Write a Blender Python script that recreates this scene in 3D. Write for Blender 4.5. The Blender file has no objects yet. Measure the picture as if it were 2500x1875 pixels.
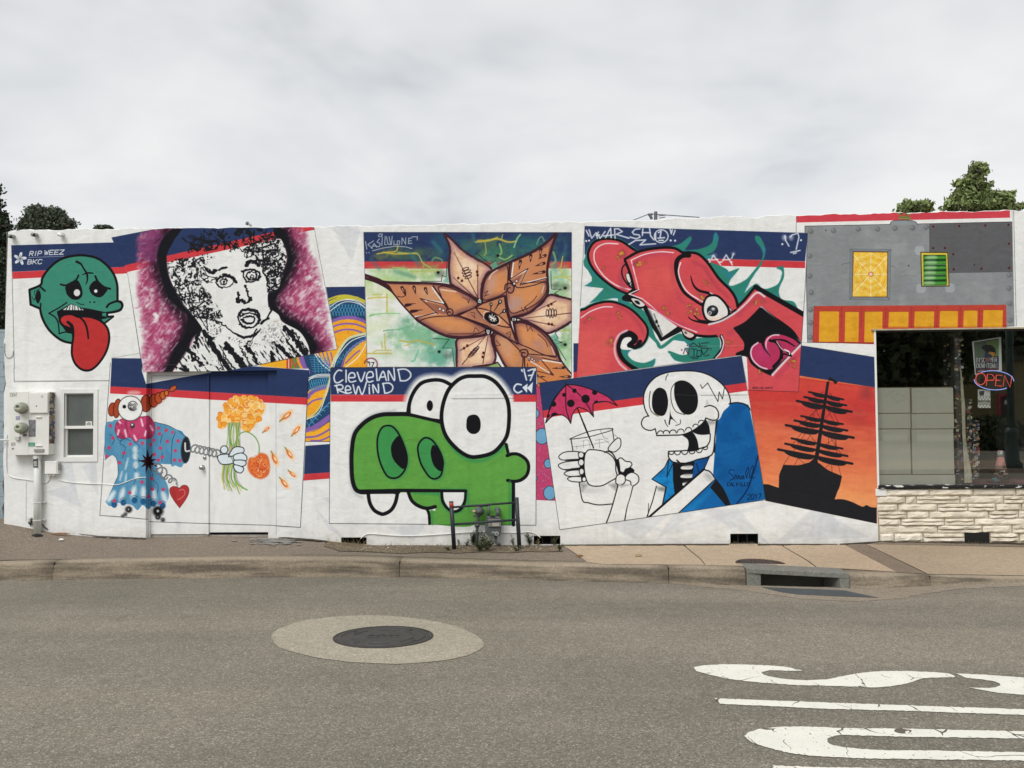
import bpy, bmesh, math, random
import numpy as np
from mathutils import Vector, Matrix
random.seed(4)
scene = bpy.context.scene
COL = scene.collection
# ---------------------------------------------------------------- camera
FPX, CX, CY = 2093.0, 1250.0, 937.5
YAW, PITCH, ROLL = math.radians(2.4), math.radians(1.848), math.radians(-0.5)
MC = Matrix.Rotation(YAW, 3, 'Z') @ Matrix.Rotation(math.pi/2+PITCH, 3, 'X') @ Matrix.Rotation(ROLL, 3, 'Z')
CAM = Vector((0, -10.85, 0))
def ray(u, v): return MC @ Vector(((u-CX)/FPX, (CY-v)/FPX, -1.0))
def on_y(u, v, y=0.0):
    d = ray(u, v); return CAM+d*((y-CAM.y)/d.y)
def on_z(u, v, z):
    d = ray(u, v); return CAM+d*((z-CAM.z)/d.z)
CAM.z = 0.21-on_y(1500, 1327).z
def to_px(p):
    q = MC.transposed() @ (Vector(p)-CAM); return (CX+FPX*q.x/-q.z, CY-FPX*q.y/-q.z)
cd = bpy.data.cameras.new('camera'); cam = bpy.data.objects.new('camera', cd); COL.objects.link(cam); scene.camera = cam
cd.sensor_width = 36; cd.lens = 36*FPX/2500; cd.clip_start = .05; cd.clip_end = 2000
cam.matrix_world = Matrix.Translation(CAM) @ MC.to_4x4()
# ---------------------------------------------------------------- sky: a low overcast, and a soft veiled sun from the street side
SUN_EL, SUN_AZ = math.radians(50), math.radians(205)         # azimuth clockwise from +y (north)
world = bpy.data.worlds.new('World'); scene.world = world; world.use_nodes = True
nt = world.node_tree; N = nt.nodes; Lk = nt.links; N.clear()
out = N.new('ShaderNodeOutputWorld'); bg = N.new('ShaderNodeBackground'); bg.inputs['Strength'].default_value = 0.1
sky = N.new('ShaderNodeTexSky'); sky.sky_type = 'NISHITA'; sky.sun_disc = False; sky.sun_elevation = SUN_EL; sky.sun_rotation = SUN_AZ
tc = N.new('ShaderNodeTexCoord'); sep = N.new('ShaderNodeSeparateXYZ'); Lk.new(tc.outputs['Generated'], sep.inputs[0])
def math_(op, a, b=None, clamp=False):
    m = N.new('ShaderNodeMath'); m.operation = op; m.use_clamp = clamp
    for i, v in enumerate((a, b)):
        if v is None: continue
        if isinstance(v, (int, float)): m.inputs[i].default_value = v
        else: Lk.new(v, m.inputs[i])
    return m.outputs[0]
zc = math_('ADD', math_('MAXIMUM', sep.outputs['Z'], 0.0), .22)
cmb = N.new('ShaderNodeCombineXYZ'); Lk.new(math_('DIVIDE', sep.outputs['X'], zc), cmb.inputs[0]); Lk.new(math_('DIVIDE', sep.outputs['Y'], zc), cmb.inputs[1])
n1 = N.new('ShaderNodeTexNoise'); n1.inputs['Scale'].default_value = 1.5; n1.inputs['Detail'].default_value = 4.5; n1.inputs['Roughness'].default_value = .54; n1.inputs['Distortion'].default_value = .25
n2 = N.new('ShaderNodeTexNoise'); n2.inputs['Scale'].default_value = .5; n2.inputs['Detail'].default_value = 3
Lk.new(cmb.outputs[0], n1.inputs['Vector']); Lk.new(cmb.outputs[0], n2.inputs['Vector'])
mixn = math_('ADD', math_('MULTIPLY', n1.outputs['Fac'], .6), math_('MULTIPLY', n2.outputs['Fac'], .4))
cr = N.new('ShaderNodeValToRGB'); Lk.new(mixn, cr.inputs[0])
e = cr.color_ramp.elements; e[0].position = .385; e[0].color = (.455, .465, .48, 1); e[1].position = .585; e[1].color = (.715, .71, .70, 1)
m_ = cr.color_ramp.elements.new(.47); m_.color = (.60, .61, .62, 1)
sc = N.new('ShaderNodeVectorMath'); sc.operation = 'SCALE'; Lk.new(cr.outputs[0], sc.inputs[0]); sc.inputs['Scale'].default_value = 7.95
mx = N.new('ShaderNodeMix'); mx.data_type = 'RGBA'; mx.inputs[0].default_value = .94
Lk.new(sky.outputs[0], mx.inputs[6]); Lk.new(sc.outputs[0], mx.inputs[7]); Lk.new(mx.outputs[2], bg.inputs['Color']); Lk.new(bg.outputs[0], out.inputs[0])
sl = bpy.data.lights.new('sun', 'SUN'); sl.energy = 1.5; sl.angle = math.radians(35); sl.color = (1, .98, .955)
so = bpy.data.objects.new('sun', sl); COL.objects.link(so); so.location = (0, -20, 30)
sd = Vector((math.sin(SUN_AZ)*math.cos(SUN_EL), math.cos(SUN_AZ)*math.cos(SUN_EL), math.sin(SUN_EL)))
so.rotation_euler = sd.to_track_quat('Z', 'Y').to_euler()
scene.view_settings.view_transform = 'Standard'; scene.view_settings.look = 'None'; scene.view_settings.gamma = 1; scene.view_settings.exposure = 0.68
# ---------------------------------------------------------------- PAINT: the mural as flat print, drawn stroke by stroke
prng = np.random.RandomState(7)
def hexc(c):
    if isinstance(c, str):
        c = c.lstrip('#'); c = c if len(c) == 6 else ''.join(k*2 for k in c); return np.array([int(c[i:i+2], 16)/255 for i in (0, 2, 4)])
    return np.array(c, float)/255.0
def frame(x0, y0, s): return lambda p: np.column_stack([np.asarray(p, float)[:, 0]/s+x0, np.asarray(p, float)[:, 1]/s+y0])
def P(*a): return np.array(a, float).reshape(-1, 2)
def smooth(pts, closed=False, n=7):
    p = np.asarray(pts, float)
    if closed: q = np.vstack([p[-1], p, p[0], p[1]]); m = len(p)
    else: q = np.vstack([p[0], p, p[-1]]); m = len(p)-1
    t = np.linspace(0, 1, n, endpoint=False)[:, None]; out = []
    for i in range(m):
        a, b, c, d = q[i], q[i+1], q[i+2], q[i+3]
        if np.allclose(b, c): continue
        if np.allclose(a, b): a = b-(c-b)*.3
        if np.allclose(c, d): d = c+(c-b)*.3
        out.append(.5*((2*b)+(-a+c)*t+(2*a-5*b+4*c-d)*t*t+(-a+3*b-3*c+d)*t**3))
    if not closed: out.append(p[-1][None])
    return np.vstack(out)
def fbm(h, w, cell, octs=3, seed=0):
    r = np.random.RandomState(seed); out = np.zeros((h, w), np.float32); amp = 1; tot = 0
    for o in range(octs):
        c = max(cell/2**o, 1.5); gh, gw = int(h/c)+3, int(w/c)+3
        g = r.rand(gh, gw).astype(np.float32)
        y = np.arange(h)/c; x = np.arange(w)/c
        yi = y.astype(int); xi = x.astype(int); fy = (y-yi)[:, None]; fx = (x-xi)[None]
        fy = fy*fy*(3-2*fy); fx = fx*fx*(3-2*fx)
        a = g[yi][:, xi]; b = g[yi][:, xi+1]; cc = g[yi+1][:, xi]; d = g[yi+1][:, xi+1]
        out += amp*((a*(1-fx)+b*fx)*(1-fy)+(cc*(1-fx)+d*fx)*fy); tot += amp; amp *= .55
    return out/tot
class Canvas:
    def __init__(s, w, h, mapf, unit, base):
        s.W, s.H, s.map, s.u = w, h, mapf, unit            # unit: canvas px per photo px
        s.a = np.empty((h, w, 3), np.float32); s.a[:] = hexc(base)
        s.clip = None
    def _box(s, q, pad):
        x0 = max(int(q[:, 0].min()-pad), 0); x1 = min(int(q[:, 0].max()+pad)+2, s.W)
        y0 = max(int(q[:, 1].min()-pad), 0); y1 = min(int(q[:, 1].max()+pad)+2, s.H)
        return x0, x1, y0, y1
    def _inside(s, q, x0, x1, y0, y1, soft):
        X = np.arange(x0, x1)+.5; Y = np.arange(y0, y1)+.5
        ins = np.zeros((len(Y), len(X)), bool); sd = 1.0+soft
        dist = np.full((len(Y), len(X)), sd**2*4, np.float32)
        n = len(q)
        for i in range(n):
            a = q[i]; b = q[(i+1) % n]
            if abs(a[1]-b[1]) > 1e-9:
                lo, hi = min(a[1], b[1]), max(a[1], b[1])
                j0 = np.searchsorted(Y, lo); j1 = np.searchsorted(Y, hi)
                if j1 > j0:
                    xc = a[0]+(Y[j0:j1]-a[1])*(b[0]-a[0])/(b[1]-a[1])
                    ins[j0:j1] ^= X[None] < xc[:, None]
            s._seg(dist, a, b, x0, y0, sd*2)
        d = np.sqrt(dist)
        sgn = np.where(ins, d, -d)
        return np.clip(.5+sgn/(1.0+2*soft), 0, 1)
    def _seg(s, dist, a, b, x0, y0, r):
        h, w = dist.shape
        i0 = max(int(min(a[0], b[0])-r)-x0, 0); i1 = min(int(max(a[0], b[0])+r)+2-x0, w)
        j0 = max(int(min(a[1], b[1])-r)-y0, 0); j1 = min(int(max(a[1], b[1])+r)+2-y0, h)
        if i1 <= i0 or j1 <= j0: return
        X = (np.arange(i0, i1)+x0+.5-a[0])[None]; Y = (np.arange(j0, j1)+y0+.5-a[1])[:, None]
        dx, dy = b[0]-a[0], b[1]-a[1]; L = dx*dx+dy*dy+1e-12
        t = np.clip((X*dx+Y*dy)/L, 0, 1)
        d = (X-t*dx)**2+(Y-t*dy)**2
        np.minimum(dist[j0:j1, i0:i1], d, out=dist[j0:j1, i0:i1])
    def _put(s, m, col, x0, x1, y0, y1, alpha):
        m = m*alpha
        if s.clip is not None: m = m*s.clip[y0:y1, x0:x1]
        if not callable(col): col = hexc(col)
        else: col = col(x0, x1, y0, y1)
        A = s.a[y0:y1, x0:x1]; A += (col-A)*m[..., None]
    def fill(s, pts, col, soft=0, alpha=1.0, tex=None):
        q = s.map(pts); soft = soft*s.u; b = s._box(q, 2+2*soft)
        if b[1] <= b[0] or b[3] <= b[2]: return
        m = s._inside(q, *b, soft)
        if tex is not None: m = m*tex(b)
        s._put(m, col, *b, alpha)
    def mask(s, pts, soft=0):
        q = s.map(pts); m = np.zeros((s.H, s.W), np.float32); b = s._box(q, 2+2*soft*s.u)
        m[b[2]:b[3], b[0]:b[1]] = s._inside(q, *b, soft*s.u); return m
    def stroke(s, pts, w, col, soft=0, alpha=1.0, taper=None, tex=None, wob=0):
        q = s.map(pts); w = w*s.u; soft = soft*s.u; r = w/2+1+2*soft
        if taper is not None:                               # taper: list of width factors along the line
            if len(q) < 12: q = np.vstack([a+(b_-a)*t for a, b_ in zip(q[:-1], q[1:]) for t in np.linspace(0, 1, 8, endpoint=False)]+[q[-1]])
            L = np.r_[0, np.cumsum(np.hypot(*np.diff(q, axis=0).T))]; L = L/max(L[-1], 1e-9)
            f = np.interp(L, np.linspace(0, 1, len(taper)), taper)
        b = s._box(q, r+2)
        if b[1] <= b[0] or b[3] <= b[2]: return
        m = np.zeros((b[3]-b[2], b[1]-b[0]), np.float32)
        if taper is None:
            d = np.full(m.shape, (r+3)**2, np.float32)
            for i in range(len(q)-1): s._seg(d, q[i], q[i+1], b[0], b[2], r+2)
            d = np.sqrt(d)
            if wob: d = d+(fbm(m.shape[0], m.shape[1], 3*s.u, 2, 3)-.5)*wob*s.u*2
            m = np.clip(.5+(w/2-d)/(1+2*soft), 0, 1)
        else:
            for i in range(len(q)-1):
                wi = w*(f[i]+f[i+1])/2
                bb = s._box(q[i:i+2], wi/2+2+2*soft)
                if bb[1] <= bb[0] or bb[3] <= bb[2]: continue
                d = np.full((bb[3]-bb[2], bb[1]-bb[0]), (wi+3)**2, np.float32)
                s._seg(d, q[i], q[i+1], bb[0], bb[2], wi+3)
                mm = np.clip(.5+(wi/2-np.sqrt(d))/(1+2*soft), 0, 1)
                sl = (slice(bb[2]-b[2], bb[3]-b[2]), slice(bb[0]-b[0], bb[1]-b[0]))
                m[sl] = np.maximum(m[sl], mm[:m[sl].shape[0], :m[sl].shape[1]])
        if tex is not None: m = m*tex(b)
        s._put(m, col, *b, alpha)
    def noise(s, cell, lo, hi, seed=0, octs=3, streak=None):
        """a mask thresholded from noise: streak=(angle, stretch) draws it out along a direction"""
        def f(b):
            x0, x1, y0, y1 = b; h, w = y1-y0, x1-x0
            if streak is None: n = fbm(s.H//2+2, s.W//2+2, cell*s.u/2, octs, seed); 
            if streak is None:
                yy = (np.arange(y0, y1)//2); xx = (np.arange(x0, x1)//2); n = n[yy][:, xx]
            else:
                ang, st = streak; N = 900; c0 = fbm(N, N, cell*s.u, octs, seed)
                X = np.arange(x0, x1)[None]; Y = np.arange(y0, y1)[:, None]
                u = (X*math.cos(ang)+Y*math.sin(ang))/st; v = (-X*math.sin(ang)+Y*math.cos(ang))
                n = c0[np.mod(v, N-1).astype(int), np.mod(u, N-1).astype(int)]
            return np.clip((n-lo)/(hi-lo), 0, 1)
        return f
def ell(cx, cy, rx, ry, rot=0, n=28, a0=0, a1=360):
    t = np.radians(np.linspace(a0, a1, n, endpoint=(a1-a0 != 360))); c, s_ = math.cos(math.radians(rot)), math.sin(math.radians(rot))
    x, y = rx*np.cos(t), ry*np.sin(t)
    return np.column_stack([cx+x*c-y*s_, cy+x*s_+y*c])
# stroke alphabet on a 4 x 6 cell (y down)
GL = {'A': [[0,6,2,0,4,6],[.8,4,3.2,4]], 'B': [[0,0,0,6,2.6,6,4,5,3.6,3.4,2.4,3,0,3],[0,0,2.4,0,3.6,.8,3.4,2.4,2.4,3]], 'C': [[4,1,3,0,1,0,0,1.2,0,4.8,1,6,3,6,4,5]],
 'D': [[0,0,0,6,2.4,6,4,4.6,4,1.4,2.4,0,0,0]], 'E': [[4,0,0,0,0,6,4,6],[0,3,3.2,3]], 'F': [[4,0,0,0,0,6],[0,3,3.2,3]], 'G': [[4,1,3,0,1,0,0,1.2,0,4.8,1,6,3,6,4,5,4,3.2,2.4,3.2]],
 'H': [[0,0,0,6],[4,0,4,6],[0,3,4,3]], 'I': [[2,0,2,6]], 'J': [[3.6,0,3.6,5,2.6,6,1,6,0,5]], 'K': [[0,0,0,6],[4,0,0,3.6],[1.2,2.6,4,6]], 'L': [[0,0,0,6,3.6,6]],
 'M': [[0,6,0,0,2,3.4,4,0,4,6]], 'N': [[0,6,0,0,4,6,4,0]], 'O': [[1,0,0,1.2,0,4.8,1,6,3,6,4,4.8,4,1.2,3,0,1,0]], 'P': [[0,6,0,0,3,0,4,1,4,2.4,3,3.4,0,3.4]],
 'Q': [[1,0,0,1.2,0,4.8,1,6,3,6,4,4.8,4,1.2,3,0,1,0],[2.6,4.4,4,6.4]], 'R': [[0,6,0,0,3,0,4,1,4,2.2,3,3.1,0,3.1],[2,3.1,4,6]], 'S': [[4,1,3,0,1,0,0,.9,0,2,1,2.8,3,3.2,4,4,4,5.1,3,6,1,6,0,5]],
 'T': [[0,0,4,0],[2,0,2,6]], 'U': [[0,0,0,4.8,1,6,3,6,4,4.8,4,0]], 'V': [[0,0,2,6,4,0]], 'W': [[0,0,1,6,2,1.6,3,6,4,0]], 'X': [[0,0,4,6],[4,0,0,6]], 'Y': [[0,0,2,3,4,0],[2,3,2,6]], 'Z': [[0,0,4,0,0,6,4,6]],
 '0': [[1,0,0,1.2,0,4.8,1,6,3,6,4,4.8,4,1.2,3,0,1,0]], '1': [[.8,1.2,2.2,0,2.2,6]], '2': [[0,1.2,1,0,3,0,4,1.2,3.6,2.8,0,6,4,6]], '7': [[0,0,4,0,1.6,6]], '!': [[2,0,2,4],[2,5.8,2,6]], '@': [[3,4,1,4,1,2,3,2,3,4,4,4,4,1,3,0,1,0,0,1,0,5,1,6,4,6]], '_': [[0,6,4,6]]}
def text_strokes(txt, x, y, h, adv=None, wd=None, slant=0.0, rise=0.0):
    wd = wd or h*.55; adv = adv or wd*1.35; out = []
    for ch in txt:
        for g in GL.get(ch, []):
            g = np.array(g, float).reshape(-1, 2)
            px = x+g[:, 0]/4*wd+(6-g[:, 1])/6*h*slant; py = y+g[:, 1]/6*h+(px-x)*rise
            out.append(np.column_stack([px, py]))
        x += adv; y += adv*rise
    return out

NAVY, RED, WHITE, BLACK = '#2b3a61', '#cd3d45', '#e7e8e6', '#141519'
def paint_mural(c):
    F, K = c.fill, c.stroke
    # ---- faint grey shapes rolled over the old mural
    for pts in ([300,1130,352,1075,400,1240],[500,540,640,560,560,600],[360,1190,470,1120,440,1290],[1900,1320,2010,1215,2060,1300],[1440,1260,1640,1250,1560,1320],[790,520,880,560,860,640],
                [140,1140,175,1120,190,1210],[200,1140,235,1120,240,1210],[110,1200,180,1180,200,1240],[740,1180,810,1150,806,1230],[770,1240,800,1290,860,1330],[1700,1245,1800,1240,1880,1330],[1660,1230,1700,1250,1600,1320],[2010,1250,2120,1310,1960,1320],[940,1285,1040,1280,1010,1320]):
        F(P(*pts), '#ccd0d6', 1.5, .55)
    for pts in ([1640,1290,1900,1225],[1500,1270,1640,1300,1760,1270],[780,530,900,580],[745,1190,810,1170],[1740,1240,1820,1330]):
        K(P(*pts), 9, '#cfd2d8', 2, .45)
    X0 = lambda *a: P(*a)
    # ---- spiral patterned panel (behind the others)
    f = frame(740, 680, 3.19); g = lambda *a: f(P(*a))
    reg = g(178,66,480,62,497,690,213,692,212,1270,18,1268,45,700,-360,700,-300,640,0,604,265,548)
    cl = c.mask(reg); c.clip = cl
    F(g(-400,0,600,0,600,1300,-400,1300), '#f0b02e')
    F(g(-400,0,600,0,600,1300,-400,1300), '#e07f22', 0, .55, c.noise(3.2, .45, .8, 5))
    F(g(170,60,500,60,500,200,170,200), NAVY)
    # upper arch
    F(f(ell(350,560,330,430)), '#c5bf3f'); F(f(ell(352,565,318,405)), '#27486e'); F(f(ell(352,560,270,272)), '#8763ad'); F(f(ell(352,570,262,255)), '#f0ae30')
    F(f(ell(352,570,262,255)), '#e58a26', 0, .6, c.noise(3, .45, .75, 6))
    for r in (225, 190): K(f(ell(350,575+(225-r)*.3,r*1.12,r,0,40,180,360)), 4.2, '#8763ad')
    for k in range(14):
        x = 205+k*24; K(g(x,285-abs(x-350)*.02,x+34,200), 1.3, '#4fa3c4'); K(g(x+34,290,x,205), 1.3, '#4fa3c4')
    K(f(smooth(P(190,235,270,180,350,165,430,185,500,245))), 2, '#e8ebe8'); K(f(smooth(P(200,262,290,195,360,180,440,200,500,240))), 2, '#dfe6e8'); K(f(smooth(P(330,160,420,170,500,215))), 1.6, '#e8ebe8'); K(f(smooth(P(180,170,280,135,380,138,500,190))), 4.5, '#c9bd45')
    # left fan
    F(f(ell(60,560,190,235)), '#8763ad'); F(g(0,604,100,580,213,692,213,760,0,760), '#27486e')
    F(g(95,585,265,548,215,700), '#f0ae30')
    for k in range(4): K(f(smooth(P(120+k*32,575,150+k*26,640,215,690))), 3.2, '#8763ad')
    K(f(smooth(P(90,585,140,660,213,720))), 2.4, '#e8ebe8'); K(f(smooth(P(110,582,160,650,214,700))), 1.6, '#e8ebe8')
    for k in range(7): K(g(50+k*4,612+k*18,190,622+k*16), 1.2, '#4fa3c4')
    for k in range(5): K(g(85+k*26,600,95+k*26,740), 1.2, '#4fa3c4')
    K(f(smooth(P(-5,610,25,700,60,760))), 5, '#8763ad'); K(f(smooth(P(-20,640,5,700,40,770))), 5, '#f0b02e')
    F(g(-400,640,-60,600,-60,720,-400,720), '#f0b02e'); F(g(-130,618,-92,610,-92,720,-130,720), '#c6483c'); F(g(-92,610,-30,604,-30,720,-92,720), '#5d8a45', 0, .9); K(g(-112,612,-112,720), 2, '#efe3c0'); K(g(-90,620,-60,690,-35,620), 3, '#c6483c')
    K(f(smooth(P(-25,600,-10,660,40,720))), 9, '#8763ad'); K(f(smooth(P(-45,600,-35,650,0,720))), 6, '#e8a035')
    # leaf at right
    F(f(smooth(P(213,690,300,520,400,445,500,420,500,470,430,620,330,680,230,720))), '#27486e')
    F(f(smooth(P(310,690,340,600,420,520,497,480,470,600,380,690))), '#f0ae30')
    K(f(smooth(P(300,690,330,600,400,520,497,470))), 4, '#8763ad'); K(f(smooth(P(330,660,400,590,440,560))), 3.5, '#8763ad')
    for k in range(9):
        t = k/8; K(g(250+t*220,640-t*190,290+t*215,655-t*185), 1.1, '#4fa3c4'); K(g(290+t*200,600-t*150,262+t*220,670-t*190), 1.1, '#4fa3c4')
    K(f(smooth(P(215,700,260,600,350,470,500,425))), 6, '#d4d7a8'); K(f(smooth(P(235,700,270,610,370,490,500,440))), 2.2, '#eef0ea'); K(f(smooth(P(330,690,430,610,500,490))), 2.2, '#eef0ea')
    # lower lens
    F(g(0,740,213,740,213,1270,0,1270), '#27486e')
    F(f(smooth(P(20,1060,28,900,90,850,200,830,160,960,90,1060,30,1100))), '#f0ae30')
    F(f(smooth(P(20,1060,28,900,90,850,200,830,160,960,90,1060,30,1100))), '#e58a26', 0, .5, c.noise(3, .45, .75, 9))
    K(f(smooth(P(35,925,90,870,200,835))), 10, '#8763ad'); K(f(smooth(P(35,985,80,950,160,930))), 4, '#8763ad'); K(f(smooth(P(60,915,120,880,190,870))), 2, '#e8a035')
    for k in range(10): K(g(45+k*17,880-k*4,70+k*17,790-k*3), 1.2, '#4fa3c4'); K(g(70+k*17,870-k*4,45+k*17,795-k*3), 1.2, '#4fa3c4')
    for k in range(7): K(g(40+k*26,1160-k*32,75+k*28,1080-k*24), 1.3, '#5aa9d0'); K(g(20+k*28,1100-k*20,60+k*28,1170-k*35), 1.3, '#5aa9d0')
    K(f(smooth(P(18,1185,90,1160,213,1075))), 13, '#8763ad'); F(f(smooth(P(18,1200,18,1200,110,1180,213,1110,213,1110,213,1270,213,1270,18,1270,18,1270))), '#f0ae30')
    K(f(smooth(P(18,1235,110,1225,213,1170))), 4.5, '#8763ad'); K(f(smooth(P(60,1262,140,1258,213,1225))), 4, '#8763ad'); K(f(smooth(P(40,1195,120,1170,200,1120))), 1.6, '#e8a035')
    K(f(smooth(P(28,805,90,762,213,756))), 2.4, '#e8ebe8'); K(f(smooth(P(40,775,110,748,213,745))), 2, '#e8ebe8'); K(f(smooth(P(36,790,100,770,213,765))), 1.3, '#e8ebe8')
    K(f(smooth(P(20,1090,110,1030,170,900,213,760))), 3.4, '#c9cb80'); K(f(smooth(P(20,1098,120,1045,180,900,213,775))), 1.8, '#e8ebe8')
    c.clip = None
    K(g(18,1268,212,1268), 1.2, BLACK)
    # striped panel below it
    F(g(18,1278,210,1275,205,1700,0,1700), WHITE); F(g(18,1302,210,1287,210,1508,7,1522), NAVY); F(g(7,1522,210,1508,208,1556,2,1572), RED)
    # dotted panel between the green head and the skeleton
    F(P(1308,940,1322,925,1345,1100,1356,1222,1308,1220), '#bf4570')
    for i in range(230):
        a = prng.rand(2); F(ell(1308+a[0]*46, 935+a[1]*285, .9, .9, 0, 7), ['#e58a3c', '#6fa8cf'][i % 2], .2)
    f = frame(1300, 860, 3.6867); g = lambda *a: f(P(*a))
    for (x, y, r) in ((22,550,38),(85,755,62),(140,1000,36),(28,1135,16),(155,1265,55)):
        F(f(ell(x,y,r,r*1.15)), '#6fa5c9'); K(f(np.vstack([ell(x,y,r,r*1.15), ell(x,y,r,r*1.15)[:1]])), 1.6, '#2b3446')
    # ---- ship at sunset
    f = frame(1780, 800, 3.3175); g = lambda *a: f(P(*a))
    P4 = g(583,143,1190,240,1200,1585,295,1400,150,505)
    F(P4, '#e07a4c')
    cl = c.mask(g(583,143,1178,238,1186,470,1200,490,1195,1585,295,1400,150,505,560,518)); c.clip = cl
    stops = [(380,'#d04a40'),(520,'#c83e3c'),(650,'#cb483e'),(740,'#d25c46'),(850,'#d96c4c'),(1000,'#dd7550'),(1120,'#e48558'),(1260,'#ea9862'),(1600,'#eea068')]
    q0 = [hexc(s_[1]) for s_ in stops]
    NB = 60; F(g(0,330,1300,500,1300,760,0,760), '#cc4038')
    for i in range(NB):
        y = 380+(1600-380)*i/NB; col = [np.interp(y, [s_[0] for s_ in stops], [q[k] for q in q0])*255 for k in range(3)]
        F(g(0,y-30,1300,y+130,1300,y+170,0,y+10), col, 3 if i else 0)
    F(g(100,400,1300,400,1300,1500,100,1500), '#c4483c', 0, .28, c.noise(16, .45, .8, 21, 3, (.12, 6)))
    F(g(100,600,1300,600,1300,1500,100,1500), '#f3a874', 0, .25, c.noise(16, .5, .85, 22, 3, (.1, 6)))
    F(g(560,120,1300,220,1300,492,1186,484,560,386), NAVY)
    F(f(ell(1110,530,50,60)), '#6b3340', 9, .35); F(f(ell(1050,720,60,80)), '#8d3a38', 9, .25)
    # hull, land, masts
    F(f(smooth(P(230,1262,230,1262,280,1266,320,1268,400,1295,400,1295,440,1330,440,1330,830,1390,830,1390,920,1388,1000,1412,1080,1448,1110,1435,1150,1452,1200,1455,1200,1455,1200,1600,1200,1600,290,1410,290,1410))), '#212226')
    F(f(smooth(P(412,1300,412,1300,405,1200,440,1108,440,1108,560,1112,650,1090,720,1092,800,1150,915,1200,915,1200,890,1300,840,1385,840,1385))), '#212226')
    F(g(405,1230,905,1230,880,1320,850,1400,620,1450,400,1330), '#212226')
    K(g(800,445,700,1110), 8.2, '#212226', 0, 1, [.75,1,1.25]); F(f(smooth(P(640,1100,640,1100,690,1050,700,1000,712,1030,720,1095,720,1095))), '#212226')
    K(g(812,398,806,450), 1.6, '#212226'); F(f(smooth(P(812,396,812,396,845,415,882,438,882,438,860,460,860,460,840,435,812,428,812,428))), '#212226')
    yards = [(648,520,925,580,.5),(610,560,948,628,.7),(550,592,992,680,1.1),(584,714,922,780,.5),(530,750,957,832,.8),(460,788,1008,890,1.2),(506,895,918,978,.6),(455,938,958,1038,.8),(398,985,998,1100,1.2)]
    for (xa, ya, xb, yb, s_) in yards:
        K(g(xa,ya,xb,yb), 4.0+1.7*s_, '#212226')
        n = 2 if s_ < 1.1 else 2
        for k in range(2):
            t0, t1 = (.06, .5) if k == 0 else (.5, .94)
            a = np.array([xa+(xb-xa)*t0, ya+(yb-ya)*t0]); b = np.array([xa+(xb-xa)*t1, ya+(yb-ya)*t1]); m = (a+b)/2; hgt = 22+32*s_*.9
            F(f(smooth(P(*a, *a, *(a*.7+m*.3+[0, hgt*.5]), *(m+[0, hgt*.72]), *(b*.7+m*.3+[0, hgt*.55]), *b, *b))), '#212226')
    for a in ([770,515,640,600],[812,530,900,610],[800,545,870,560],[720,640,620,760],[745,640,560,800],[690,640,740,740],[820,640,900,790],[790,650,850,760],[840,660,760,760],[690,700,610,860],[655,770,500,960],[620,850,520,1000],[800,860,920,1040],[850,870,880,1050],[600,900,700,960],[760,960,880,880],[640,850,720,950],[560,960,640,900],[490,1035,440,1110],[560,1055,530,1110],[560,1055,610,1100],[830,1105,835,1180],[885,1110,905,1200],[820,1100,770,1140],[800,760,810,1040],[860,780,870,1000],[700,760,640,900]):
        K(g(*a), .9, '#3c2226')
    K(f(smooth(P(1015,402,1040,398,1052,406,1070,404,1080,414))), .6, '#20283c', 0, .7)
    c.clip = None
    F(g(1186,487,1200,490,1200,552,1186,548), '#cb3c44'); K(g(583,143,1178,238), .8, BLACK, 0, .6)
    # ---- grey riveted panel
    f = frame(1920, 500, 3.8138); g = lambda *a: f(P(*a))
    F(g(92,100,2080,55,2082,120,96,165), '#cc4450')
    K(f(P(93,105,90,260)), .9, BLACK, 0, .7); K(g(2115,60,2140,1125), .9, BLACK, 0, .75); K(g(2102,60,2124,1125), .5, BLACK, 0, .5)
    F(g(172,198,2100,158,2118,1130,850,1290,195,1280), '#888c8e')
    F(g(172,198,2100,158,2118,1130,850,1290,195,1280), '#9b9fa1', 0, .5, c.noise(40, .45, .75, 31))
    F(g(1330,175,2098,157,2103,625,1515,634,1510,440,1333,440), '#5f6063')
    K(g(172,198,970,182), 1.0, BLACK); K(g(1210,178,2100,158), 1.0, BLACK); K(g(172,198,172,260), 1, BLACK); K(g(185,560,195,1280), .9, BLACK, 0, .7)
    K(g(1330,175,1333,440), .7, '#3a3a3d', 0, .7); K(g(1515,634,2103,622), .7, '#4a4a4d', 0, .7); K(g(2100,158,2118,1130), .8, BLACK, 0, .7)
    for (x, y) in ((225,245),(437,238),(666,222),(847,224),(1009,217),(1172,213),(1300,206),(216,474),(216,660),(230,815),(224,975),(224,1095),(220,1232),(2074,651),(2071,776),(2079,916),(2082,1074)):
        F(f(ell(x+2,y+2,24,24)), '#55595c', .3); F(f(ell(x,y,22,22)), '#74787a', .5); F(f(ell(x-6,y-6,9,9)), '#969a9c', 1.5, .7)
    for (x, y) in ((1368,203),(1609,198),(1851,192),(2067,186),(2072,362),(1366,403),(1477,402),(1553,460),(1557,600),(1815,595),(2074,587)):
        F(f(ell(x,y,17,17)), '#8a4a4c', 1.6, .45); F(f(ell(x,y,9,9)), '#26211f', .6)
    for (x, y) in ((367,237),(1138,567),(1750,559)): F(f(ell(x,y,5,8)), '#161616')
    F(f(smooth(P(965,183,965,183,975,160,1020,145,1150,145,1205,160,1218,182,1218,182))), '#8a9297'); K(f(smooth(P(965,183,975,160,1020,145,1150,145,1205,160,1218,182))), 1.1, '#222')
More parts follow.
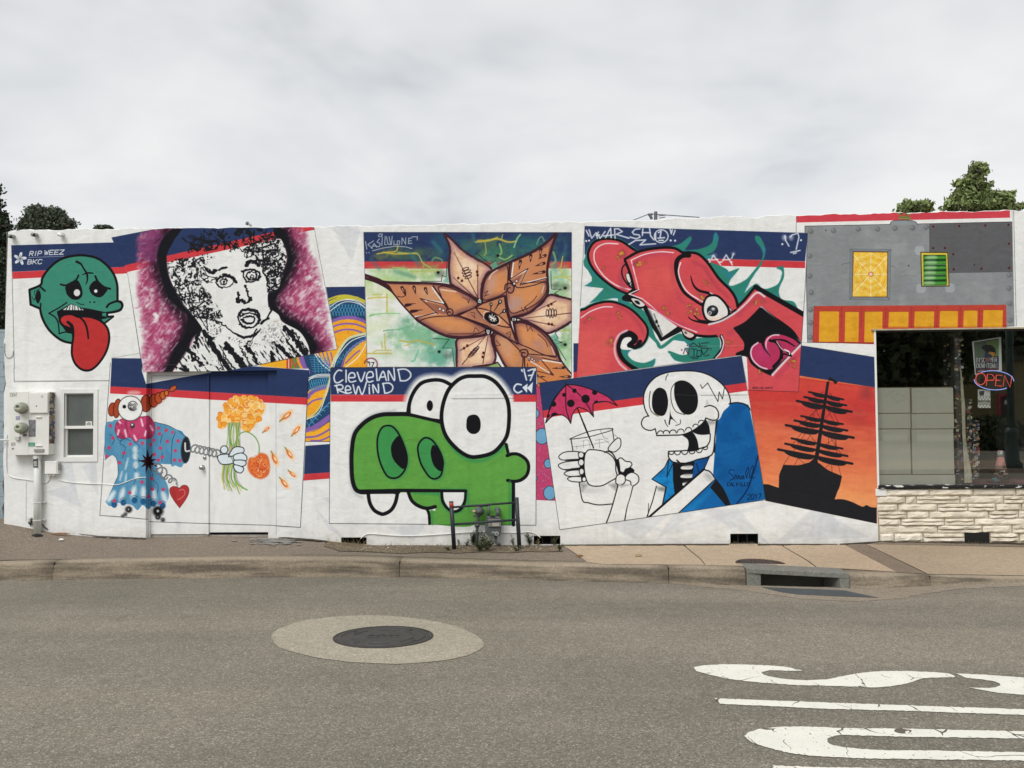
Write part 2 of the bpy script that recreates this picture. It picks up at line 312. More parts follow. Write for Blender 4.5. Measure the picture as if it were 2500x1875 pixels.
    for k, cc in enumerate(('#7d8c4e','#c05a40','#7d8c4e','#8a9a54')): K(f(smooth(P(1045+k*4,88+k*14,1100,80+k*16,1150,92+k*14))), 3.4, cc); K(f(smooth(P(1045+k*4,94+k*14,1100,86+k*16,1150,98+k*14))), .6, '#2c2c20')
    # spider web hatch
    F(g(590,410,975,415,960,888,588,882), '#7c838a'); K(g(592,410,974,416,962,888,586,883,592,410), .6, '#55585c')
    F(g(618,432,946,436,940,860,612,858), '#5a2f22'); F(g(626,440,940,444,934,854,616,854), '#edc244')
    F(g(626,440,940,444,934,854,616,854), '#d9962e', 0, .45, c.noise(9, .5, .75, 33)); F(g(626,440,940,444,934,854,616,854), '#f5dd7c', 0, .5, c.noise(7, .52, .7, 35))
    K(g(592,412,622,436), .8, '#44474b'); K(g(972,416,944,438), .8, '#44474b'); K(g(960,886,938,858), .8, '#44474b'); K(g(588,882,614,856), .8, '#44474b')
    web = g(626,440,940,444,934,854,616,854); c.clip = c.mask(web)
    angs = [0, 38, 64, 90, 128, 180, 212, 245, 270, 300, 325, 345]; angs = [0,48,90,132,180,228,270,312]
    for a in angs:
        t = math.radians(a); K(g(786,646,786+300*math.cos(t),646+300*math.sin(t)), 1.3, '#f8f0d0')
    for r in (60, 95, 125, 160, 195): 
        for i in range(8):
            t0, t1 = math.radians(angs[i]), math.radians(angs[(i+1) % 8]); tm = (t0+(t1 if t1 > t0 else t1+2*math.pi))/2
            K(f(smooth(P(786+r*math.cos(t0),646+r*math.sin(t0),786+r*.9*math.cos(tm),646+r*.9*math.sin(tm),786+r*math.cos(t1),646+r*math.sin(t1)))), 1, ['#f8efcc', '#d98b3c'][int(r/30) % 2], 0, .8)
    c.clip = None
    F(f(ell(786,646,24,24)), '#c2603a'); F(f(ell(786,646,17,17)), '#f0c8a8')
    K(g(510,562,545,545,600,540,585,535), 1, '#55585c'); K(g(965,572,1000,570,1008,582), 1, '#55585c')
    # louvre
    for (x, y) in ((1240,425),(1252,778),(1522,772)): F(f(smooth(P(x-36,y-34,x+36,y-34,x+36,y+34,x-36,y+34), True)), '#aaaeb1', .4, .75)
    F(g(1248,438,1506,440,1518,760,1256,762), '#26221a'); F(g(1256,446,1498,448,1510,752,1264,754), '#dcc246'); F(g(1274,466,1484,466,1494,732,1282,734), '#143318')
    for k in range(6):
        y = 468+k*47.5; F(g(1276,y,1484+k,y,1486+k,y+44,1278,y+46), '#16361a'); F(g(1276,y+12,1486+k,y+8,1486+k,y+34,1278,y+42), '#4f9c3c', 2.2)
        F(f(ell(1330+(5-k)*4,y+20,50,13)), '#c5dcc0', 3.5, .8); K(g(1278,y+44,1488+k,y+40), 1, '#cfe0c8' if k % 2 else '#0c1a0c', .4, .6)
    # red frame with yellow panes
    F(g(257,942,2045,930,2050,1140,830,1160,830,1298,245,1280), '#bb4438')
    for (x0, x1, yt, yb) in ((308,490,990,1274),(548,674,994,1276),(730,895,992,1278),(955,1138,994,1140),(1195,1376,990,1140),(1430,1598,986,1140),(1652,1780,982,1138),(1834,2015,978,1138)):
        F(g(x0,yt,x1,yt,x1-4,yb,x0-6,yb), '#dfa32d'); F(g(x0,yt,x1,yt,x1-4,yb,x0-6,yb), '#c98e24', 0, .4, c.noise(16, .45, .7, 41)); K(g(x0,yt,x1,yt), .8, '#8d3028')
    for x in (515,700,925,1165,1405,1620,1800): K(g(x-2,950,x-4,1150), .9, '#7d2a24', 0, .8); K(g(x-30,992,x,955,x+26,992), .7, '#8d3028', 0, .7)
    K(g(257,942,308,990), .7, '#8d3028'); K(g(257,942,245,1280,830,1290), 1, '#8d3028'); K(g(140,1282,820,1290), .6, BLACK, 0, .6)
    # ---- top left: head with a long red tongue
    f = frame(0, 500, 4.1475); g = lambda *a: f(P(*a))
    F(g(116,410,1235,378,1280,628,125,678), NAVY); F(g(125,680,1100,636,1100,636,1280,628,1290,694,130,750), RED)
    K(g(116,405,146,1659), 1, BLACK, 0, .8); K(P(34,900,35,932,272,929), 1, BLACK, 0, .85)
    for i in range(5):
        a = math.radians(-80+72*i); cx, cy = 203+36*math.cos(a), 545+36*math.sin(a)
        F(f(smooth(P(203,545,203,545,203+30*math.cos(a-.5),545+30*math.sin(a-.5),203+62*math.cos(a-.15),545+62*math.sin(a-.15),203+66*math.cos(a+.15),545+66*math.sin(a+.15),203+40*math.cos(a+.4),545+40*math.sin(a+.4)))), '#d8dee0'); K(g(203,545,cx,cy), .9, NAVY)
    for s_ in text_strokes('RIP', 296, 472, 44, 42, 34, .25, -.03)+text_strokes('WEEZ', 445, 462, 44, 52, 40, .25, -.03)+text_strokes('BKC', 278, 556, 44, 52, 38, .2, -.02): K(f(s_), 2.0, '#dfe3e4')
    K(g(290,534,645,520), .8, '#c8ccd0')
    head = smooth(P(410,810,430,740,500,640,600,560,720,520,850,512,980,540,1080,610,1150,700,1185,800,1190,900,1190,975,1190,975,1225,985,1240,1020,1220,1060,1170,1080,1085,1095,1085,1095,1090,1130,1145,1130,1145,1130,1060,1195,1060,1195,1000,1290,800,1390,740,1400,620,1370,500,1270,430,1150,405,1050,405,1050,310,1010,310,1010,298,860,298,860), True)
    F(f(head), '#3d8a74'); K(f(np.vstack([head, head[:1]])), 6, BLACK)
    F(f(smooth(P(360,930,370,880,395,865,412,900,412,950,385,1000,360,960), True)), BLACK); K(g(325,930,345,970,360,930,345,880,400,850), 1.4, BLACK); K(g(398,820,455,872), 4.4, BLACK); K(g(410,1048,412,1000), 4, BLACK)
    K(f(smooth(P(775,575,820,600,850,650,880,700,885,760,872,800))), 5, BLACK, 0, 1, [1.2,.8,1,.5]); K(f(smooth(P(835,708,885,690,940,692))), 4.4, BLACK, 0, 1, [.4,1,.8])
    for s_, w in (((615,805,660,815,720,790,770,760,795,715),4.6),((965,722,990,775,1050,830,1115,850),5.2)): K(f(smooth(P(*s_))), w, BLACK)
    F(f(smooth(P(664,830,700,800,770,765,800,780,830,850,832,920,790,958,730,955,680,910,664,860), True)), BLACK); F(f(smooth(P(905,830,935,785,975,765,1010,790,1085,850,1070,890,1030,930,985,935,930,905,906,860), True)), BLACK)
    F(f(ell(779,890,32,35)), '#dcdedc'); F(f(ell(970,873,17,17)), '#e6e7e5')
    K(f(smooth(P(778,985,810,1005,850,1008))), 1.8, BLACK); F(f(ell(912,985,8,9)), BLACK); F(f(ell(955,985,9,10)), BLACK)
    K(f(smooth(P(1080,1035,1105,1005,1150,985,1200,975,1235,1005,1225,1060,1160,1085,1080,1092))), 5.4, BLACK)
    mouth = smooth(P(575,1080,575,1080,640,1045,720,1000,720,1000,800,1035,920,1055,1085,1090,1085,1090,1080,1128,1080,1128,1145,1130,1145,1130,1060,1190,1060,1190,1000,1170,900,1200,700,1290,620,1210,590,1140), True)
    F(f(mouth), BLACK)
    F(g(640,1060,720,1008,765,1020,845,1062,845,1066,640,1064), '#dfe0dd')
    for x in (668,700,735,758,795,825): K(g(x,1064,x+(735-x)*.2+4,1012+abs(735-x)*.35), 2.2, BLACK)
    F(g(1035,1095,1075,1095,1078,1130,1035,1125), '#3d8a74'); F(g(1025,1160,1080,1135,1130,1135,1055,1190), '#3d8a74')
    K(g(1030,1155,1145,1130,1060,1192), 2.4, BLACK); K(g(1080,1092,1078,1130), 2, BLACK)
    K(f(smooth(P(675,990,600,1040,495,1098,495,1098,560,1140,590,1200,600,1305,600,1305,660,1288,730,1300))), 3.4, BLACK)
    tg = smooth(P(615,1160,650,1125,720,1118,790,1145,840,1140,930,1150,1020,1190,1080,1260,1095,1360,1070,1470,1020,1560,960,1630,900,1665,830,1655,770,1600,740,1520,740,1430,752,1330,730,1260,690,1230,640,1210), True)
    K(f(np.vstack([tg, tg[:1]])), 11, BLACK); F(f(tg), '#b93434')
    K(f(smooth(P(800,1130,850,1180,880,1250,895,1350))), 5, BLACK, 0, 1, [1,1,1,.9]); K(f(smooth(P(685,1185,725,1225,740,1290,745,1350))), 9, BLACK, 0, 1, [.7,1,.8,.2]); K(f(smooth(P(615,1195,680,1250,740,1300))), 4, BLACK)
    # ---- portrait in black with a pink glow
    f = frame(300, 500, 3.95); g = lambda *a: f(P(*a))
    quad = g(-110,308,340,228,1842,215,2065,1390,1300,1535,1190,1590,990,1604,225,1608,190,1608,45,660)
    fullq = g(-110,315,340,228,1842,215,2065,1390,1200,1560,990,1604,200,1612,45,660)
    K(g(43,640,185,1560), 1, BLACK); K(g(1842,215,2065,1390,1250,1555), .9, BLACK)
    # jester panel is below the portrait: painted first
    paint_jester(c)
    F(fullq, WHITE); c.clip = c.mask(fullq)
    F(g(-120,300,340,215,1850,200,1850,240,30,600,0,600), NAVY); F(g(-110,315,340,222,1842,212,1840,238,30,598,0,600), NAVY)
    F(g(0,605,28,580,1640,214,1842,212,1840,240,45,648,0,666), RED); F(g(-110,610,10,604,10,666,-100,690), RED)
    tx = c.noise(26, .32, .6, 51, 4); tx2 = c.noise(5, .42, .7, 52, 3, (.5, 4))
    pinkL = smooth(P(160,560,150,350,230,260,420,230,560,300,420,700,560,1000,720,1200,520,1400,470,1608,240,1608,190,1480,210,1280,170,1000,150,800), True)
    pinkR = smooth(P(1520,220,1650,222,1760,280,1790,480,1850,560,1900,760,1950,1000,1960,1200,2000,1350,1860,1430,1760,1300,1560,1120,1480,1000,1500,800,1600,600), True)
    rrp = np.random.RandomState(2)
    pathL = f(smooth(P(420,240,330,400,310,560,360,740,440,920,560,1070,590,1200,500,1400,420,1600))); pathR = f(smooth(P(1560,225,1640,420,1650,560,1590,720,1480,860,1500,960,1600,1090,1740,1180,1830,1290,1890,1400)))
    for pk, pth, sd in ((pinkL, pathL, 1), (pinkR, pathR, 2)):
        q = f(pk)
        F(q, '#c98aa4', 10, .55, c.noise(22, .28, .55, 50+sd, 4)); F(q, '#ad4671', 9, .85, c.noise(13, .36, .62, 57+sd, 5)); F(q, '#9a345c', 7, .75, c.noise(6, .42, .66, 87+sd, 3, (-.7, 3)))
        for i in range(0, len(q), 1):
            a = q[i]; n_ = q[(i+1) % len(q)]-q[i-1]; n_ = np.array([n_[1], -n_[0]])/max(np.hypot(*n_), 1e-6)
            for k in range(2): e = a-n_*rrp.rand()*9+rrp.randn(2)*4; K(np.array([e-n_*7, e+n_*(1+4*rrp.rand())+rrp.randn(2)*3]), 2.6, ['#b2557c', '#d3a3ba'][k], 1.6, .5)
        K(pth, 62, '#80294e', 13, .8, None, c.noise(12, .3, .6, 92+sd, 4)); K(pth, 38, '#5a2444', 11, .75, None, c.noise(9, .25, .5, 95+sd, 4)); K(pth, 15, '#221420', 7, .8)
        F(q, '#e7d0da', 5, .45, c.noise(4, .58, .72, 55+sd, 3, (-.9, 3)))
    F(f(ell(290,400,130,150,20)), '#7d3c6c', 6, .75, c.noise(6, .2, .5, 56, 3, (-.7, 4)))
    blk = smooth(P(480,230,480,230,400,300,350,400,330,520,370,700,430,880,540,1000,620,1080,590,1250,500,1390,450,1500,400,1608,400,1608,470,1608,470,1608,560,1490,620,1400,680,1280,760,1220,770,1180,720,1100,690,1050,600,980,520,850,450,700,425,520,470,400,580,270,580,230), True)
    F(f(blk), '#16171d', 2.2); K(f(smooth(P(470,260,370,400,350,560,400,760,480,930,590,1060,600,1240,520,1400,430,1560))), 5, '#16171d', 6, .7)
    blk2 = smooth(P(1455,225,1500,215,1570,260,1620,420,1640,560,1580,700,1500,860,1470,940,1500,1000,1580,1090,1700,1150,1800,1250,1870,1350,1850,1430,1800,1440,1800,1440,1760,1330,1680,1240,1560,1140,1490,1070,1410,990,1400,850,1500,760,1550,640,1585,500,1540,370,1455,300), True)
    F(f(blk2), '#16171d', 2.2); K(f(smooth(P(1540,260,1620,420,1640,560,1540,780,1440,900,1500,1030,1640,1130,1780,1270,1840,1400))), 9, '#16171d', 6, .6)
    F(g(425,492,450,420,500,330,580,225,1455,216,1450,262), NAVY); F(g(422,492,1450,262,1472,335,425,556), RED)
    # face and neck in bare white
    face = smooth(P(425,556,425,556,900,460,1470,335,1470,335,1530,340,1580,500,1540,650,1500,800,1405,840,1400,960,1420,1000,1500,1060,1540,1130,1700,1220,1780,1340,1805,1445,1805,1445,1190,1600,1190,1600,480,1608,480,1608,560,1500,640,1400,700,1280,770,1215,720,1120,640,1020,540,880,460,720), True)
    F(f(face), WHITE)
    hairL = smooth(P(430,520,520,520,640,500,860,470,880,520,780,600,800,700,760,760,840,860,900,960,960,1060,940,1100,720,1090,640,1010,560,900,500,780,440,640), True)
    hairR = smooth(P(1150,440,1300,350,1460,300,1560,400,1580,520,1540,700,1480,830,1400,830,1380,700,1340,600,1260,500), True)
    hairT = smooth(P(640,420,720,330,860,240,1200,225,1460,225,1450,330,1300,370,1120,400,860,440,680,470), True)
    k1 = c.noise(9, .615, .64, 61, 4); k2 = c.noise(8, .59, .615, 62, 4); k3 = c.noise(9, .585, .61, 63, 4)
    for h_, kk in ((hairL, k1), (hairR, k2), (hairT, k3)): F(f(h_), '#1b1c21', 0, 1, kk)
    F(f(hairR), '#1b1c21', 1, 1, c.noise(7, .62, .64, 67, 3))
    for h_, sd in ((hairL, 68), (hairR, 69)): F(f(h_), '#1b1c21', 1, .9, c.noise(4.5, .61, .64, sd, 3)); F(f(h_), '#8d9096', 2, .5, c.noise(5, .6, .7, sd+9, 3))
    rr = np.random.RandomState(3)
    def rough(pts, w, n=5, col='#1b1c21', jit=5):
        w = w*.98
        q = smooth(P(*pts), n=n); q = q+rr.randn(*q.shape)*jit; K(f(q), w, col, 0, 1, list(.5+rr.rand(9)))
    def blob(x, y, r, n=5):
        for i in range(n): a = rr.randn(2)*r; rough((x+a[0],y+a[1],x+a[0]+rr.randn()*r,y+a[1]+rr.randn()*r,x+rr.randn()*r,y+rr.randn()*r), 2.4, 4, jit=4)
    for b in ((560,800,40),(630,780,30),(600,880,40),(560,560,30),(690,560,25),(760,540,20),(700,700,20),(500,670,20),(820,720,26),(760,1040,50),(680,1010,40),(820,1040,30),(740,880,25),(800,900,25),(900,1050,25),(660,380,30),(780,330,40),(860,340,30),(1010,370,35),(950,300,30),(1240,330,30),(1370,300,30),(1290,430,35),(1240,460,25),(1350,540,25),(1400,570,20),(1430,800,24),(1520,650,20),(1440,650,28),(1500,480,30),(1150,260,20),(1060,380,30)): blob(*b)
    rough((780,600,830,620,880,640,1000,605), 4); rough((800,620,850,660,890,640), 7); rough((930,625,960,605,1010,605), 3)
    rough((1185,590,1220,545,1280,545,1310,590), 7); rough((1190,580,1240,560,1290,560), 4)
    for s_, w in (((895,745,930,705,980,690,1040,700,1080,740),4.5),((895,750,930,790,990,795,1040,780,1075,745),3.5),((970,675,1020,680,1070,710,1095,750),6),((940,740,960,715,990,715,1005,740,990,765,955,765,940,740),2.6),
                  ((1155,640,1200,625,1260,630,1310,650,1320,700),5),((1160,640,1165,700,1200,745,1270,740,1315,700),5),((1185,680,1220,650,1270,650,1290,690,1260,725,1210,720,1185,680),3.6),((1230,690,1250,670,1265,690,1250,710,1230,690),2.4),
                  ((1180,770,1190,810,1205,850,1220,890,1240,915),5),((1110,850,1115,890,1100,930),5),((1100,905,1110,940,1150,920,1180,945,1215,930,1235,900),5),
                  ((1125,1060,1150,1020,1230,1010,1290,1030,1315,1080,1305,1140,1250,1175,1180,1180,1130,1150,1110,1100,1125,1060),6),((1135,1080,1190,1050,1270,1050,1300,1080),5),((1150,1110,1180,1080,1250,1080,1275,1105,1240,1135,1190,1145,1150,1110),4),
                  ((860,1060,900,1120,940,1130,1000,1180,1080,1240,1180,1275,1260,1260,1330,1200),5),((1340,1150,1390,1090,1430,1000,1410,960),4),((1290,1200,1240,1300,1190,1340),3),((1380,700,1400,780,1410,830),4),((1340,1140,1370,1110,1400,1090),5),((850,1060,870,1110,930,1150),4),((1350,560,1360,660,1390,690,1400,740),4),((1400,660,1430,640,1470,650,1460,690,1420,700),4)):
        rough(s_, w)
    F(f(ell(975,742,12,12)), '#1b1c21'); 
    # clothes: slanted dark stripes with torn edges
    for s_, w in (((790,1235,860,1350,940,1470,1030,1595),15),((985,1330,1050,1420,1120,1500,1190,1580),15),((1180,1365,1250,1440,1300,1530),8),((740,1240,700,1330),10),((1130,1370,1190,1480,1230,1545),4),((940,1360,1000,1480,1080,1590),4),((1555,1170,1620,1250,1700,1360,1760,1450),10),((1640,1200,1720,1330,1790,1440),4),((1500,1350,1560,1420,1620,1480),10),((1440,1420,1450,1510),9),((780,1290,900,1450,960,1590),3),((640,1400,700,1460,760,1560),7),((560,1580,640,1600),6),((620,1350,680,1500),9),((1580,1300,1650,1400,1700,1460),6)):
        for k in range(2): rough(s_, w*.62, 7, jit=9)
    cloth = smooth(P(500,1600,640,1400,740,1270,860,1360,960,1600), True); F(f(cloth), '#1b1c21', 0, 1, c.noise(5, .60, .63, 71, 3, (1.0, 3)))
    cloth2 = smooth(P(1200,1380,1500,1300,1560,1180,1700,1300,1790,1440,1500,1500,1300,1540), True); F(f(cloth2), '#1b1c21', 0, 1, c.noise(3.4, .6, .64, 72, 3, (1.0, 4)))
    F(f(smooth(P(780,1130,880,1090,960,1180,880,1300,800,1230), True)), '#2b2c31', 2, .9, c.noise(3, .6, .68, 73)); F(f(smooth(P(1340,1200,1500,1120,1560,1260,1440,1360,1340,1300), True)), '#3b3c41', 3, .6, c.noise(3, .5, .75, 74))
    F(f(smooth(P(1000,1270,1200,1310,1300,1300,1280,1360,1130,1360), True)), '#2b2c31', 2, .8, c.noise(3, .6, .68, 75))
    F(g(895,1480,1010,1480,1200,1590,940,1600), WHITE, 0, 0)
    c.clip = None
    K(g(190,1540,1200,1545), .7, '#8b8b8b', 0, .6); K(g(185,1560,200,1612), 1, '#44464c')
    # ---- flower
    paint_flower(c); paint_creature(c); paint_green(c); paint_skeleton(c)

def paint_jester(c):
    F, K = c.fill, c.stroke
    f = frame(200, 880, 3.7707); g = lambda *a: f(P(*a))
    pan = g(272,0,262,20,245,280,165,1425,610,1462,2012,1535,2088,90,1400,30,600,-20,275,-20)
    F(pan, WHITE)
    F(g(275,-22,600,-20,1400,40,2088,88,2075,342,1730,322,600,255,262,238), NAVY); F(g(262,238,600,255,1730,322,2075,342,2072,407,1190,360,600,320,258,303), RED)
    F(f(ell(480,295,60,18)), '#e8c8c8', 3, .7)
    K(g(165,1425,262,20), 1, BLACK); K(g(165,1425,380,1438,610,1462), 1, BLACK); K(g(620,1482,1160,1500,1730,1515,2012,1535), 1.1, BLACK); K(g(2012,1535,2088,90), 1.1, BLACK); K(g(1785,60,1790,1600), .9, '#5a5f6c', 0, .6)
    F(g(553,100,590,215,1190,108,1190,60,553,60), WHITE); F(g(610,108,1180,108,600,200), '#c3c5c6', 1, .6)
    # marigolds
    rr = np.random.RandomState(11)
    fl = smooth(P(1310,420,1400,350,1480,330,1600,345,1670,400,1680,450,1640,520,1610,560,1570,620,1510,640,1450,600,1380,570,1290,610,1255,580,1260,500,1310,470), True)
    F(f(fl), '#f2b45c', 5, .8); F(f(fl), '#efa63c')
    msk = c.mask(f(fl), 3); 
    for i in range(150):
        x, y = 1250+rr.rand()*430, 330+rr.rand()*310
        q = c.map(f(P(x, y)))[0].astype(int)
        if not (0 <= q[0] < c.W and 0 <= q[1] < c.H) or msk[q[1], q[0]] < .4: continue
        r = 20+rr.rand()*14; F(f(ell(x,y,r,r*.9)), ['#f3a93c','#f6bd5a','#ee9a34','#f7cd80'][i % 4]); a = rr.rand()*360
        K(f(ell(x,y,r,r*.9,0,14,a,a+200)), 1.1, ['#fbe7c4','#c4502c','#fdf2dc','#d8742c'][rr.randint(4)])
    for i in range(16):
        x = 1345+i*7.5; cc = ['#8fb65c','#c3b64c','#5f9a4a','#b5a8b8'][i % 4]
        j = rr.randn(4)*9; K(f(smooth(P(x,575,x-8+j[0],700,x-6+i*1.2+j[1],850,1300+i*9,960,1290+i*9+j[2],1080,1310+i*12,1190+j[3]*2))), 3.0, cc, .4, 1, [1,.6,1.1,.7,1,.5])
    K(f(smooth(P(1400,1070,1440,1140,1520,1190))), 3.6, '#7fae55'); K(f(smooth(P(1400,800,1440,690,1510,655,1590,700,1630,780,1630,860))), 3.0, '#7fa560')
    fl2 = smooth(P(1540,900,1600,885,1640,850,1700,865,1725,920,1730,1000,1710,1060,1640,1090,1560,1050,1525,980), True); F(f(fl2), '#dc6e3a', 2); 
    for i in range(44):
        a, r0 = rr.rand()*6.28, rr.rand()**.5*85; x, y = 1630+r0*math.cos(a), 972+r0*math.sin(a)*1.1; b = rr.rand()*360
        K(f(ell(x,y,18,15,b,10,0,200)), 1.8, ['#c23f25','#ef9248','#e06a30','#f3b47c'][i % 4])
    for (x, y, a, s_) in ((1885,505,-40,1.4),(1975,640,-50,1.2),(1700,632,-40,.8),(1912,860,55,1.2),(1775,905,65,1.3),(1940,1045,40,.9),(1865,1130,50,1.2)):
        F(f(ell(x,y,58*s_,25*s_,a)), '#f6cfa0', 2.5, .8); F(f(ell(x,y,38*s_,15*s_,a)), '#ee9a52', .8); K(f(ell(x,y,34*s_,12*s_,a,14,20,190)), 1.6, '#c9462f'); ca, sa = math.cos(math.radians(a)), math.sin(math.radians(a)); sg = -1 if a > 0 else -1
        K(g(x-34*s_*ca,y-34*s_*sa,x-62*s_*ca,y-62*s_*sa), 2.2, '#6b6f3a', .5); F(f(ell(x+4,y,16*s_,5*s_,a)), '#fbeed8', .5)
    # hair buns
    for (x, y, rx, ry) in ((278,450,34,62),(325,440,34,88)): F(f(ell(x,y,rx,ry,8)), '#a8462c'); K(f(np.vstack([ell(x,y,rx,ry,8)]*1+[ell(x,y,rx,ry,8)[:1]])), 1.8, '#43170f')
    for (x, y, rx, ry, cc) in ((590,395,48,78,'#a0402a'),(660,370,40,60,'#b04a2c'),(705,345,34,50,'#b9502c'),(745,320,28,38,'#c4602f'),(778,300,20,26,'#cc7034'),(838,258,38,22,'#bd5a34')):
        rot = -38 if rx == 38 else 0; F(f(ell(x,y,rx,ry,rot)), cc); K(f(np.vstack([ell(x,y,rx,ry,rot), ell(x,y,rx,ry,rot)[:1]])), 2.0, '#43170f', .3)
    K(f(smooth(P(560,470,640,440,740,380,830,290))), 2, '#b5584a', 1.4, .6)
    # coat
    coat = smooth(P(215,600,280,560,330,545,640,560,730,580,800,600,900,655,960,700,985,780,985,880,955,940,890,965,830,955,700,950,700,950,690,1000,740,1060,790,1150,800,1250,770,1310,720,1330,660,1320,610,1370,560,1330,510,1375,460,1330,390,1320,330,1310,260,1340,215,1300,215,1300,250,1240,310,1100,330,1060,325,930,300,880,270,870,212,915,212,915), True)
    F(f(coat), '#5c98bb'); F(f(coat), '#4a86ae', 0, .6, c.noise(12, .45, .7, 81, 3, (1.4, 3))); K(f(smooth(P(640,560,730,580,800,600,900,655))), 1.2, '#223a52'); K(f(smooth(P(212,915,270,870,300,880,325,930,330,1060,250,1240))), 1.1, '#2d5470')
    for s_ in ((390,690,350,760,400,800,370,900),(480,750,530,790,480,860,530,920,480,990,525,1060,480,1130,500,1250),(650,1040,660,1100,700,1150,690,1260),(835,950,860,800,840,700,880,660),(320,700,350,740,400,720,450,740),(260,680,300,720,280,770),(740,680,720,760),(740,850,735,930)):
        K(f(smooth(P(*s_))), 1.3, '#24455e')
    for s_ in ((490,820),(490,880),(495,960),(505,1060)): F(f(ell(s_[0],s_[1],24,34)), '#dde6ea', 3, .85)
    for s_ in ((425,900,400,1000),(370,1020,350,1100),(410,1040,400,1110)): K(g(*s_), 5, '#dbe5ea', 2, .85, [.4,1,.6])
    for (x, y, a) in ((270,1250,-35),(370,1230,-15),(475,1210,-12),(565,1220,0),(665,1240,8),(760,1260,20)):
        F(f(ell(x,y,24,62,-a)), '#e6edf0', 4, .9); F(f(ell(x-a*.8,y+75,27,30)), '#255c8a', 1); K(f(ell(x-a*.8,y+50,28,18,0,12,180,360)), 1.2, '#24455e')
    for i in range(46):
        x, y = 225+rr.rand()*500, 590+rr.rand()*720
        q = c.map(f(P(x, y)))[0].astype(int)
        K(g(x,y,x+6,y+16), 1.4, '#7fae4c', .5, .5) if 340 < x < 620 else None
    for (x, y) in ((262,600),(285,712),(250,803),(230,882),(346,940),(386,850),(445,768),(558,760),(636,772),(704,622),(776,642),(838,662),(714,675),(787,744),(884,740),(722,806),(860,830),(662,732),(903,920),(853,916),(740,888),(702,915),(645,1085),(552,1118),(440,1215),(300,1290),(650,1182),(748,1185),(720,1304),(612,1252),(667,865)): F(f(ell(x,y,16,17)), '#c8456c')
    ruff = smooth(P(350,545,400,530,560,515,620,515,665,580,672,650,650,700,600,722,530,720,510,750,480,740,440,705,380,720,330,700,305,640,315,580), True)
    F(f(ruff), '#c44672'); K(f(np.vstack([ruff, ruff[:1]])), 1.2, '#6b2440'); F(f(ruff), '#8e2c50', 0, .7, c.noise(7, .5, .68, 83, 3, (1.45, 3)))
    for s_ in ((340,560,355,575),(395,640,410,700),(340,640,330,680),(545,540,560,600),(480,690,500,730),(590,650,580,690),(630,600,650,640)): K(g(*s_), 4.5, '#f3dbe4', 1.2, .9)
    F(f(ell(445,440,112,114)), '#eaebe9'); K(f(np.vstack([ell(445,440,112,114), ell(445,440,112,114)[:1]])), 1.8, '#2a2a2c', .3)
    F(f(ell(390,424,17,17)), BLACK)
    for r in (44, 33, 22, 12): K(f(ell(468-(44-r)*.2,418+(44-r)*.2,r,r,r*9,20,0,310)), 1.8, '#2a2c30')
    F(f(ell(467,598,20,26)), '#3a3c40', .8); F(f(ell(463,590,9,10)), '#e6e6e6', .6)
    # star, sleeve, spring, glove
    for i in range(9):
        a = math.radians(i*40-15); F(g(610+22*math.cos(a-1.2),930+22*math.sin(a-1.2),610+(80+18*(i % 2))*math.cos(a),930+(95+20*(i % 2))*math.sin(a),610+22*math.cos(a+1.2),930+22*math.sin(a+1.2)), '#301820')
    F(f(ell(612,930,34,42)), '#2a1218')
    F(f(smooth(P(845,660,885,640,940,690,930,960,860,965,820,950), True)), '#5c98bb'); K(f(smooth(P(885,640,930,680,960,700))), 1.4, '#223a52'); K(f(smooth(P(860,655,830,760,820,950))), 1.4, '#24455e')
    for (x, y) in ((884,740),(903,920),(853,916),(860,830)): F(f(ell(x,y,16,17)), '#c8456c')
    F(f(ell(955,822,44,122,2)), '#24282e', .6); K(f(np.vstack([ell(955,822,44,122,2), ell(955,822,44,122,2)[:1]])), 2, '#47606e')
    def spring(x0, y0, x1, y1, n, r, w=2.6):
        t = np.linspace(0, n*2*math.pi, int(n*14)); s_ = t/t[-1]; a = math.atan2(y1-y0, x1-x0)
        u = np.cos(t)*r*.8; v = np.sin(t)*r
        q = np.column_stack([x0+(x1-x0)*s_+u*math.cos(a)-v*math.sin(a), y0+(y1-y0)*s_+u*math.sin(a)+v*math.cos(a)])
        K(f(q), w+1.6, '#4a4c50'); K(f(q), w-.9, '#cfd2d3')
    K(f(smooth(P(950,760,955,830,990,830))), 4, '#d8dadb'); spring(1015,805,1270,862,6.5,36,1.7)
    spring(665,970,770,1050,2.5,44,1.7); spring(770,1060,850,1120,2,30,1.5); K(f(smooth(P(830,1100,870,1110,880,1170))), 3.6, '#6a6c70'); K(f(smooth(P(830,1100,870,1110,880,1170))), 1.6, '#cfd2d3')
    gl = [smooth(P(1250,880,1330,860,1400,870,1410,920,1370,950,1280,950), True), smooth(P(1350,880,1400,800,1480,800,1490,840,1440,860,1380,880), True), smooth(P(1400,870,1470,850,1515,880,1510,920,1440,920,1400,910), True), smooth(P(1400,920,1470,915,1510,930,1500,965,1440,975,1400,950), True), smooth(P(1400,960,1470,975,1490,1000,1460,1035,1410,1010), True), ell(1310,820,34,36)]
    for q in gl: F(f(q), '#dbe6ec'); K(f(np.vstack([q, q[:1]])), 2.2, '#1f2226')
    K(f(smooth(P(1330,860,1370,880,1390,930))), 1.4, '#444'); 
    hr = smooth(P(897,1175,930,1148,970,1155,985,1195,965,1260,900,1355,900,1355,850,1290,812,1220,812,1175,850,1158,897,1175), True)
    F(f(hr), '#b5383a'); K(f(np.vstack([hr, hr[:1]])), 1.4, '#6b2020', .4); K(f(smooth(P(895,1195,930,1185,950,1220,920,1260,880,1280))), 1.3, '#e8a09a', .6); K(f(smooth(P(840,1200,860,1270,900,1320))), 5, '#8e2a2c', 3, .5)
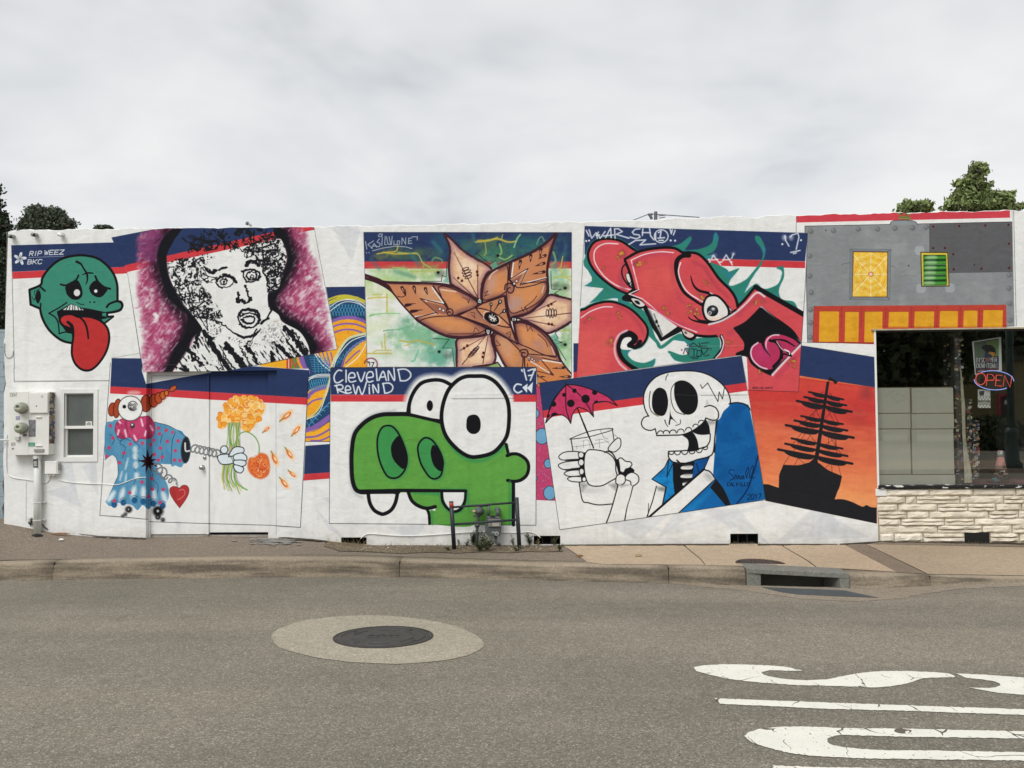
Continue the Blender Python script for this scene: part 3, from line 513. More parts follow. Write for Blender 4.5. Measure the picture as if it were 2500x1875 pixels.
    # smoky feet
    for (x, y, r) in ((430,1370,26),(400,1415,12),(375,1430,9),(700,1385,42),(700,1440,20),(745,1465,14)):
        F(f(ell(x,y,r*1.25,r*1.2)), '#2c2d31', 3.2, .8); F(f(ell(x,y,r*.9,r*.9)), '#141518', 2)
        F(f(ell(x-1,y-1,r*.28,r*.3)), '#d5d7d8', 1.2, .9)
def outl(q): return np.vstack([q, q[:1]])
def paint_flower(c):
    F, K = c.fill, c.stroke
    f = frame(860, 540, 3.95); g = lambda *a: f(P(*a)); D = '#3a1f28'
    pan = g(110,106,2115,108,2115,1500,2070,1540,1790,1600,1776,1405,145,1405)
    F(pan, WHITE); c.clip = c.mask(pan)
    F(g(110,100,2120,100,2120,392,118,390), NAVY); F(g(118,388,2120,390,2120,456,120,458), RED)
    rr = np.random.RandomState(5)
    # green and yellow sprayed mist
    for (x, y, rx, ry, col, al) in ((300,620,260,90,'#b5cf86',.6),(260,980,200,200,'#c5d9a0',.45),(640,1120,330,150,'#4f9a6c',.6),(880,1240,160,150,'#4c9478',.6),(420,560,330,50,'#9fc468',.6),(700,480,260,60,'#a9b65a',.5),(1300,260,260,110,'#5d8a52',.55),(1700,260,200,90,'#4c8568',.5),(2040,600,90,220,'#a3bd62',.5),(2040,1200,90,200,'#7fb06c',.6),(430,1230,330,150,'#bcd7b4',.5),(520,320,330,50,'#6b7d4c',.5)):
        F(f(smooth(ell(x,y,rx,ry,0,9)+rr.randn(9,2)*16, True)), col, 10, al, c.noise(18, .3, .6, 190+int(x) % 9, 4))
    for (x, y, rx, ry, col, al) in ((420,480,260,40,'#9dc27a',.7),(620,520,240,60,'#8fbd83',.6),(300,540,200,50,'#a8cf9a',.5),(760,420,120,60,'#7fae62',.6),(560,1000,120,120,'#5fa27c',.7),(720,1130,220,80,'#69ac84',.75),(620,1090,260,70,'#8cc09a',.6),(820,1290,170,110,'#5aa58c',.7),(640,1320,110,80,'#a5cfb4',.5),(330,700,220,60,'#cddc9c',.5),(300,900,160,30,'#b8dba8',.5),(1250,330,170,60,'#4d7d5c',.75),(1480,300,200,80,'#39745f',.7),(1700,230,220,90,'#2d6a68',.6),(1080,250,130,120,'#2c5f6e',.5),(850,240,90,140,'#2b6073',.5),(600,330,300,60,'#4b6c4c',.6),(320,340,120,30,'#8a8a48',.6),(1960,560,130,170,'#7fb98c',.65),(2010,700,100,100,'#8cb48e',.6),(2040,1130,80,160,'#86b07c',.7),(2080,1300,80,160,'#8fc48f',.6),(1380,370,200,50,'#58906c',.8),(960,1150,90,50,'#4a8f74',.8),(1990,300,90,190,'#356a66',.5)):
        F(f(smooth(ell(x,y,rx,ry,0,9)+rr.randn(9,2)*12, True)), col, 9, al, c.noise(14, .25, .6, 90+int(x) % 9, 3))
    for (x, y, r) in ((850,500,50),(920,1290,40),(1960,620,40),(2050,640,40),(1100,500,30),(960,440,40),(2040,1190,30),(1930,850,30)): F(f(ell(x,y,r,r*.8)), '#3d4a42', 5, .5)
    yl = '#c2b04a'
    for s_, w, col in (((240,315,330,300,420,290,440,240),3.4,yl),((440,300,540,310,630,315,680,400,760,450),3.0,'#a4b96a'),((300,300,420,315,620,310),3.6,yl),((390,445,450,450,520,460),3,'#9fc06c'),((560,480,700,480,860,470),3,'#b2bf62'),((680,470,690,420),2.6,'#9fb660'),((1190,200,1300,190,1400,170,1500,200,1580,195),4.6,yl),((1210,185,1330,180,1400,155),3,yl),((1280,200,1290,300,1270,330),3,'#94a858'),((1420,220,1440,300,1410,340,1480,370,1540,330),4,'#8fb66a'),((1560,250,1590,170,1620,130),4,'#8fc08a'),((1440,170,1450,130),2.4,'#a5b960'),((150,745,250,735,340,735),3,'#cdb64c'),((335,700,335,880),3,'#c9b44a'),((200,710,290,705),2.6,'#c0bd55'),((170,905,300,890,460,890),2.6,'#8ac58a'),((170,912,210,900),4,'#7fc07a'),((300,1060,340,1050,470,1040,560,1010),3,'#72b083'),((310,1085,320,1240),3,'#c9b454'),((280,1160,290,1220),3,'#c9b454'),((145,1275,380,1275),3.4,'#c9b45a'),((200,1270,240,1245,380,1245),2.6,'#c9b45a'),((460,1150,560,1165,640,1150,790,1190),4.2,'#b8b25c'),((500,1200,560,1185),2.6,'#c0b65c'),((620,1280,600,1340,570,1350),4,'#7cc3a0'),((640,1240,620,1300),4,'#7cc3a0'),((1780,220,1800,170,1830,150,1850,190),3,'#6f9a84'),((1990,450,2060,540,2110,570),3,'#c9c05c'),((2030,340,2010,450),3,'#c4b45c'),((1940,540,2110,535),3,'#c3bd5a'),((2100,1050,2000,1060),3,'#b6bc62'),((1940,300,1960,380,1920,420),5,'#7f9f78'),((770,380,800,350,860,370,870,400),4,'#6b9268')):
        K(f(smooth(P(*s_))), w, col, .5, .9)
    for s_, al in (((180,370,260,460),.5),((560,310,640,420),.6),((780,200,860,290),.6),((1160,120,1180,200),.5),((2060,240,2040,330),.5),((410,480,600,540),.5)): K(g(*s_), 7, '#3f7f80', 4, al)
    # dark zigzags with green echo
    for s_ in ((665,578,860,580,866,522,905,540,916,370),(1190,300,1325,415,1388,375,1402,420,1560,340),(1915,480,1920,655,2015,655,1950,695,2112,770),(780,1130,935,1138,870,1222,965,1222,985,1400),(2090,995,1955,1075,1985,1125,1950,1145,2025,1168,1960,1180,2060,1340)):
        K(g(*s_), 1.5, '#1c2420')
    F(g(905,540,925,380,940,600,870,585), '#5c9c80', 3, .7); F(g(1330,420,1390,380,1405,425,1480,400,1360,480), '#5aa287', 2, .9); F(g(880,1220,960,1225,1000,1400,990,1140,940,1140), '#5c9c80', 3, .8); F(g(1900,1110,1960,1085,1985,1130,2000,1250,1900,1120), '#5aa287', 3, .8)
    for (x, y) in ((828,495),(2053,645),(2053,1190),(838,1258),(1405,332)): F(f(ell(x,y,15,14)), '#1a1c1c', .8)
    def petal(out, body='#c08560', edge='#7a4a50', w=5.2):
        q = f(out); K(outl(q), w*1.5, D, 0, 1); F(q, body)
        cl0 = c.clip; c.clip = c.mask(q)*cl0 if cl0 is not None else c.mask(q)
        K(outl(q), 17, edge, 6, .8); K(outl(q), w*.9, D, 0, 1)
        return cl0
    def glow(x, y, rx, ry, rot, col='#dd935a', al=.65): F(f(ell(x,y,rx,ry,rot)), col, 9, al)
    lite = '#e8c6a4'
    # pale fan petals (4) : top, right, bottom
    for out, lines, dots, coil, base in (
        (smooth(P(890,125,890,125,960,180,1060,280,1180,360,1290,420,1340,470,1300,500,1250,600,1240,760,1240,760,1100,690,950,600,950,600,935,450,945,260), True), ((980,300,1225,760),(1208,420,1212,740),(970,540,1190,740)), ((1022,548),(1204,488),(1208,520),(1058,574)), (1105,500,-70), (1225,765)),
        (smooth(P(2120,760,2120,760,2000,730,1900,715,1820,800,1700,880,1600,930,1600,930,1700,970,1800,1040,1880,1075,1960,1050,2120,960,2120,960), True), ((1640,925,1965,770),(1660,935,2110,885),(1680,950,1950,1005)), ((1892,815),(1920,798),(1895,990),(1925,995)), (1920,885,0), (1590,940)),
        (smooth(P(1310,1060,1310,1060,1200,1110,1020,1140,1010,1250,1010,1420,1010,1420,1250,1420,1250,1420,1350,1380,1380,1300,1350,1180,1330,1090,1330,1060), True), ((1300,1090,1060,1380),(1310,1100,1260,1370),(1300,1100,1040,1245)), ((1078,1225),(1110,1200),(1265,1270),(1258,1308)), (1170,1260,-55), (1310,1060))):
        s0 = petal(out, lite, '#9a6a78', 4.6)
        F(f(out), '#d8a27a', 2, .5, c.noise(8, .45, .7, 95, 3))
        cx, cy = np.mean(out, 0); glow(cx, cy, 80, 60, 0, '#f3dcc4', .6)
        for l in lines: K(g(*l), 1.7, D, 0, 1, [.6,1,1.5]); K(g(l[0]+9,l[1]-5,l[2],l[3]), 1.2, '#b5755f', 0, .6)
        for (x, y) in dots: F(f(ell(x,y,12,14)), '#4a1c20', .5)
        x, y, a = coil
        for k in range(4):
            t = (k-1.5)*26; r = math.radians(a); px, py = x+t*math.cos(r+(0 if a == 0 else 1.57)*0), y
            dx, dy = (t, 0) if a == 0 else ((t*.35, t) if a == -70 else (t*-.6, t*.8))
            K(f(outl(ell(x+dx, y+dy, 12, 44 if k in (1, 2) else 34, 0 if a == 0 else 70 if a == -70 else 60, 16))), 1.9, D)
        c.clip = s0
    # left double petal
    P1 = smooth(P(120,520,120,520,240,560,330,590,600,598,800,605,960,630,1100,700,1240,800,1240,800,1160,850,1010,905,1100,930,1270,1020,1320,1060,1250,1100,1000,1120,850,1080,720,1010,640,960,600,920,480,790,380,670,250,590,120,545,120,545), True)
    s0 = petal(P1)
    F(g(330,610,780,620,900,800,900,900,620,930,560,900,470,780,380,660), '#c6845c'); F(g(600,640,780,640,860,780,660,740), '#cd9670', 6, .7)
    glow(980,740,110,60,30); glow(950,980,210,50,8); F(f(ell(740,700,120,70,20)), '#cf9a74', 8, .6); F(f(ell(1100,690,60,30,30)), '#8b6275', 8, .6)
    K(f(outl(smooth(P(830,640,900,628,1060,690,1200,770,1180,830,1010,905,930,870,880,780,850,700), True))), 2.6, D); K(f(outl(smooth(P(650,965,740,930,900,915,1100,930,1280,1020,1240,1070,1100,1110,920,1100,760,1050,690,1010), True))), 2.4, D)
    K(g(240,560,330,590,600,600), 5, D); F(g(120,520,240,550,360,620,420,720,250,600), D)
    K(g(780,625,905,800,930,850), 4, D); K(g(770,640,880,790,700,755,810,890,590,925,560,900), 3, '#e8e3dc'); K(g(655,745,880,800,930,840), 2.2, D); K(g(655,745,820,890), 2.2, D); K(g(820,880,590,935,640,960), 2.4, D)
    F(g(690,770,905,825,900,900,815,880), '#9c6450'); 
    for (x, y) in ((845,845),(878,860)): F(f(ell(x,y,12,12)), '#e8e4e0'); K(f(outl(ell(x,y,12,12))), 1, D)
    for (x0, y0, x1, y1) in ((480,640,515,720),(595,635,612,700),(705,650,725,705),(610,795,520,810),(680,855,570,870)):
        K(g(x0,y0,x1,y1), 8.5, D, 0, 1, [1,.6,.15] if x0 < x1 else [.15,.6,1]); K(g(x0+2,y0+8,x0*.6+x1*.4,y0*.6+y1*.4+6), 3, '#c98f6c', 0, 1, [1,.6])
    K(f(smooth(P(510,655,515,710,480,730,440,725))), 2, D); K(g(855,658,1000,680), 2.4, '#f3e6dc', 1, .9); K(f(smooth(P(670,990,710,1030,785,1058))), 2.2, '#f3e6dc', 1, .9); K(f(smooth(P(920,1085,1100,1085,1230,1080))), 1.6, D)
    K(g(1060,730,1110,755,1120,790,1135,740), 1.4, D); K(g(1170,1070,1185,1025,1225,1060), 1.4, D)
    F(f(ell(938,885,40,40)), '#9c6656', 1, .5); K(f(smooth(P(905,880,915,850,950,845,972,870,960,905,925,905,920,880,945,875))), 3, D)
    c.clip = s0
    # top right double petal
    P2 = smooth(P(1970,118,1970,118,1860,220,1700,320,1520,400,1360,480,1290,540,1255,640,1250,760,1260,800,1260,800,1460,720,1500,860,1520,930,1560,920,1700,880,1800,800,1880,700,1880,560,1880,440,1920,260), True)
    s0 = petal(P2)
    F(g(1550,400,1900,240,1870,440,1865,560,1600,620,1510,560), '#c6845c'); glow(1400,600,90,110,-20); glow(1660,740,190,90,-35); F(f(ell(1560,800,90,60,-30)), '#b29aa2', 9, .6); F(f(ell(1340,600,40,90,15)), '#b8a0a4', 9, .5)
    K(f(outl(smooth(P(1270,760,1265,640,1300,540,1400,450,1490,430,1500,560,1470,690), True))), 2.6, D); K(f(outl(smooth(P(1500,600,1600,640,1740,620,1860,590,1870,680,1780,790,1640,860,1530,880,1490,740), True))), 2.4, D)
    K(g(1520,400,1510,560,1570,620), 5, D); K(g(1555,400,1535,545,1690,470,1625,605,1870,545), 3, '#e8e3dc'); K(g(1540,390,1525,555,1695,455,1620,615,1870,550), 2, D); K(g(1620,600,1870,580), 2, D)
    F(g(1540,570,1640,510,1600,600,1570,610), '#8d6056'); 
    for (x, y) in ((1562,602),(1585,577)): F(f(ell(x,y,11,11)), '#e8e4e0'); K(f(outl(ell(x,y,11,11))), 1, D)
    for (x0, y0, x1, y1) in ((1622,385,1608,465),(1722,330,1718,390),(1820,270,1810,350),(1860,330,1800,360),(1850,405,1770,430),(1850,488,1740,510)):
        K(g(x0,y0,x1,y1), 8, D, 0, 1, [1,.6,.15]); K(g(x0*.8+x1*.2,y0*.8+y1*.2,x0*.5+x1*.5,y0*.5+y1*.5), 3, '#c98f6c')
    F(f(ell(1518,648,42,42)), '#8d5d58', 1, .6); K(f(smooth(P(1470,660,1480,610,1530,600,1560,640,1545,685,1510,690,1495,655,1520,640))), 3.2, D); K(f(smooth(P(1320,560,1345,510,1400,470))), 2, '#f3e6dc', 1, .9); K(f(smooth(P(1850,620,1830,690))), 2, '#f3e6dc', 1, .8)
    K(g(1275,690,1310,670,1280,720,1320,705), 1.3, D); K(g(1630,830,1650,870,1670,825,1690,870), 1.4, D); K(f(smooth(P(1660,830,1740,770,1780,720))), 1.6, D)
    c.clip = s0
    # bottom right double petal
    P3 = smooth(P(1560,980,1560,980,1640,970,1760,1010,1880,1100,1960,1220,2000,1330,2060,1420,2130,1500,2130,1500,2120,1640,1700,1640,1700,1640,1500,1420,1430,1300,1370,1180,1360,1090,1400,1070,1400,1070,1600,1180,1600,1180), True)
    s0 = petal(P3)
    glow(1500,1240,90,150,-25); glow(1740,1130,170,70,38); F(f(ell(1480,1200,60,120,-20)), '#caa08a', 8, .5); F(f(ell(1800,1190,60,40,40)), '#a98490', 8, .5)
    F(g(1660,1330,2040,1370,2130,1520,2000,1640,1700,1640), '#cf8450')
    K(f(outl(smooth(P(1560,1000,1640,980,1780,1040,1900,1160,1970,1300,1860,1290,1700,1220,1600,1170,1570,1080), True))), 2.6, D); K(f(outl(smooth(P(1370,1120,1430,1090,1560,1190,1640,1290,1640,1420,1620,1600,1500,1420,1400,1280), True))), 2.6, D)
    K(g(1690,1280,1960,1300), 2.4, D); K(g(1800,1335,2040,1370,2110,1480), 3, '#e8e3dc'); K(g(1660,1300,1670,1600), 3.4, D); K(g(1700,1340,1940,1480,1800,1310,2030,1360), 2.2, D); K(g(1720,1350,1900,1460), 2.4, '#e8e3dc'); K(g(1690,1370,1690,1420,1940,1485), 1.8, D); K(g(1680,1420,1900,1560,1780,1560), 1.8, D)
    for (x0, y0, x1, y1) in ((2040,1412,1930,1418),(2095,1498,2000,1500),(1780,1490,1860,1500)): K(g(x0,y0,x1,y1), 7, D, 0, 1, [1,.6,.15]); K(g(x0*.8+x1*.2,y0,x0*.5+x1*.5,y0), 2.6, '#c98f6c')
    F(g(1700,1290,1830,1310,1790,1370,1700,1330), '#9c6a5a')
    for (x, y) in ((1705,1315),(1735,1330),(1755,1345)): F(f(ell(x,y,11,11)), '#d8cac4'); K(f(outl(ell(x,y,11,11))), 1, D)
    F(f(ell(1655,1275,40,38)), '#9c6656', 1, .5); K(f(smooth(P(1615,1260,1630,1240,1680,1240,1695,1280,1670,1310,1635,1300,1640,1265,1665,1270))), 3.2, D)
    K(g(1390,1150,1430,1195,1385,1200), 1.5, D); K(g(1680,990,1690,1060,1720,1020,1740,1060), 1.4, D); K(f(smooth(P(1790,1090,1860,1150,1885,1210))), 1.6, D); K(g(1920,1210,1950,1290), 2, '#f3e6dc', 1, .8)
    c.clip = s0
    # centre eye band
    cen = f(P(1020,910,1190,830,1260,790,1470,720,1530,1000,1585,1170,1570,1170,1300,1030))
    F(cen, '#c1835f'); K(outl(cen), 4, D); K(g(1470,720,1490,870,1530,1010,1590,1180), 5, D); K(g(1030,915,1300,1010,1590,1180), 5, D); K(f(smooth(P(1160,830,1260,940,1350,1010,1470,1090,1590,1160))), 4, '#7c5660', 2, .5)
    F(g(1100,880,1160,850,1330,990,1580,1170,1400,1060,1250,970,1100,920), '#a56f5c', 2, .7)
    ey = smooth(P(1190,835,1190,835,1280,850,1380,890,1460,950,1535,1025,1535,1025,1430,1010,1330,970,1250,910), True); F(f(ey), '#cf9068'); K(f(outl(ey)), 3, D)
    F(f(ell(1345,935,78,50,32)), '#16141a'); K(f(ell(1345,935,86,58,32,20,-60,70)), 1.5, '#e6ded4'); K(f(ell(1345,935,90,58,32,20,130,230)), 1.3, '#e6ded4')
    for l in ((1325,905,1375,965),(1350,895,1340,960),(1375,910,1330,950),(1320,930,1385,935),(1355,965,1385,935),(1320,915,1390,955)): K(g(*l), 1.8, '#e8e8e0')
    for (x, y, x1, y1, r) in ((1338,800,1335,870,11),(1425,775,1370,865,15),(1465,865,1410,905,13)): K(g(x,y,x1,y1), 4.5, '#16141a', 0, 1, [1,.5,.3]); F(f(ell(x,y,r+4,r+7)), '#16141a'); F(f(ell(x+1,y,r*.4,r*.8)), '#e8e8e4')
    for (x, y) in ((1228,770),(1310,1060),(1560,945)):
        F(f(ell(x,y,32,30)), '#141218')
        for k in range(3): K(g(x-14+(x > 1500)*k*12,y-10+(x < 1500)*k*11,x+14-28*(x > 1500)+(x > 1500)*(k*12+2),y-6+(x < 1500)*k*11+20*(x > 1500)), 1.6, '#e8e8e4')
        F(f(ell(x+(14 if x > 1500 else 0),y+(0 if x > 1500 else (-18 if y < 900 else 22)),7,7)), '#e8e8e4')
    K(g(1140,880,1175,880,1185,935,1150,900), 1.2, D); K(g(1485,1080,1525,1065,1530,1100,1490,1085), 1.3, D)
    F(f(ell(1520,1115,8,8)), D)
    K(g(1160,1400,1390,1370,1330,1420), 2, D); F(g(1290,1400,1400,1370,1430,1410), '#8fb070', 1); K(g(1180,1405,1310,1390,1400,1360,1440,1410), 3.2, D)
    c.clip = None
    K(outl(pan), .9, '#20222a', 0, .7); K(g(145,1407,1776,1407), 1.5, '#e6e3dc')
    K(f(ell(180,1380,62,60,0,20,190,400)), 3, '#7a2a4c', 1.2, .9)
    for s_ in ((155,1355,158,1368),(168,1355,168,1392),(185,1362,210,1360,192,1400),(150,1352,150,1360)): K(g(*s_), 2, '#1c1c20')
    # silver tag top left
    for s_ in ((128,195,140,270),(205,190,150,225,195,262),(185,260,212,215,235,250),(200,240,232,238),(262,170,238,200,270,215,262,245,235,245),(290,150,285,235),(318,145,312,225,330,225),(330,150,345,222,368,222),(355,150,372,225),(385,145,378,225),(402,190,400,225,425,225),(435,190,432,225,455,222,458,190,435,190),(478,222,480,160,515,222,515,160),(545,165,540,215,575,212),(545,190,570,188),(545,165,575,162),(575,150,628,150,626,180),(195,285,300,258,420,240,520,248,575,265,560,262),(250,140,265,122,290,125,282,145,255,150),(135,300,140,308),(160,300,164,306)):
        K(f(P(*s_)), 2.0, '#aeb9c0', .3, .95)

def paint_creature(c):
    F, K = c.fill, c.stroke
    f = frame(1400, 530, 3.6867); g = lambda *a: f(P(*a)); RB, HL, TE = '#d04e55', '#ecdfe6', '#2f8272'
    # strip of an older panel left of it
    F(g(0,1135,45,1135,40,1395,0,1395), NAVY); F(g(0,1395,40,1390,36,1440,0,1460), RED)
    pan = g(103,80,2107,143,2088,600,2050,1160,2025,1573,1575,1555,1510,1240,570,1365,30,1440,62,800)
    F(pan, WHITE); c.clip = c.mask(pan)
    F(g(100,75,2110,140,2085,398,1210,372,100,340), NAVY); F(g(1000,365,2085,400,2085,460,1000,430), RED)
    # teal flames
    def teal(*p):
        q = f(smooth(P(*p), True)); F(q, TE, .6); F(q, '#2f7fa8', 3, .55, c.noise(12, .52, .72, 105, 2))
    teal(90,400,90,400,150,240,250,185,340,180,440,205,540,270,590,300,590,300,500,700,500,700,380,1000,60,880,60,880,160,620,110,560,100,480)
    F(g(86,430,130,480,165,540,165,580,100,620,270,640,250,690,145,770,230,745,400,690,400,760,250,745,62,860,60,600), WHITE)
    teal(98,620,98,620,170,570,200,500,300,560,460,660,460,740,380,730,300,740,145,772,145,772,200,720,275,640,275,640,200,632)
    teal(560,310,560,310,760,280,880,262,960,240,1040,180,1060,180,1060,210,1010,285,1010,300,1140,285,1240,240,1265,160,1285,140,1305,200,1270,300,1200,340,1260,340,1230,380,1200,390,1400,500,1200,700,900,500,700,380)
    teal(1210,440,1210,440,1300,510,1400,490,1480,462,1490,470,1440,530,1410,570,1400,610,1440,615,1540,570,1600,510,1690,390,1700,300,1640,210,1640,170,1680,180,1720,260,1725,330,1690,430,1640,500,1590,580,1540,680,1540,680,1640,600,1700,640,1760,640,1840,600,1875,520,1870,480,1830,460,1860,440,1890,450,1895,540,1860,620,1850,680,1880,740,1980,760,2020,820,2060,860,2060,920,1700,900,1500,900,1350,750)
    teal(450,760,620,830,690,950,740,1080,790,1160,790,1160,920,1080,960,1050,1100,1090,1290,1070,1320,1170,1280,1270,1150,1290,1000,1300,920,1290,870,1240,850,1215,870,1210,960,1240,1020,1240,1010,1180,900,1150,780,1220,640,1000)
    F(g(560,860,640,960,690,1040,770,1160,860,1100,1000,1120,1050,1170,900,1190,960,1230,880,1230,840,1260,860,1300,740,1340,560,1360,480,1240,520,1150,440,1000), WHITE)
    F(f(smooth(P(850,1215,870,1205,980,1240,1060,1210,1100,1110,1290,1075,1310,1170,1280,1260,1150,1290,1000,1305,930,1290,880,1240), True)), TE, .5)
    teal(420,1160,420,1160,480,1180,540,1180,540,1180,490,1230,540,1290,640,1310,740,1270,740,1270,720,1340,640,1365,500,1365,430,1280)
    K(f(smooth(P(620,980,680,1050,750,1120,790,1170,900,1090,960,1060))), 8, TE, .8)
    # tail curl bottom left
    tail = smooth(P(30,930,120,830,240,780,360,775,500,830,600,920,655,1000,650,1080,600,1150,530,1165,520,1150,560,1110,545,1060,490,1045,430,1080,405,1150,420,1240,480,1320,560,1370,560,1370,30,1500,30,1500), True)
    K(f(outl(tail)), 15, TE, 1, .95)
    K(f(outl(tail)), 11, BLACK); F(f(tail), RB)
    F(f(smooth(P(405,1150,420,1060,500,1020,570,1060,580,1110,540,1150,520,1140,560,1100,530,1050,480,1048,430,1085), True)), BLACK)
    F(f(smooth(P(440,1090,490,1060,540,1090,520,1130,500,1160,540,1190,440,1190,420,1150), True)), WHITE)
    K(f(smooth(P(600,1120,560,1170,520,1160,500,1150,540,1110,530,1070,480,1062,430,1090,405,1170,430,1260,500,1330,570,1372))), 10, BLACK)
    K(f(smooth(P(70,905,150,850,260,810,350,808))), 2.6, HL, .4); K(f(smooth(P(480,1020,410,1060,372,1140,378,1240,420,1320,480,1375))), 4.4, '#e3c9d4', 1.6, .95)
    K(f(smooth(P(400,800,500,860,590,960,625,1040))), 7, '#a23c50', 4, .5); F(g(30,1000,350,1000,300,1460,30,1500), '#e4675e', 14, .5)
    # nose bulb
    nose = smooth(P(150,300,200,230,300,205,420,225,520,290,570,330,520,400,540,640,490,680,490,680,380,630,260,540,180,450,145,370), True)
    K(f(outl(nose)), 12, BLACK); F(f(nose), RB); K(f(smooth(P(400,240,280,240,200,290,185,370,215,450,290,545,400,620,520,655))), 3, HL, .5, .95); K(f(smooth(P(560,330,460,440,430,560,450,640))), 14, '#a8405c', 5, .55)
    F(f(smooth(P(430,480,450,430,500,415,520,500,560,640,500,620,440,540), True)), '#c24a50'); K(f(smooth(P(510,410,450,440,435,500,460,570,510,630))), 3.4, BLACK)
    F(f(smooth(P(470,520,500,500,540,540,560,600,540,650,490,600), True)), BLACK); F(f(smooth(P(478,510,500,515,525,550,505,590,480,550), True)), '#dedcd8'); F(f(ell(525,605,17,18)), '#c4cad0'); F(f(ell(525,610,9,10)), BLACK)
    # head
    head = smooth(P(475,385,475,385,600,320,760,290,900,290,980,330,1040,330,1120,345,1200,420,1300,560,1400,660,1450,740,1470,830,1470,830,1550,750,1640,640,1640,640,1760,700,1960,820,2070,880,2070,880,2050,1130,2050,1130,1960,1000,1700,820,1700,820,1560,960,1400,1030,1250,1060,1100,1050,980,1005,830,940,700,840,620,770,460,730,460,730,560,650,560,650,520,500), True)
    K(f(outl(head)), 13, BLACK); F(f(head), RB)
    K(f(P(1640,630,2080,880)), 12, BLACK); 
    F(f(smooth(P(540,640,540,640,590,660,520,700,520,700,600,740,560,760,460,730,460,730), True)), BLACK)
    K(f(P(520,390,588,652,500,692,620,735)), 2.6, HL, .2); K(f(smooth(P(518,388,640,335,780,312,900,320))), 2.6, HL, .4); K(f(smooth(P(620,735,700,800,780,870,940,965,1110,1035))), 2.4, HL, .4)
    K(f(smooth(P(530,430,640,360,760,335,880,340))), 6, '#b24060', 3, .5); K(f(smooth(P(880,440,900,600,980,760,1130,880))), 7, '#b04058', 4, .45); K(f(smooth(P(700,820,860,920,1100,1000,1300,1010))), 8, '#c0406a', 4, .4)
    F(f(ell(760,580,180,170,30)), '#e0605a', 14, .6)
    # brow roll
    K(f(smooth(P(1040,345,980,350,930,400,930,500,960,600,1010,680,1100,745,1170,790))), 11, BLACK); F(f(smooth(P(960,400,1020,370,1100,375,1190,450,1290,590,1400,700,1450,780,1440,840,1440,840,1360,760,1200,690,1160,770,1100,740,1000,660,960,560,945,470), True)), RB)
    K(f(smooth(P(965,410,945,480,960,560,1000,640,1060,700,1170,765))), 3, HL, .4); K(f(smooth(P(1055,530,1080,610,1130,660,1230,690,1340,760,1420,840))), 7, BLACK, 0, 1, [.3,.8,1,1,.8]); K(f(smooth(P(1230,680,1330,740,1420,840))), 2.4, HL, .4)
    K(f(smooth(P(1080,400,1180,460,1270,600,1390,720))), 7, '#a2384c', 4, .5)
    # big eye
    eye = smooth(P(1205,730,1280,715,1340,760,1385,830,1380,890,1320,925,1240,930,1195,900,1175,820), True)
    K(f(outl(eye)), 11, BLACK); F(f(eye), '#e2e2de'); F(f(smooth(P(1190,880,1250,900,1370,890,1340,925,1240,930), True)), '#f0c8a8', 3, .5)
    F(f(ell(1252,843,52,50)), BLACK); F(f(ell(1250,835,34,30)), '#555e66', 5, .6); F(f(ell(1258,825,14,11)), '#eeeeee', 2, .95); F(f(ell(1228,862,16,16)), '#dfe3e6'); F(f(ell(1228,862,10,10)), BLACK); F(f(ell(1228,862,4,4)), '#eee')
    K(f(smooth(P(1035,900,1080,930,1200,950,1300,940,1400,890,1460,840))), 8, BLACK, 0, 1, [.3,.8,1,1]); K(f(smooth(P(1085,885,1130,925,1190,935))), 3.4, BLACK)
    K(f(smooth(P(1220,965,1340,930,1470,850,1560,770,1650,680,1720,715))), 4.6, HL, .8, .95)
    K(f(smooth(P(1480,880,1600,770,1660,720,1720,760))), 9, '#a83a52', 5, .45)
    # second snout mouth
    mth = smooth(P(1450,1000,1450,1000,1560,940,1690,810,1690,810,1840,930,1950,1020,2050,1140,2050,1140,1780,1430,1780,1430,1680,1380,1600,1320,1560,1250,1500,1240,1470,1230,1540,1200,1540,1200,1540,1120), True)
    F(f(smooth(P(1290,1060,1460,1010,1530,1110,1545,1200,1470,1250,1280,1280,1280,1280,1330,1190,1340,1130,1300,1070), True)), RB)
    K(f(smooth(P(1330,1070,1345,1130,1335,1190,1270,1275))), 8, BLACK); K(f(smooth(P(1332,1068,1352,1130,1330,1210,1280,1270))), 3, HL, .4); K(f(smooth(P(1400,1050,1470,1010,1530,1080))), 10, '#b04055', 5, .5)
    K(f(outl(mth)), 5, BLACK); F(f(mth), BLACK); K(f(P(1690,810,1860,960,2052,1140,1780,1425)), 4.2, HL, .8, .95); K(g(2052,1140,1780,1430), 2, BLACK); K(g(1700,820,2045,1130), 1.4, BLACK)
    F(g(1560,1250,1650,1350,1780,1430,2050,1145,2025,1573,1575,1555), RB); F(f(mth), BLACK)
    K(f(smooth(P(1790,1420,1900,1300,2045,1150))), 5, HL, 1.4, .95); K(f(smooth(P(1840,1430,1950,1310,2030,1230))), 9, '#b5395f', 4, .5)
    tg = smooth(P(1600,1220,1620,1160,1670,1130,1710,1140,1740,1080,1800,1060,1880,1060,1980,1100,2030,1140,2030,1140,1960,1220,1860,1310,1800,1360,1730,1370,1650,1330,1610,1280), True)
    F(f(tg), '#b5345c'); K(f(smooth(P(1660,1130,1610,1170,1597,1230,1620,1290,1680,1345,1740,1365))), 3.4, '#f0d0e0', .8); K(f(smooth(P(1760,1240,1735,1180,1740,1110,1790,1065,1850,1060))), 3, '#f0d0e0', .8)
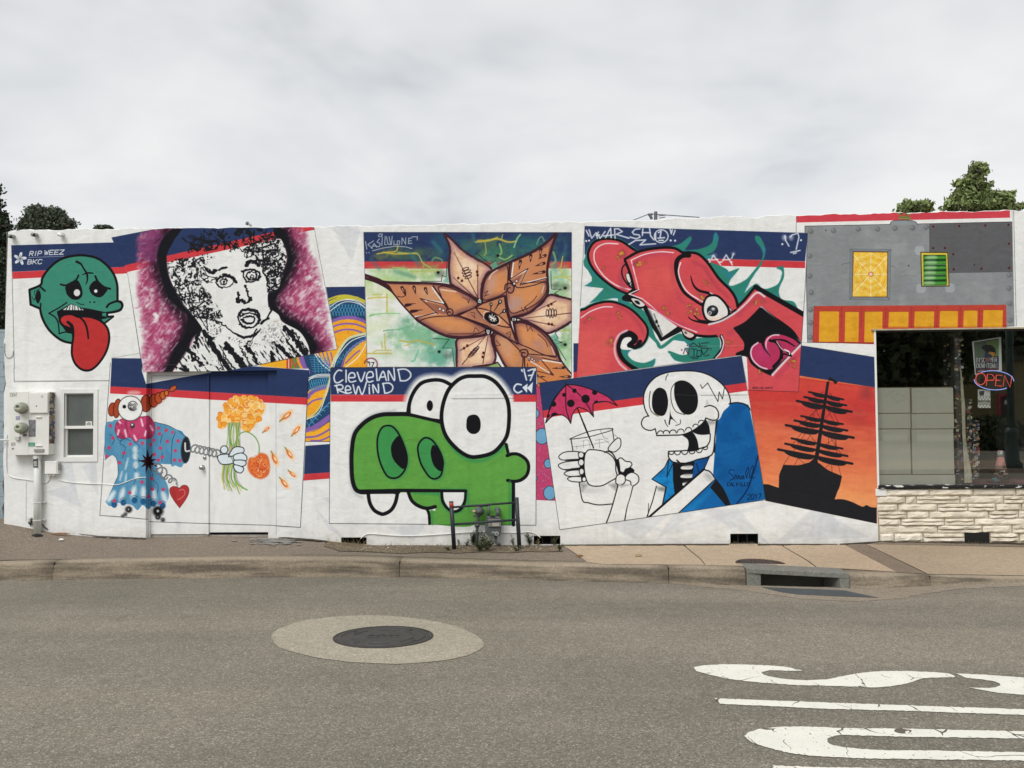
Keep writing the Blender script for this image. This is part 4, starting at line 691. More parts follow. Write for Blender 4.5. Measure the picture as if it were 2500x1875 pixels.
    K(f(smooth(P(1700,1120,1720,1180,1770,1250))), 7, BLACK, 0, 1, [1,.8,.3]); K(f(smooth(P(1770,1110,1830,1130,1870,1200,1860,1280,1800,1345))), 7, BLACK); K(f(smooth(P(1800,1100,1900,1110,1990,1160))), 5, BLACK, 0, 1, [.4,1,.6]); K(f(smooth(P(1870,1190,1920,1210,1960,1250,1890,1230,1880,1270))), 4, BLACK); K(f(smooth(P(1830,1120,1880,1190,1940,1210))), 2, '#f0d0e0', .4); K(f(smooth(P(1900,1190,1940,1210,1945,1235))), 2, '#fff', .3)
    F(f(ell(1700,1230,60,60)), '#c8407a', 8, .5); K(g(1470,1232,1560,1240), 4, BLACK)
    # teeth
    F(f(smooth(P(640,820,640,820,700,980,790,1110,790,1110,950,1040,980,1000,980,1000,800,920,700,840), True)), BLACK)
    F(g(665,815,730,840,935,985,800,1080), '#e0e0dc'); F(g(665,815,700,850,740,960,800,1070,790,1080,700,940), '#55595e', 1.5, .6); K(g(725,870,770,990,800,1060), 2, '#222', .8, .8); F(f(ell(748,940,12,16)), BLACK, .6); F(f(ell(766,980,9,10)), BLACK, .5)
    K(g(640,820,790,1105,960,1020), 7, BLACK)
    F(f(smooth(P(510,720,600,740,650,800,600,825,540,790), True)), BLACK); F(f(smooth(P(522,732,590,745,642,790,600,805,555,780), True)), '#dcdad6'); F(f(smooth(P(548,752,585,755,600,785,570,780), True)), BLACK, .5)
    F(f(smooth(P(965,1000,1020,1020,1110,1060,1070,1110,1000,1085), True)), BLACK); F(f(smooth(P(980,1010,1030,1030,1085,1060,1050,1085,1000,1060), True)), '#dccac0'); F(f(ell(1010,1040,14,10,40)), '#3a3030', 1, .8)
    # warts
    rr = np.random.RandomState(9)
    for (x, y, r) in ((440,330,40),(405,365,20),(575,420,36),(650,408,12),(270,460,14),(1190,580,16),(1215,605,16),(815,820,20),(855,870,20),(1045,800,20),(1090,850,30),(1130,870,18),(1120,690,14),(1160,720,30),(1640,770,22),(1700,765,14),(400,860,18),(420,905,18),(140,910,20),(180,905,12),(345,1100,26),(310,1130,16),(350,1160,12),(1385,1125,18),(1420,1130,12),(1400,1160,12),(1980,1290,26),(1990,1350,16),(1940,1310,14),(1680,1395,22),(1035,860,14),(100,945,9)):
        F(f(ell(x,y,r,r)), '#8e3c50', 3, .55)
        for k in range(3): a = rr.randn(2)*r*.4; q = ell(x+a[0],y+a[1],r*.42,r*.42,0,12); F(f(q), '#d99a3a' if k else '#cfa83c', .6, .75); K(f(outl(q)), .8, '#7a4a20', .2, .7)
    c.clip = None
    K(g(103,80,62,800), 1, '#20242c', 0, .7); K(g(2107,143,2088,600,2050,1160,2025,1573,1575,1555), 1, '#20242c', 0, .8)
    # white sprayed tags
    W = '#e3e7ee'
    for s_ in ((115,120,130,150,140,170),(140,115,150,140),(150,150,165,190,205,140,215,190),(225,135,215,150,240,190,285,130),(205,165,235,160),(290,185,320,125,335,100,340,185),(270,170,360,160),(375,190,370,105,405,105,440,130,385,155,500,190),(600,105,555,110,530,135,545,155,590,160,600,180,565,195,510,180),(625,105,620,165),(620,140,690,140),(685,105,695,170,725,205),(740,200,740,150,740,150),(870,110,880,140),(890,115,880,150),(915,120,900,160),(500,245,560,210,650,205,600,250,740,240),(765,140,790,125,780,180),(760,190,820,185),(770,210,810,210)):
        K(f(P(*s_)), 3.2, W, .7, .92)
    K(f(outl(ell(790,172,62,58))), 2.6, W, .5, .95); 
    for (x, y) in ((875,210),(915,212),(115,215),(140,212),(2048,208),(1880,243),(1220,382),(1320,405),(1422,405)): F(f(ell(x,y,9,9)), W, .5)
    for s_ in ((1905,170,1910,210,1940,260),(1950,180,1970,160,2020,145,2030,180,2005,290),(1955,318,2040,300),(1980,328,2005,322),(1225,405,1260,345,1325,430),(1250,385,1300,380),(1335,405,1375,340,1430,430),(1350,385,1410,380),(1440,330,1425,370)): K(f(P(*s_)), 3.0, W, .8, .92)
    F(f(ell(1900,185,18,22)), W, 4, .7); F(f(ell(1960,185,18,22)), W, 4, .6); F(f(ell(1265,345,16,12)), W, 5, .5); F(f(ell(1440,330,12,10)), W, 4, .6)
    # dark tag by the curl
    for s_ in ((990,1230,1005,1180,1035,1240,1045,1180),(1060,1185,1110,1190),(1085,1190,1085,1250),(1115,1200,1110,1250,1150,1250,1150,1200,1115,1200),(1150,1190,1170,1240,1210,1190),(1180,1250,1220,1240),(1040,1160,1080,1130,1130,1170),(1130,1130,1150,1180,1220,1180),(1040,1165,1200,1160),(1150,1135,1215,1130),(1050,1260,1130,1258),(1070,1275,1120,1272)): K(f(P(*s_)), 2.0, '#5a1f3c' if s_[0] < 1000 else '#1d2430', .3)
    for (x, y) in ((975,1195),(1025,1155),(1235,1185),(1220,1240)): F(f(ell(x,y,7,7)), '#5a1f3c')
    for s_ in text_strokes('@HOLLOW_MARCU', 1612, 1528, 16, 14, 9, .2, 0): K(f(s_), .9, '#3a2226', 0, .85)
    K(g(940,1165,1530,1155), .7, '#e8b0ac', 0, .5); K(g(1490,1590,1575,1592), .8, '#999', 0, .6)

def paint_green(c):
    F, K = c.fill, c.stroke
    f = frame(740, 880, 3.8138); g = lambda *a: f(P(*a)); GR, DG = '#5fa046', '#3f9050'
    pan = g(255,65,2170,62,2168,1532,244,1515)
    F(pan, WHITE); F(g(255,65,2170,62,2168,318,258,318), NAVY); F(g(258,320,2168,318,2168,384,259,382), RED)
    K(outl(pan), 1, BLACK, 0, .85)
    eyeL = smooth(P(985,510,985,510,990,400,1030,290,1100,205,1200,178,1300,185,1380,215,1420,300,1400,560,1400,560), True); eyeR = smooth(P(1600,145,1700,150,1790,200,1870,300,1910,400,1918,540,1900,690,1840,790,1760,860,1640,893,1540,890,1430,820,1330,700,1290,560,1300,420,1350,280,1430,190,1510,150), True)
    K(f(eyeL), 28, WHITE, 6, 1); K(f(outl(eyeR)), 30, WHITE, 6, 1); F(g(950,390,1000,330,1400,200,1950,330,1960,500,950,500), WHITE)
    F(g(1960,320,2168,318,2168,384,1960,384), RED); K(g(1950,318,1962,384), 4, '#e9b9b8', 2, .5); K(g(950,318,945,384), 4, '#e9b9b8', 2, .5)
    body = smooth(P(980,495,980,495,850,490,740,495,640,525,550,590,480,680,452,820,450,950,455,1100,480,1190,520,1225,560,1240,560,1240,1500,1215,1500,1215,1520,1400,1400,1400,1400,1400,1170,1380,1185,1440,1180,1525,1180,1525,1955,1530,1955,1530,1958,1130,1958,1130,2030,1110,2090,1040,2105,960,2050,890,1980,870,1920,870,1920,870,1890,770,1890,770,1300,570,1300,570,1150,530), True)
    F(f(body), GR)
    F(f(body), '#6aa94a', 0, .35, c.noise(20, .45, .7, 111, 3))
    # lower jaw gap and chin
    F(g(515,1240,1490,1210,1490,1260,1300,1400,1175,1395,1165,1520,250,1512,255,1240), WHITE)
    jaw = smooth(P(985,1215,985,1215,1010,1290,1070,1345,1150,1370,1230,1362,1230,1362,1230,1400,1185,1390,1185,1390,1200,1525,1200,1525,1600,1525,1600,1215,1600,1215), True)
    F(f(jaw), GR); F(g(1000,1215,1290,1215,1290,1260,1030,1240), DG, 3, .8)
    # outlines
    K(f(smooth(P(1280,570,1150,530,980,500,850,498,740,502,640,532,550,595,480,685,455,820,450,950,458,1100,485,1190,530,1222,600,1225))), 10.5, BLACK, .2)
    K(f(smooth(P(520,1215,700,1212,950,1208,1500,1212))), 8, BLACK, .2); K(f(smooth(P(975,500,990,400,1030,295,1100,212,1200,185,1300,192,1380,230))), 9, BLACK, .2)
    K(g(970,495,1290,575), 9, BLACK, .2, 1, [1,.9,.7])
    F(f(eyeL), WHITE); K(f(smooth(P(985,500,990,400,1030,295,1100,212,1200,182,1300,188,1400,240))), 9, BLACK, .2); K(g(985,500,1290,572), 7.5, BLACK, .2)
    K(f(outl(eyeR)), 17, DG, 3, .9) if False else None
    K(f(smooth(P(1330,720,1440,860,1560,925,1680,925,1800,860,1890,790))), 9, DG, 3, .85)
    F(f(eyeR), WHITE); K(f(outl(eyeR)), 9.5, BLACK, .2); K(f(smooth(P(1430,190,1510,150,1600,143,1700,150,1790,200,1870,300))), 4, BLACK, .2)
    F(f(ell(1180,420,29,50)), BLACK); F(f(smooth(P(1520,590,1530,530,1570,505,1620,510,1650,560,1648,640,1610,680,1560,678,1525,640), True)), BLACK)
    # nostrils
    for (o, pup) in ((P(690,780,700,690,740,620,800,605,850,630,900,700,950,820,968,920,950,1010,900,1075,840,1095,780,1070,730,980,700,880), P(900,700,840,750,818,820,840,920,920,1005,950,990,965,920,945,810)),
                     (P(1068,830,1080,770,1120,725,1160,720,1210,750,1265,830,1300,920,1300,1000,1280,1070,1230,1100,1180,1085,1130,1020,1090,940), P(1215,785,1190,830,1192,900,1220,980,1275,1030,1300,1000,1298,910,1260,830))):
        q = f(smooth(o, True)); K(outl(q+np.array([2.5, 1.5])), 8, DG, 2.4, .8); F(q, '#3f9350'); F(f(smooth(pup, True)), BLACK); K(outl(q), 4.4, BLACK, .1)
    # teeth
    t1 = smooth(P(605,1225,605,1225,620,1320,660,1390,720,1425,760,1425,820,1390,860,1320,880,1225,880,1225), True); K(f(outl(t1)), 9, BLACK, .2); F(f(smooth(P(628,1218,628,1218,650,1310,690,1370,740,1392,790,1360,830,1300,845,1218,845,1218), True)), WHITE); K(g(600,1225,890,1222), 9, BLACK, .2)
    t2 = smooth(P(1290,1215,1290,1215,1300,1310,1350,1380,1410,1405,1470,1380,1505,1310,1515,1215,1515,1215), True); K(f(outl(t2)), 14, DG, 3, .8); K(f(outl(t2)), 7, BLACK, .2); F(f(smooth(P(1305,1225,1305,1225,1315,1300,1350,1360,1390,1390,1440,1380,1490,1310,1500,1225,1500,1225), True)), WHITE); K(g(960,1212,1515,1212), 7, BLACK, .2)
    K(f(smooth(P(980,1225,1010,1300,1070,1350,1150,1375,1230,1360))), 8.5, BLACK, .2); K(f(smooth(P(1150,1375,1172,1430,1178,1518))), 7, BLACK, .2); K(f(smooth(P(1200,1400,1205,1520))), 5, DG, 2, .8)
    # ear and neck
    K(f(smooth(P(1890,780,1910,860))), 7.5, BLACK, .2); F(f(smooth(P(1900,880,1980,860,2050,890,2100,960,2090,1050,2030,1115,1920,1115), True)), GR)
    K(f(smooth(P(1900,885,1950,868,2010,875,2075,920,2100,980,2085,1060,2030,1110,1960,1125,1905,1115))), 8, BLACK, .2); K(g(1958,1125,1958,1527), 8.5, BLACK, .2); K(g(1925,1130,1925,1520), 6, DG, 2.4, .8); K(g(1530,1240,1545,1400), 5, DG, 2, .7)
    K(f(smooth(P(545,1270,500,1250,460,1190,440,1100,436,800,470,660,560,560,680,490,860,468))), 5, '#4c5360', 3.5, .25)
    # lettering
    L = '#dfe6ec'
    for s_ in ((360,95,330,90,300,120,288,160,300,200,330,205,370,180),(400,90,400,200),(425,160,480,155,475,120,445,115,425,140,425,180,445,200,490,190),(505,110,540,195,575,110),(600,160,650,150,645,110,615,105,595,130,590,170,610,200,650,190),(680,80,690,185),(705,185,745,100,775,185),(720,155,765,150),(795,185,795,95,850,185,845,70),(885,85,905,185),(880,85,950,80,995,110,1000,150,960,185,905,188),
               (310,235,325,300),(295,235,350,225,372,245,360,265,320,270,400,305),(395,275,440,270,435,245,410,235,395,255,395,285,415,305,450,295),(465,225,490,310,515,240,550,315,590,200),(615,250,618,308),(615,228,618,232),(655,300,650,225,700,300,700,220),(745,215,760,300),(740,215,800,210,835,240,825,280,790,300,760,303),
               (2035,85,2040,100),(2055,80,2060,95),(2060,105,2080,180),(2095,95,2150,85,2115,185),(2100,140,2135,135),(2160,75,2162,90)):
        K(f(smooth(P(*s_), n=5)), 3.5, L, .4)
    K(f(smooth(P(2030,225,1990,220,1965,250,1970,280,2000,300,2035,285))), 4, L, .3); F(g(2040,250,2090,215,2085,300), L); F(g(2085,255,2140,200,2130,305), L)
    K(g(1380,352,2058,348), .8, '#8d9092', 0, .7); K(g(1420,322,1960,318), .6, '#a9acae', 0, .6)

def paint_skeleton(c):
    F, K = c.fill, c.stroke
    f = frame(1300, 860, 3.6867); g = lambda *a: f(P(*a)); B = '#17181b'
    pan = g(62,275,1885,32,1942,370,2098,1325,1340,1440,245,1595,100,590)
    F(pan, WHITE); c.clip = c.mask(pan)
    F(g(50,270,1890,30,1925,275,1735,300,90,525), NAVY); F(g(88,525,1735,298,1925,272,1940,345,1300,430,100,590), RED)
    # umbrella
    um = smooth(P(305,290,305,290,420,300,560,345,680,400,765,480,765,480,680,445,600,445,545,465,545,465,545,520,550,580,550,580,500,530,440,500,400,500,360,560,345,640,345,640,310,590,250,560,180,575,118,635,118,635,150,530,220,390), True)
    F(f(um), '#c43a64'); F(f(um), '#a82e54', 0, .5, c.noise(9, .5, .7, 121)); K(f(outl(um)), 2.2, B)
    c2 = c.clip; c.clip = c2*c.mask(f(um))
    for (x, y, r) in ((345,458,34),(478,418,38),(285,382,18),(378,345,20),(560,360,24),(190,465,24),(200,575,34),(575,455,22),(140,570,16)): F(f(ell(x,y,r,r)), B)
    c.clip = c2
    K(f(smooth(P(300,275,300,400,305,520,345,640))), 2.2, B); K(f(smooth(P(305,290,400,360,480,450,550,580))), 2.2, B); K(f(smooth(P(300,290,180,440,120,635))), 2.0, B)
    # glass
    K(g(405,505,550,860), 4.2, B, 0, 1, [.6,1,.4]); el = smooth(P(345,775,440,735,560,700,715,685,700,705,600,735,480,765,350,780), True); K(f(outl(el)), 1.8, B)
    K(g(345,775,365,890), 2.4, B); K(g(718,685,735,800), 2, B); K(f(smooth(P(610,700,640,760,680,780))), 1, '#333', 0, .7)
    for s_ in ((370,850,520,830,690,800),(400,840,400,870),(440,800,500,790,520,860),(570,790,640,785,690,820),(600,780,605,860),(460,800,460,860)): K(f(smooth(P(*s_))), .9, '#333', .3, .6)
    K(g(405,505,550,860), 3, B)
    F(f(smooth(P(420,1170,420,1170,450,1330,520,1355,640,1370,740,1360,760,1180,760,1180), True)), WHITE); K(f(smooth(P(420,1170,450,1330,500,1352,600,1372,745,1360))), 2.6, B); K(g(765,1190,745,1360), 2, B)
    F(g(430,1175,500,1190,450,1250), '#55585a', 5, .6); F(g(690,1190,760,1180,755,1240), '#55585a', 5, .6); F(f(ell(560,1240,120,30)), '#b9bcbc', 8, .5)
    # hand
    for q in (P(240,930,300,895,420,895,440,930,420,965,300,970,250,960), P(235,1010,300,985,420,975,440,1000,420,1040,300,1055,250,1040), P(285,1090,330,1065,430,1060,440,1090,420,1110,330,1115), P(315,1135,360,1118,440,1120,460,1145,440,1165,350,1160)):
        s_ = smooth(q, True); F(f(s_), WHITE); K(f(outl(s_)), 2.2, B)
    for l in ((300,970,430,962),(300,1058,430,1045),(350,1050,440,1042)): K(g(*l), 4, B, .6, .9)
    F(g(410,900,480,900,480,1160,440,1160), B)
    for (x, y, rx, ry) in ((437,922,25,27),(438,990,25,30),(442,1072,22,28),(465,1142,18,22)): F(f(ell(x,y,rx,ry)), WHITE); K(f(outl(ell(x,y,rx,ry))), 2, B)
    F(g(740,960,790,960,920,1060,900,1110,780,1110), B)
    pm = smooth(P(520,875,620,885,700,920,745,980,750,1060,760,1120,700,1160,620,1200,520,1195,480,1130,465,1030,470,930,490,890), True); F(f(pm), WHITE); K(f(outl(pm)), 2.6, B); F(f(ell(570,1150,60,14)), '#cfd1d0', 5, .5)
    th = smooth(P(680,870,720,810,770,770,795,790,790,850,750,890,720,895), True); F(f(th), WHITE); K(f(outl(th)), 2.2, B); K(f(smooth(P(650,900,680,890,720,910,750,960))), 3, B); K(g(735,740,770,770), 1.2, '#444', .4, .7)
    b1 = smooth(P(780,1000,775,960,800,950,840,980,880,985,895,1010,870,1040,840,1050,820,1080,790,1070,785,1030), True); F(f(b1), WHITE); K(f(outl(b1)), 2.4, B)
    F(g(800,1100,900,1040,915,1060,905,1100,800,1115), B)
    for q in (smooth(P(750,1150,760,1110,800,1095,835,1120,830,1170,790,1195,755,1180), True), smooth(P(835,1140,850,1100,900,1080,950,1110,955,1160,920,1195,890,1200,880,1160), True)): F(f(q), WHITE); K(f(outl(q)), 2.4, B)
    F(g(775,1190,905,1200,830,1520,665,1535), WHITE); K(f(smooth(P(770,1195,730,1340,700,1440,665,1535))), 2.8, B); K(f(smooth(P(905,1200,880,1300,850,1400,830,1515))), 3, B, 0, 1, [.8,.6,1]); F(g(765,1185,870,1190,800,1215), '#777', 3, .6)
    # chair and shirt
    ch = smooth(P(1600,1440,1600,1440,1640,900,1650,700,1680,560,1740,480,1830,450,1920,470,1965,560,2100,1320,2100,1320,1700,1400,1500,1430,1340,1445,1340,1445), True)
    F(f(ch), '#145f9f'); F(f(ch), '#0c5092', 0, .6, c.noise(30, .45, .65, 131)); K(f(smooth(P(1640,900,1650,700,1680,560,1740,480,1830,452,1920,470,1965,520))), 3, B)
    sh = smooth(P(1230,960,1230,960,1190,1030,1075,1140,1075,1140,1200,1215,1200,1215,1180,1370,1180,1370,1320,1300,1320,1450,1320,1450,1560,1420,1780,1390,1780,1390,1650,1150,1560,1050,1600,920,1600,920), True)
    F(g(1225,960,1200,1030,1075,1140,1205,1215,1170,1365,1340,1290,1340,1440,1780,1380,1640,1150,1550,1050,1600,920), '#1463a6')
    F(g(1225,960,1200,1030,1075,1140,1205,1215,1170,1365,1280,1280,1260,1000), '#1c84c4'); F(g(1330,1440,1600,1250,1450,1420), '#2089c8', 8, .7)
    F(g(1225,960,1200,1030,1075,1140,1205,1215,1170,1365,1280,1280,1260,1000), '#1564a8', 0, .6, c.noise(8, .5, .7, 133)); K(g(1225,960,1190,1035,1075,1140,1205,1215,1170,1365), 2.4, B); K(g(1225,965,1210,1120,1258,1010), 2, B); 
    F(g(1262,985,1460,985,1430,1170,1280,1280,1265,1150), '#17181c')
    for (y, x0) in ((1035,1335),(1112,1332),(1185,1350)): F(f(smooth(P(x0,y,1360,y-12,1440,y-15,1430,y+15,1370,y+18,x0+5,y+14), True)), '#dfe0dd'); F(f(ell(1400,y-14,36,10)), '#777', 3, .6)
    F(g(1460,985,1600,925,1540,1060,1430,1160), '#124f92'); K(g(1475,1000,1500,1080), 2, '#0c1f38'); K(g(1600,920,1540,1060), 2.4, B)
    # forearm laid across
    F(g(1045,1480,1545,1060,1620,1090,1645,1140,1320,1445,1040,1485), WHITE); K(g(1045,1485,1545,1050), 5, B); K(g(1315,1445,1645,1140), 2.6, B); K(f(smooth(P(1545,1055,1600,1075,1650,1145,1720,1240,1785,1385))), 3, B)
    F(g(1600,1215,1650,1140,1720,1230,1785,1385,1740,1380), '#1a1b20'); F(f(ell(1590,1120,50,26,40)), '#999', 6, .6)
    F(g(1115,1210,1200,1225,1160,1370,1070,1450,1035,1480), WHITE); K(g(1115,1205,1080,1340,1030,1480), 2.4, B); K(g(1045,1360,1040,1470), 1.4, B); F(g(1120,1210,1200,1215,1190,1250,1130,1240), '#555', 4, .7); K(g(1200,1215,1170,1370,1045,1480), 2.6, B)
    # skull
    jawq = smooth(P(1225,890,1225,890,1220,920,1250,980,1330,1000,1440,975,1560,950,1620,910,1650,780,1650,620,1650,620,1560,600,1400,880,1400,880), True); F(f(jawq), WHITE); 
    K(f(smooth(P(1225,890,1225,940,1255,980,1300,992,1400,995,1480,965,1580,940,1625,900,1640,780,1655,620))), 3, B)
    sk = smooth(P(1040,575,1010,500,1000,400,1030,310,1100,230,1200,185,1330,168,1480,172,1600,210,1700,280,1760,350,1780,430,1770,480,1720,530,1690,590,1660,610,1600,590,1560,600,1560,600,1500,640,1440,700,1300,745,1120,750,1120,750,1100,690,1100,690,1040,700,990,660,985,610,1010,580), True)
    F(f(sk), WHITE)
    K(f(smooth(P(1045,575,1010,500,1000,400,1030,310,1100,230,1200,185,1330,168,1480,172,1600,210,1700,280,1760,360,1782,440,1770,465))), 2.8, B); K(f(smooth(P(1045,570,1000,590,980,640,1005,685,1060,702,1100,690,1105,690,1120,750))), 2.6, B); K(f(smooth(P(1550,490,1600,478,1650,500,1675,550,1665,600,1620,610,1560,590))), 2.8, B)
    K(f(smooth(P(1120,748,1250,745,1350,740,1440,705,1530,640,1560,595))), 3, B)
    F(f(smooth(P(1430,710,1430,710,1500,660,1560,600,1560,600,1590,660,1600,735,1600,735,1540,742,1480,735), True)), '#17181c'); F(f(smooth(P(1355,745,1355,745,1430,712,1480,780,1500,880,1500,880,1400,890,1410,820,1390,770), True)), '#17181c')
    K(f(smooth(P(1600,735,1595,800,1560,850,1500,865))), 2.8, B); K(f(smooth(P(1355,745,1400,780,1410,830,1400,880))), 2.6, B); K(f(smooth(P(1225,890,1350,885,1480,870,1570,845))), 2.8, B)
    for (x, y, r) in ((1152,730,26),(1205,728,28),(1265,726,30),(1335,718,30),(1405,702,28),(1470,670,26),(1520,635,26)): K(f(ell(x,y,r,r*.95,0,12,180,360)), 2.2, B)
    for (x, y, r) in ((1250,893,24),(1305,893,27),(1370,888,28),(1435,882,28),(1500,872,28),(1555,852,22)): K(f(ell(x,y,r,r*1.1,0,12,0,180)), 2.2, B)
    for q, s_ in ((smooth(P(1075,440,1085,370,1120,325,1160,320,1200,350,1220,430,1215,500,1190,560,1150,572,1105,550,1080,500), True), (1060,350,1050,450,1070,530,1130,575)), (smooth(P(1275,330,1290,270,1350,252,1420,280,1475,350,1490,440,1470,520,1420,558,1360,550,1310,490,1280,410), True), (1290,270,1250,330,1250,440,1290,530,1370,560))):
        F(f(q), '#17181b'); K(f(smooth(P(*s_))), 1.8, B)
    F(f(smooth(P(1088,560,1120,575,1160,572), False)), '#e7c39c', 1, .5)
    F(f(smooth(P(1240,450,1240,450,1245,560,1305,640,1305,640,1250,600,1235,655,1235,655,1225,640,1235,570), True)), B); K(f(smooth(P(1195,610,1200,640,1220,668))), 1.6, B); K(f(smooth(P(1330,605,1330,640,1290,658))), 1.6, B)
    K(f(smooth(P(1222,195,1205,220,1200,250))), 1.8, B); K(g(1512,290,1527,325,1577,275,1670,445,1680,355,1710,420,1727,320), 1.8, B); K(g(1190,610,1200,640), 2, B)
    F(g(1570,430,1590,470,1560,470), '#888', 3, .5); F(f(ell(1610,630,36,14)), '#666', 5, .6); K(g(1270,380,1490,388), .7, '#888', 0, .5)
    K(g(1300,970,1330,998), 3.5, B)
    # strap and signature
    K(f(smooth(P(2030,930,1990,1080,1930,1240,1840,1360))), 3.4, '#0c2a55')
    for s_ in ((1815,1060,1780,1055,1770,1085,1800,1105,1810,1135,1780,1150),(1820,1140,1830,1100,1845,1140,1855,1105,1870,1140),(1895,1110,1875,1125,1890,1140,1900,1110,1905,1140),(1925,1135,1920,1080,1940,1030,1945,1060,1930,1120),(1955,1130,1960,1060,1985,1020,1985,1060,1965,1130,2005,1120)): K(f(smooth(P(*s_))), 1.7, '#0c1c38')
    for s_ in text_strokes('CALVILLO', 1752, 1170, 32, 26, 19, .1, 0): K(f(s_), 1.6, '#0c1c38')
    for s_ in text_strokes('2017', 1935, 1278, 46, 32, 22, .1, -.05): K(f(s_), 1.6, '#0c1c38')
    c.clip = None
    K(outl(pan), .9, '#1c2028', 0, .85); K(g(1885,32,1942,370,1965,520), 1.2, '#e8e8e8', 0, .8); K(g(1490,383,1942,378), .8, '#94979a', 0, .7)
# ---------------------------------------------------------------- helpers
def lin(c):
    if isinstance(c, str): c = hexc(c)
    return tuple((x/12.92 if x <= .04045 else ((x+.055)/1.055)**2.4) for x in c[:3])+(1,)
def mat(name, col, rough=.8, var=0.0, vscale=6, bump=0.0, bscale=40, metal=0, col2=None, spec=.35, detail=4, vec='Object'):
    m = bpy.data.materials.new(name); m.use_nodes = True; nt = m.node_tree; b = nt.nodes['Principled BSDF']
    b.inputs['Roughness'].default_value = rough; b.inputs['Metallic'].default_value = metal; b.inputs['Specular IOR Level'].default_value = spec
    c = lin(col); b.inputs['Base Color'].default_value = c
    t = nt.nodes.new('ShaderNodeTexCoord')
    if var:
        n = nt.nodes.new('ShaderNodeTexNoise'); n.inputs['Scale'].default_value = vscale; n.inputs['Detail'].default_value = detail; n.inputs['Roughness'].default_value = .6
        nt.links.new(t.outputs[vec], n.inputs['Vector'])
        r = nt.nodes.new('ShaderNodeValToRGB'); nt.links.new(n.outputs['Fac'], r.inputs[0])
        c2 = lin(col2) if col2 else tuple(x*(1-var) for x in c[:3])+(1,)
        r.color_ramp.elements[0].position = .3; r.color_ramp.elements[0].color = c2; r.color_ramp.elements[1].position = .65; r.color_ramp.elements[1].color = c
        nt.links.new(r.outputs[0], b.inputs['Base Color'])
    if bump:
        n = nt.nodes.new('ShaderNodeTexNoise'); n.inputs['Scale'].default_value = bscale; n.inputs['Detail'].default_value = 5
        nt.links.new(t.outputs[vec], n.inputs['Vector'])
        bp = nt.nodes.new('ShaderNodeBump'); bp.inputs['Strength'].default_value = bump; bp.inputs['Distance'].default_value = .02
        nt.links.new(n.outputs['Fac'], bp.inputs['Height']); nt.links.new(bp.outputs[0], b.inputs['Normal'])
    return m
def link(name, me, m=None, parent=None):
    o = bpy.data.objects.new(name, me); COL.objects.link(o)
    if m is not None and hasattr(me, 'materials') and not me.materials: me.materials.append(m)
    if parent: o.parent = parent
    return o
def tag(o, label=None, cat=None, group=None, kind=None):
    for k, v in (('label', label), ('category', cat), ('group', group), ('kind', kind)):
        if v: o[k] = v
    return o
def thing(name, label, cat, loc=(0, 0, 0), group=None):
    o = bpy.data.objects.new(name, None); COL.objects.link(o); o.location = loc; o.empty_display_size = .1
    return tag(o, label, cat, group)
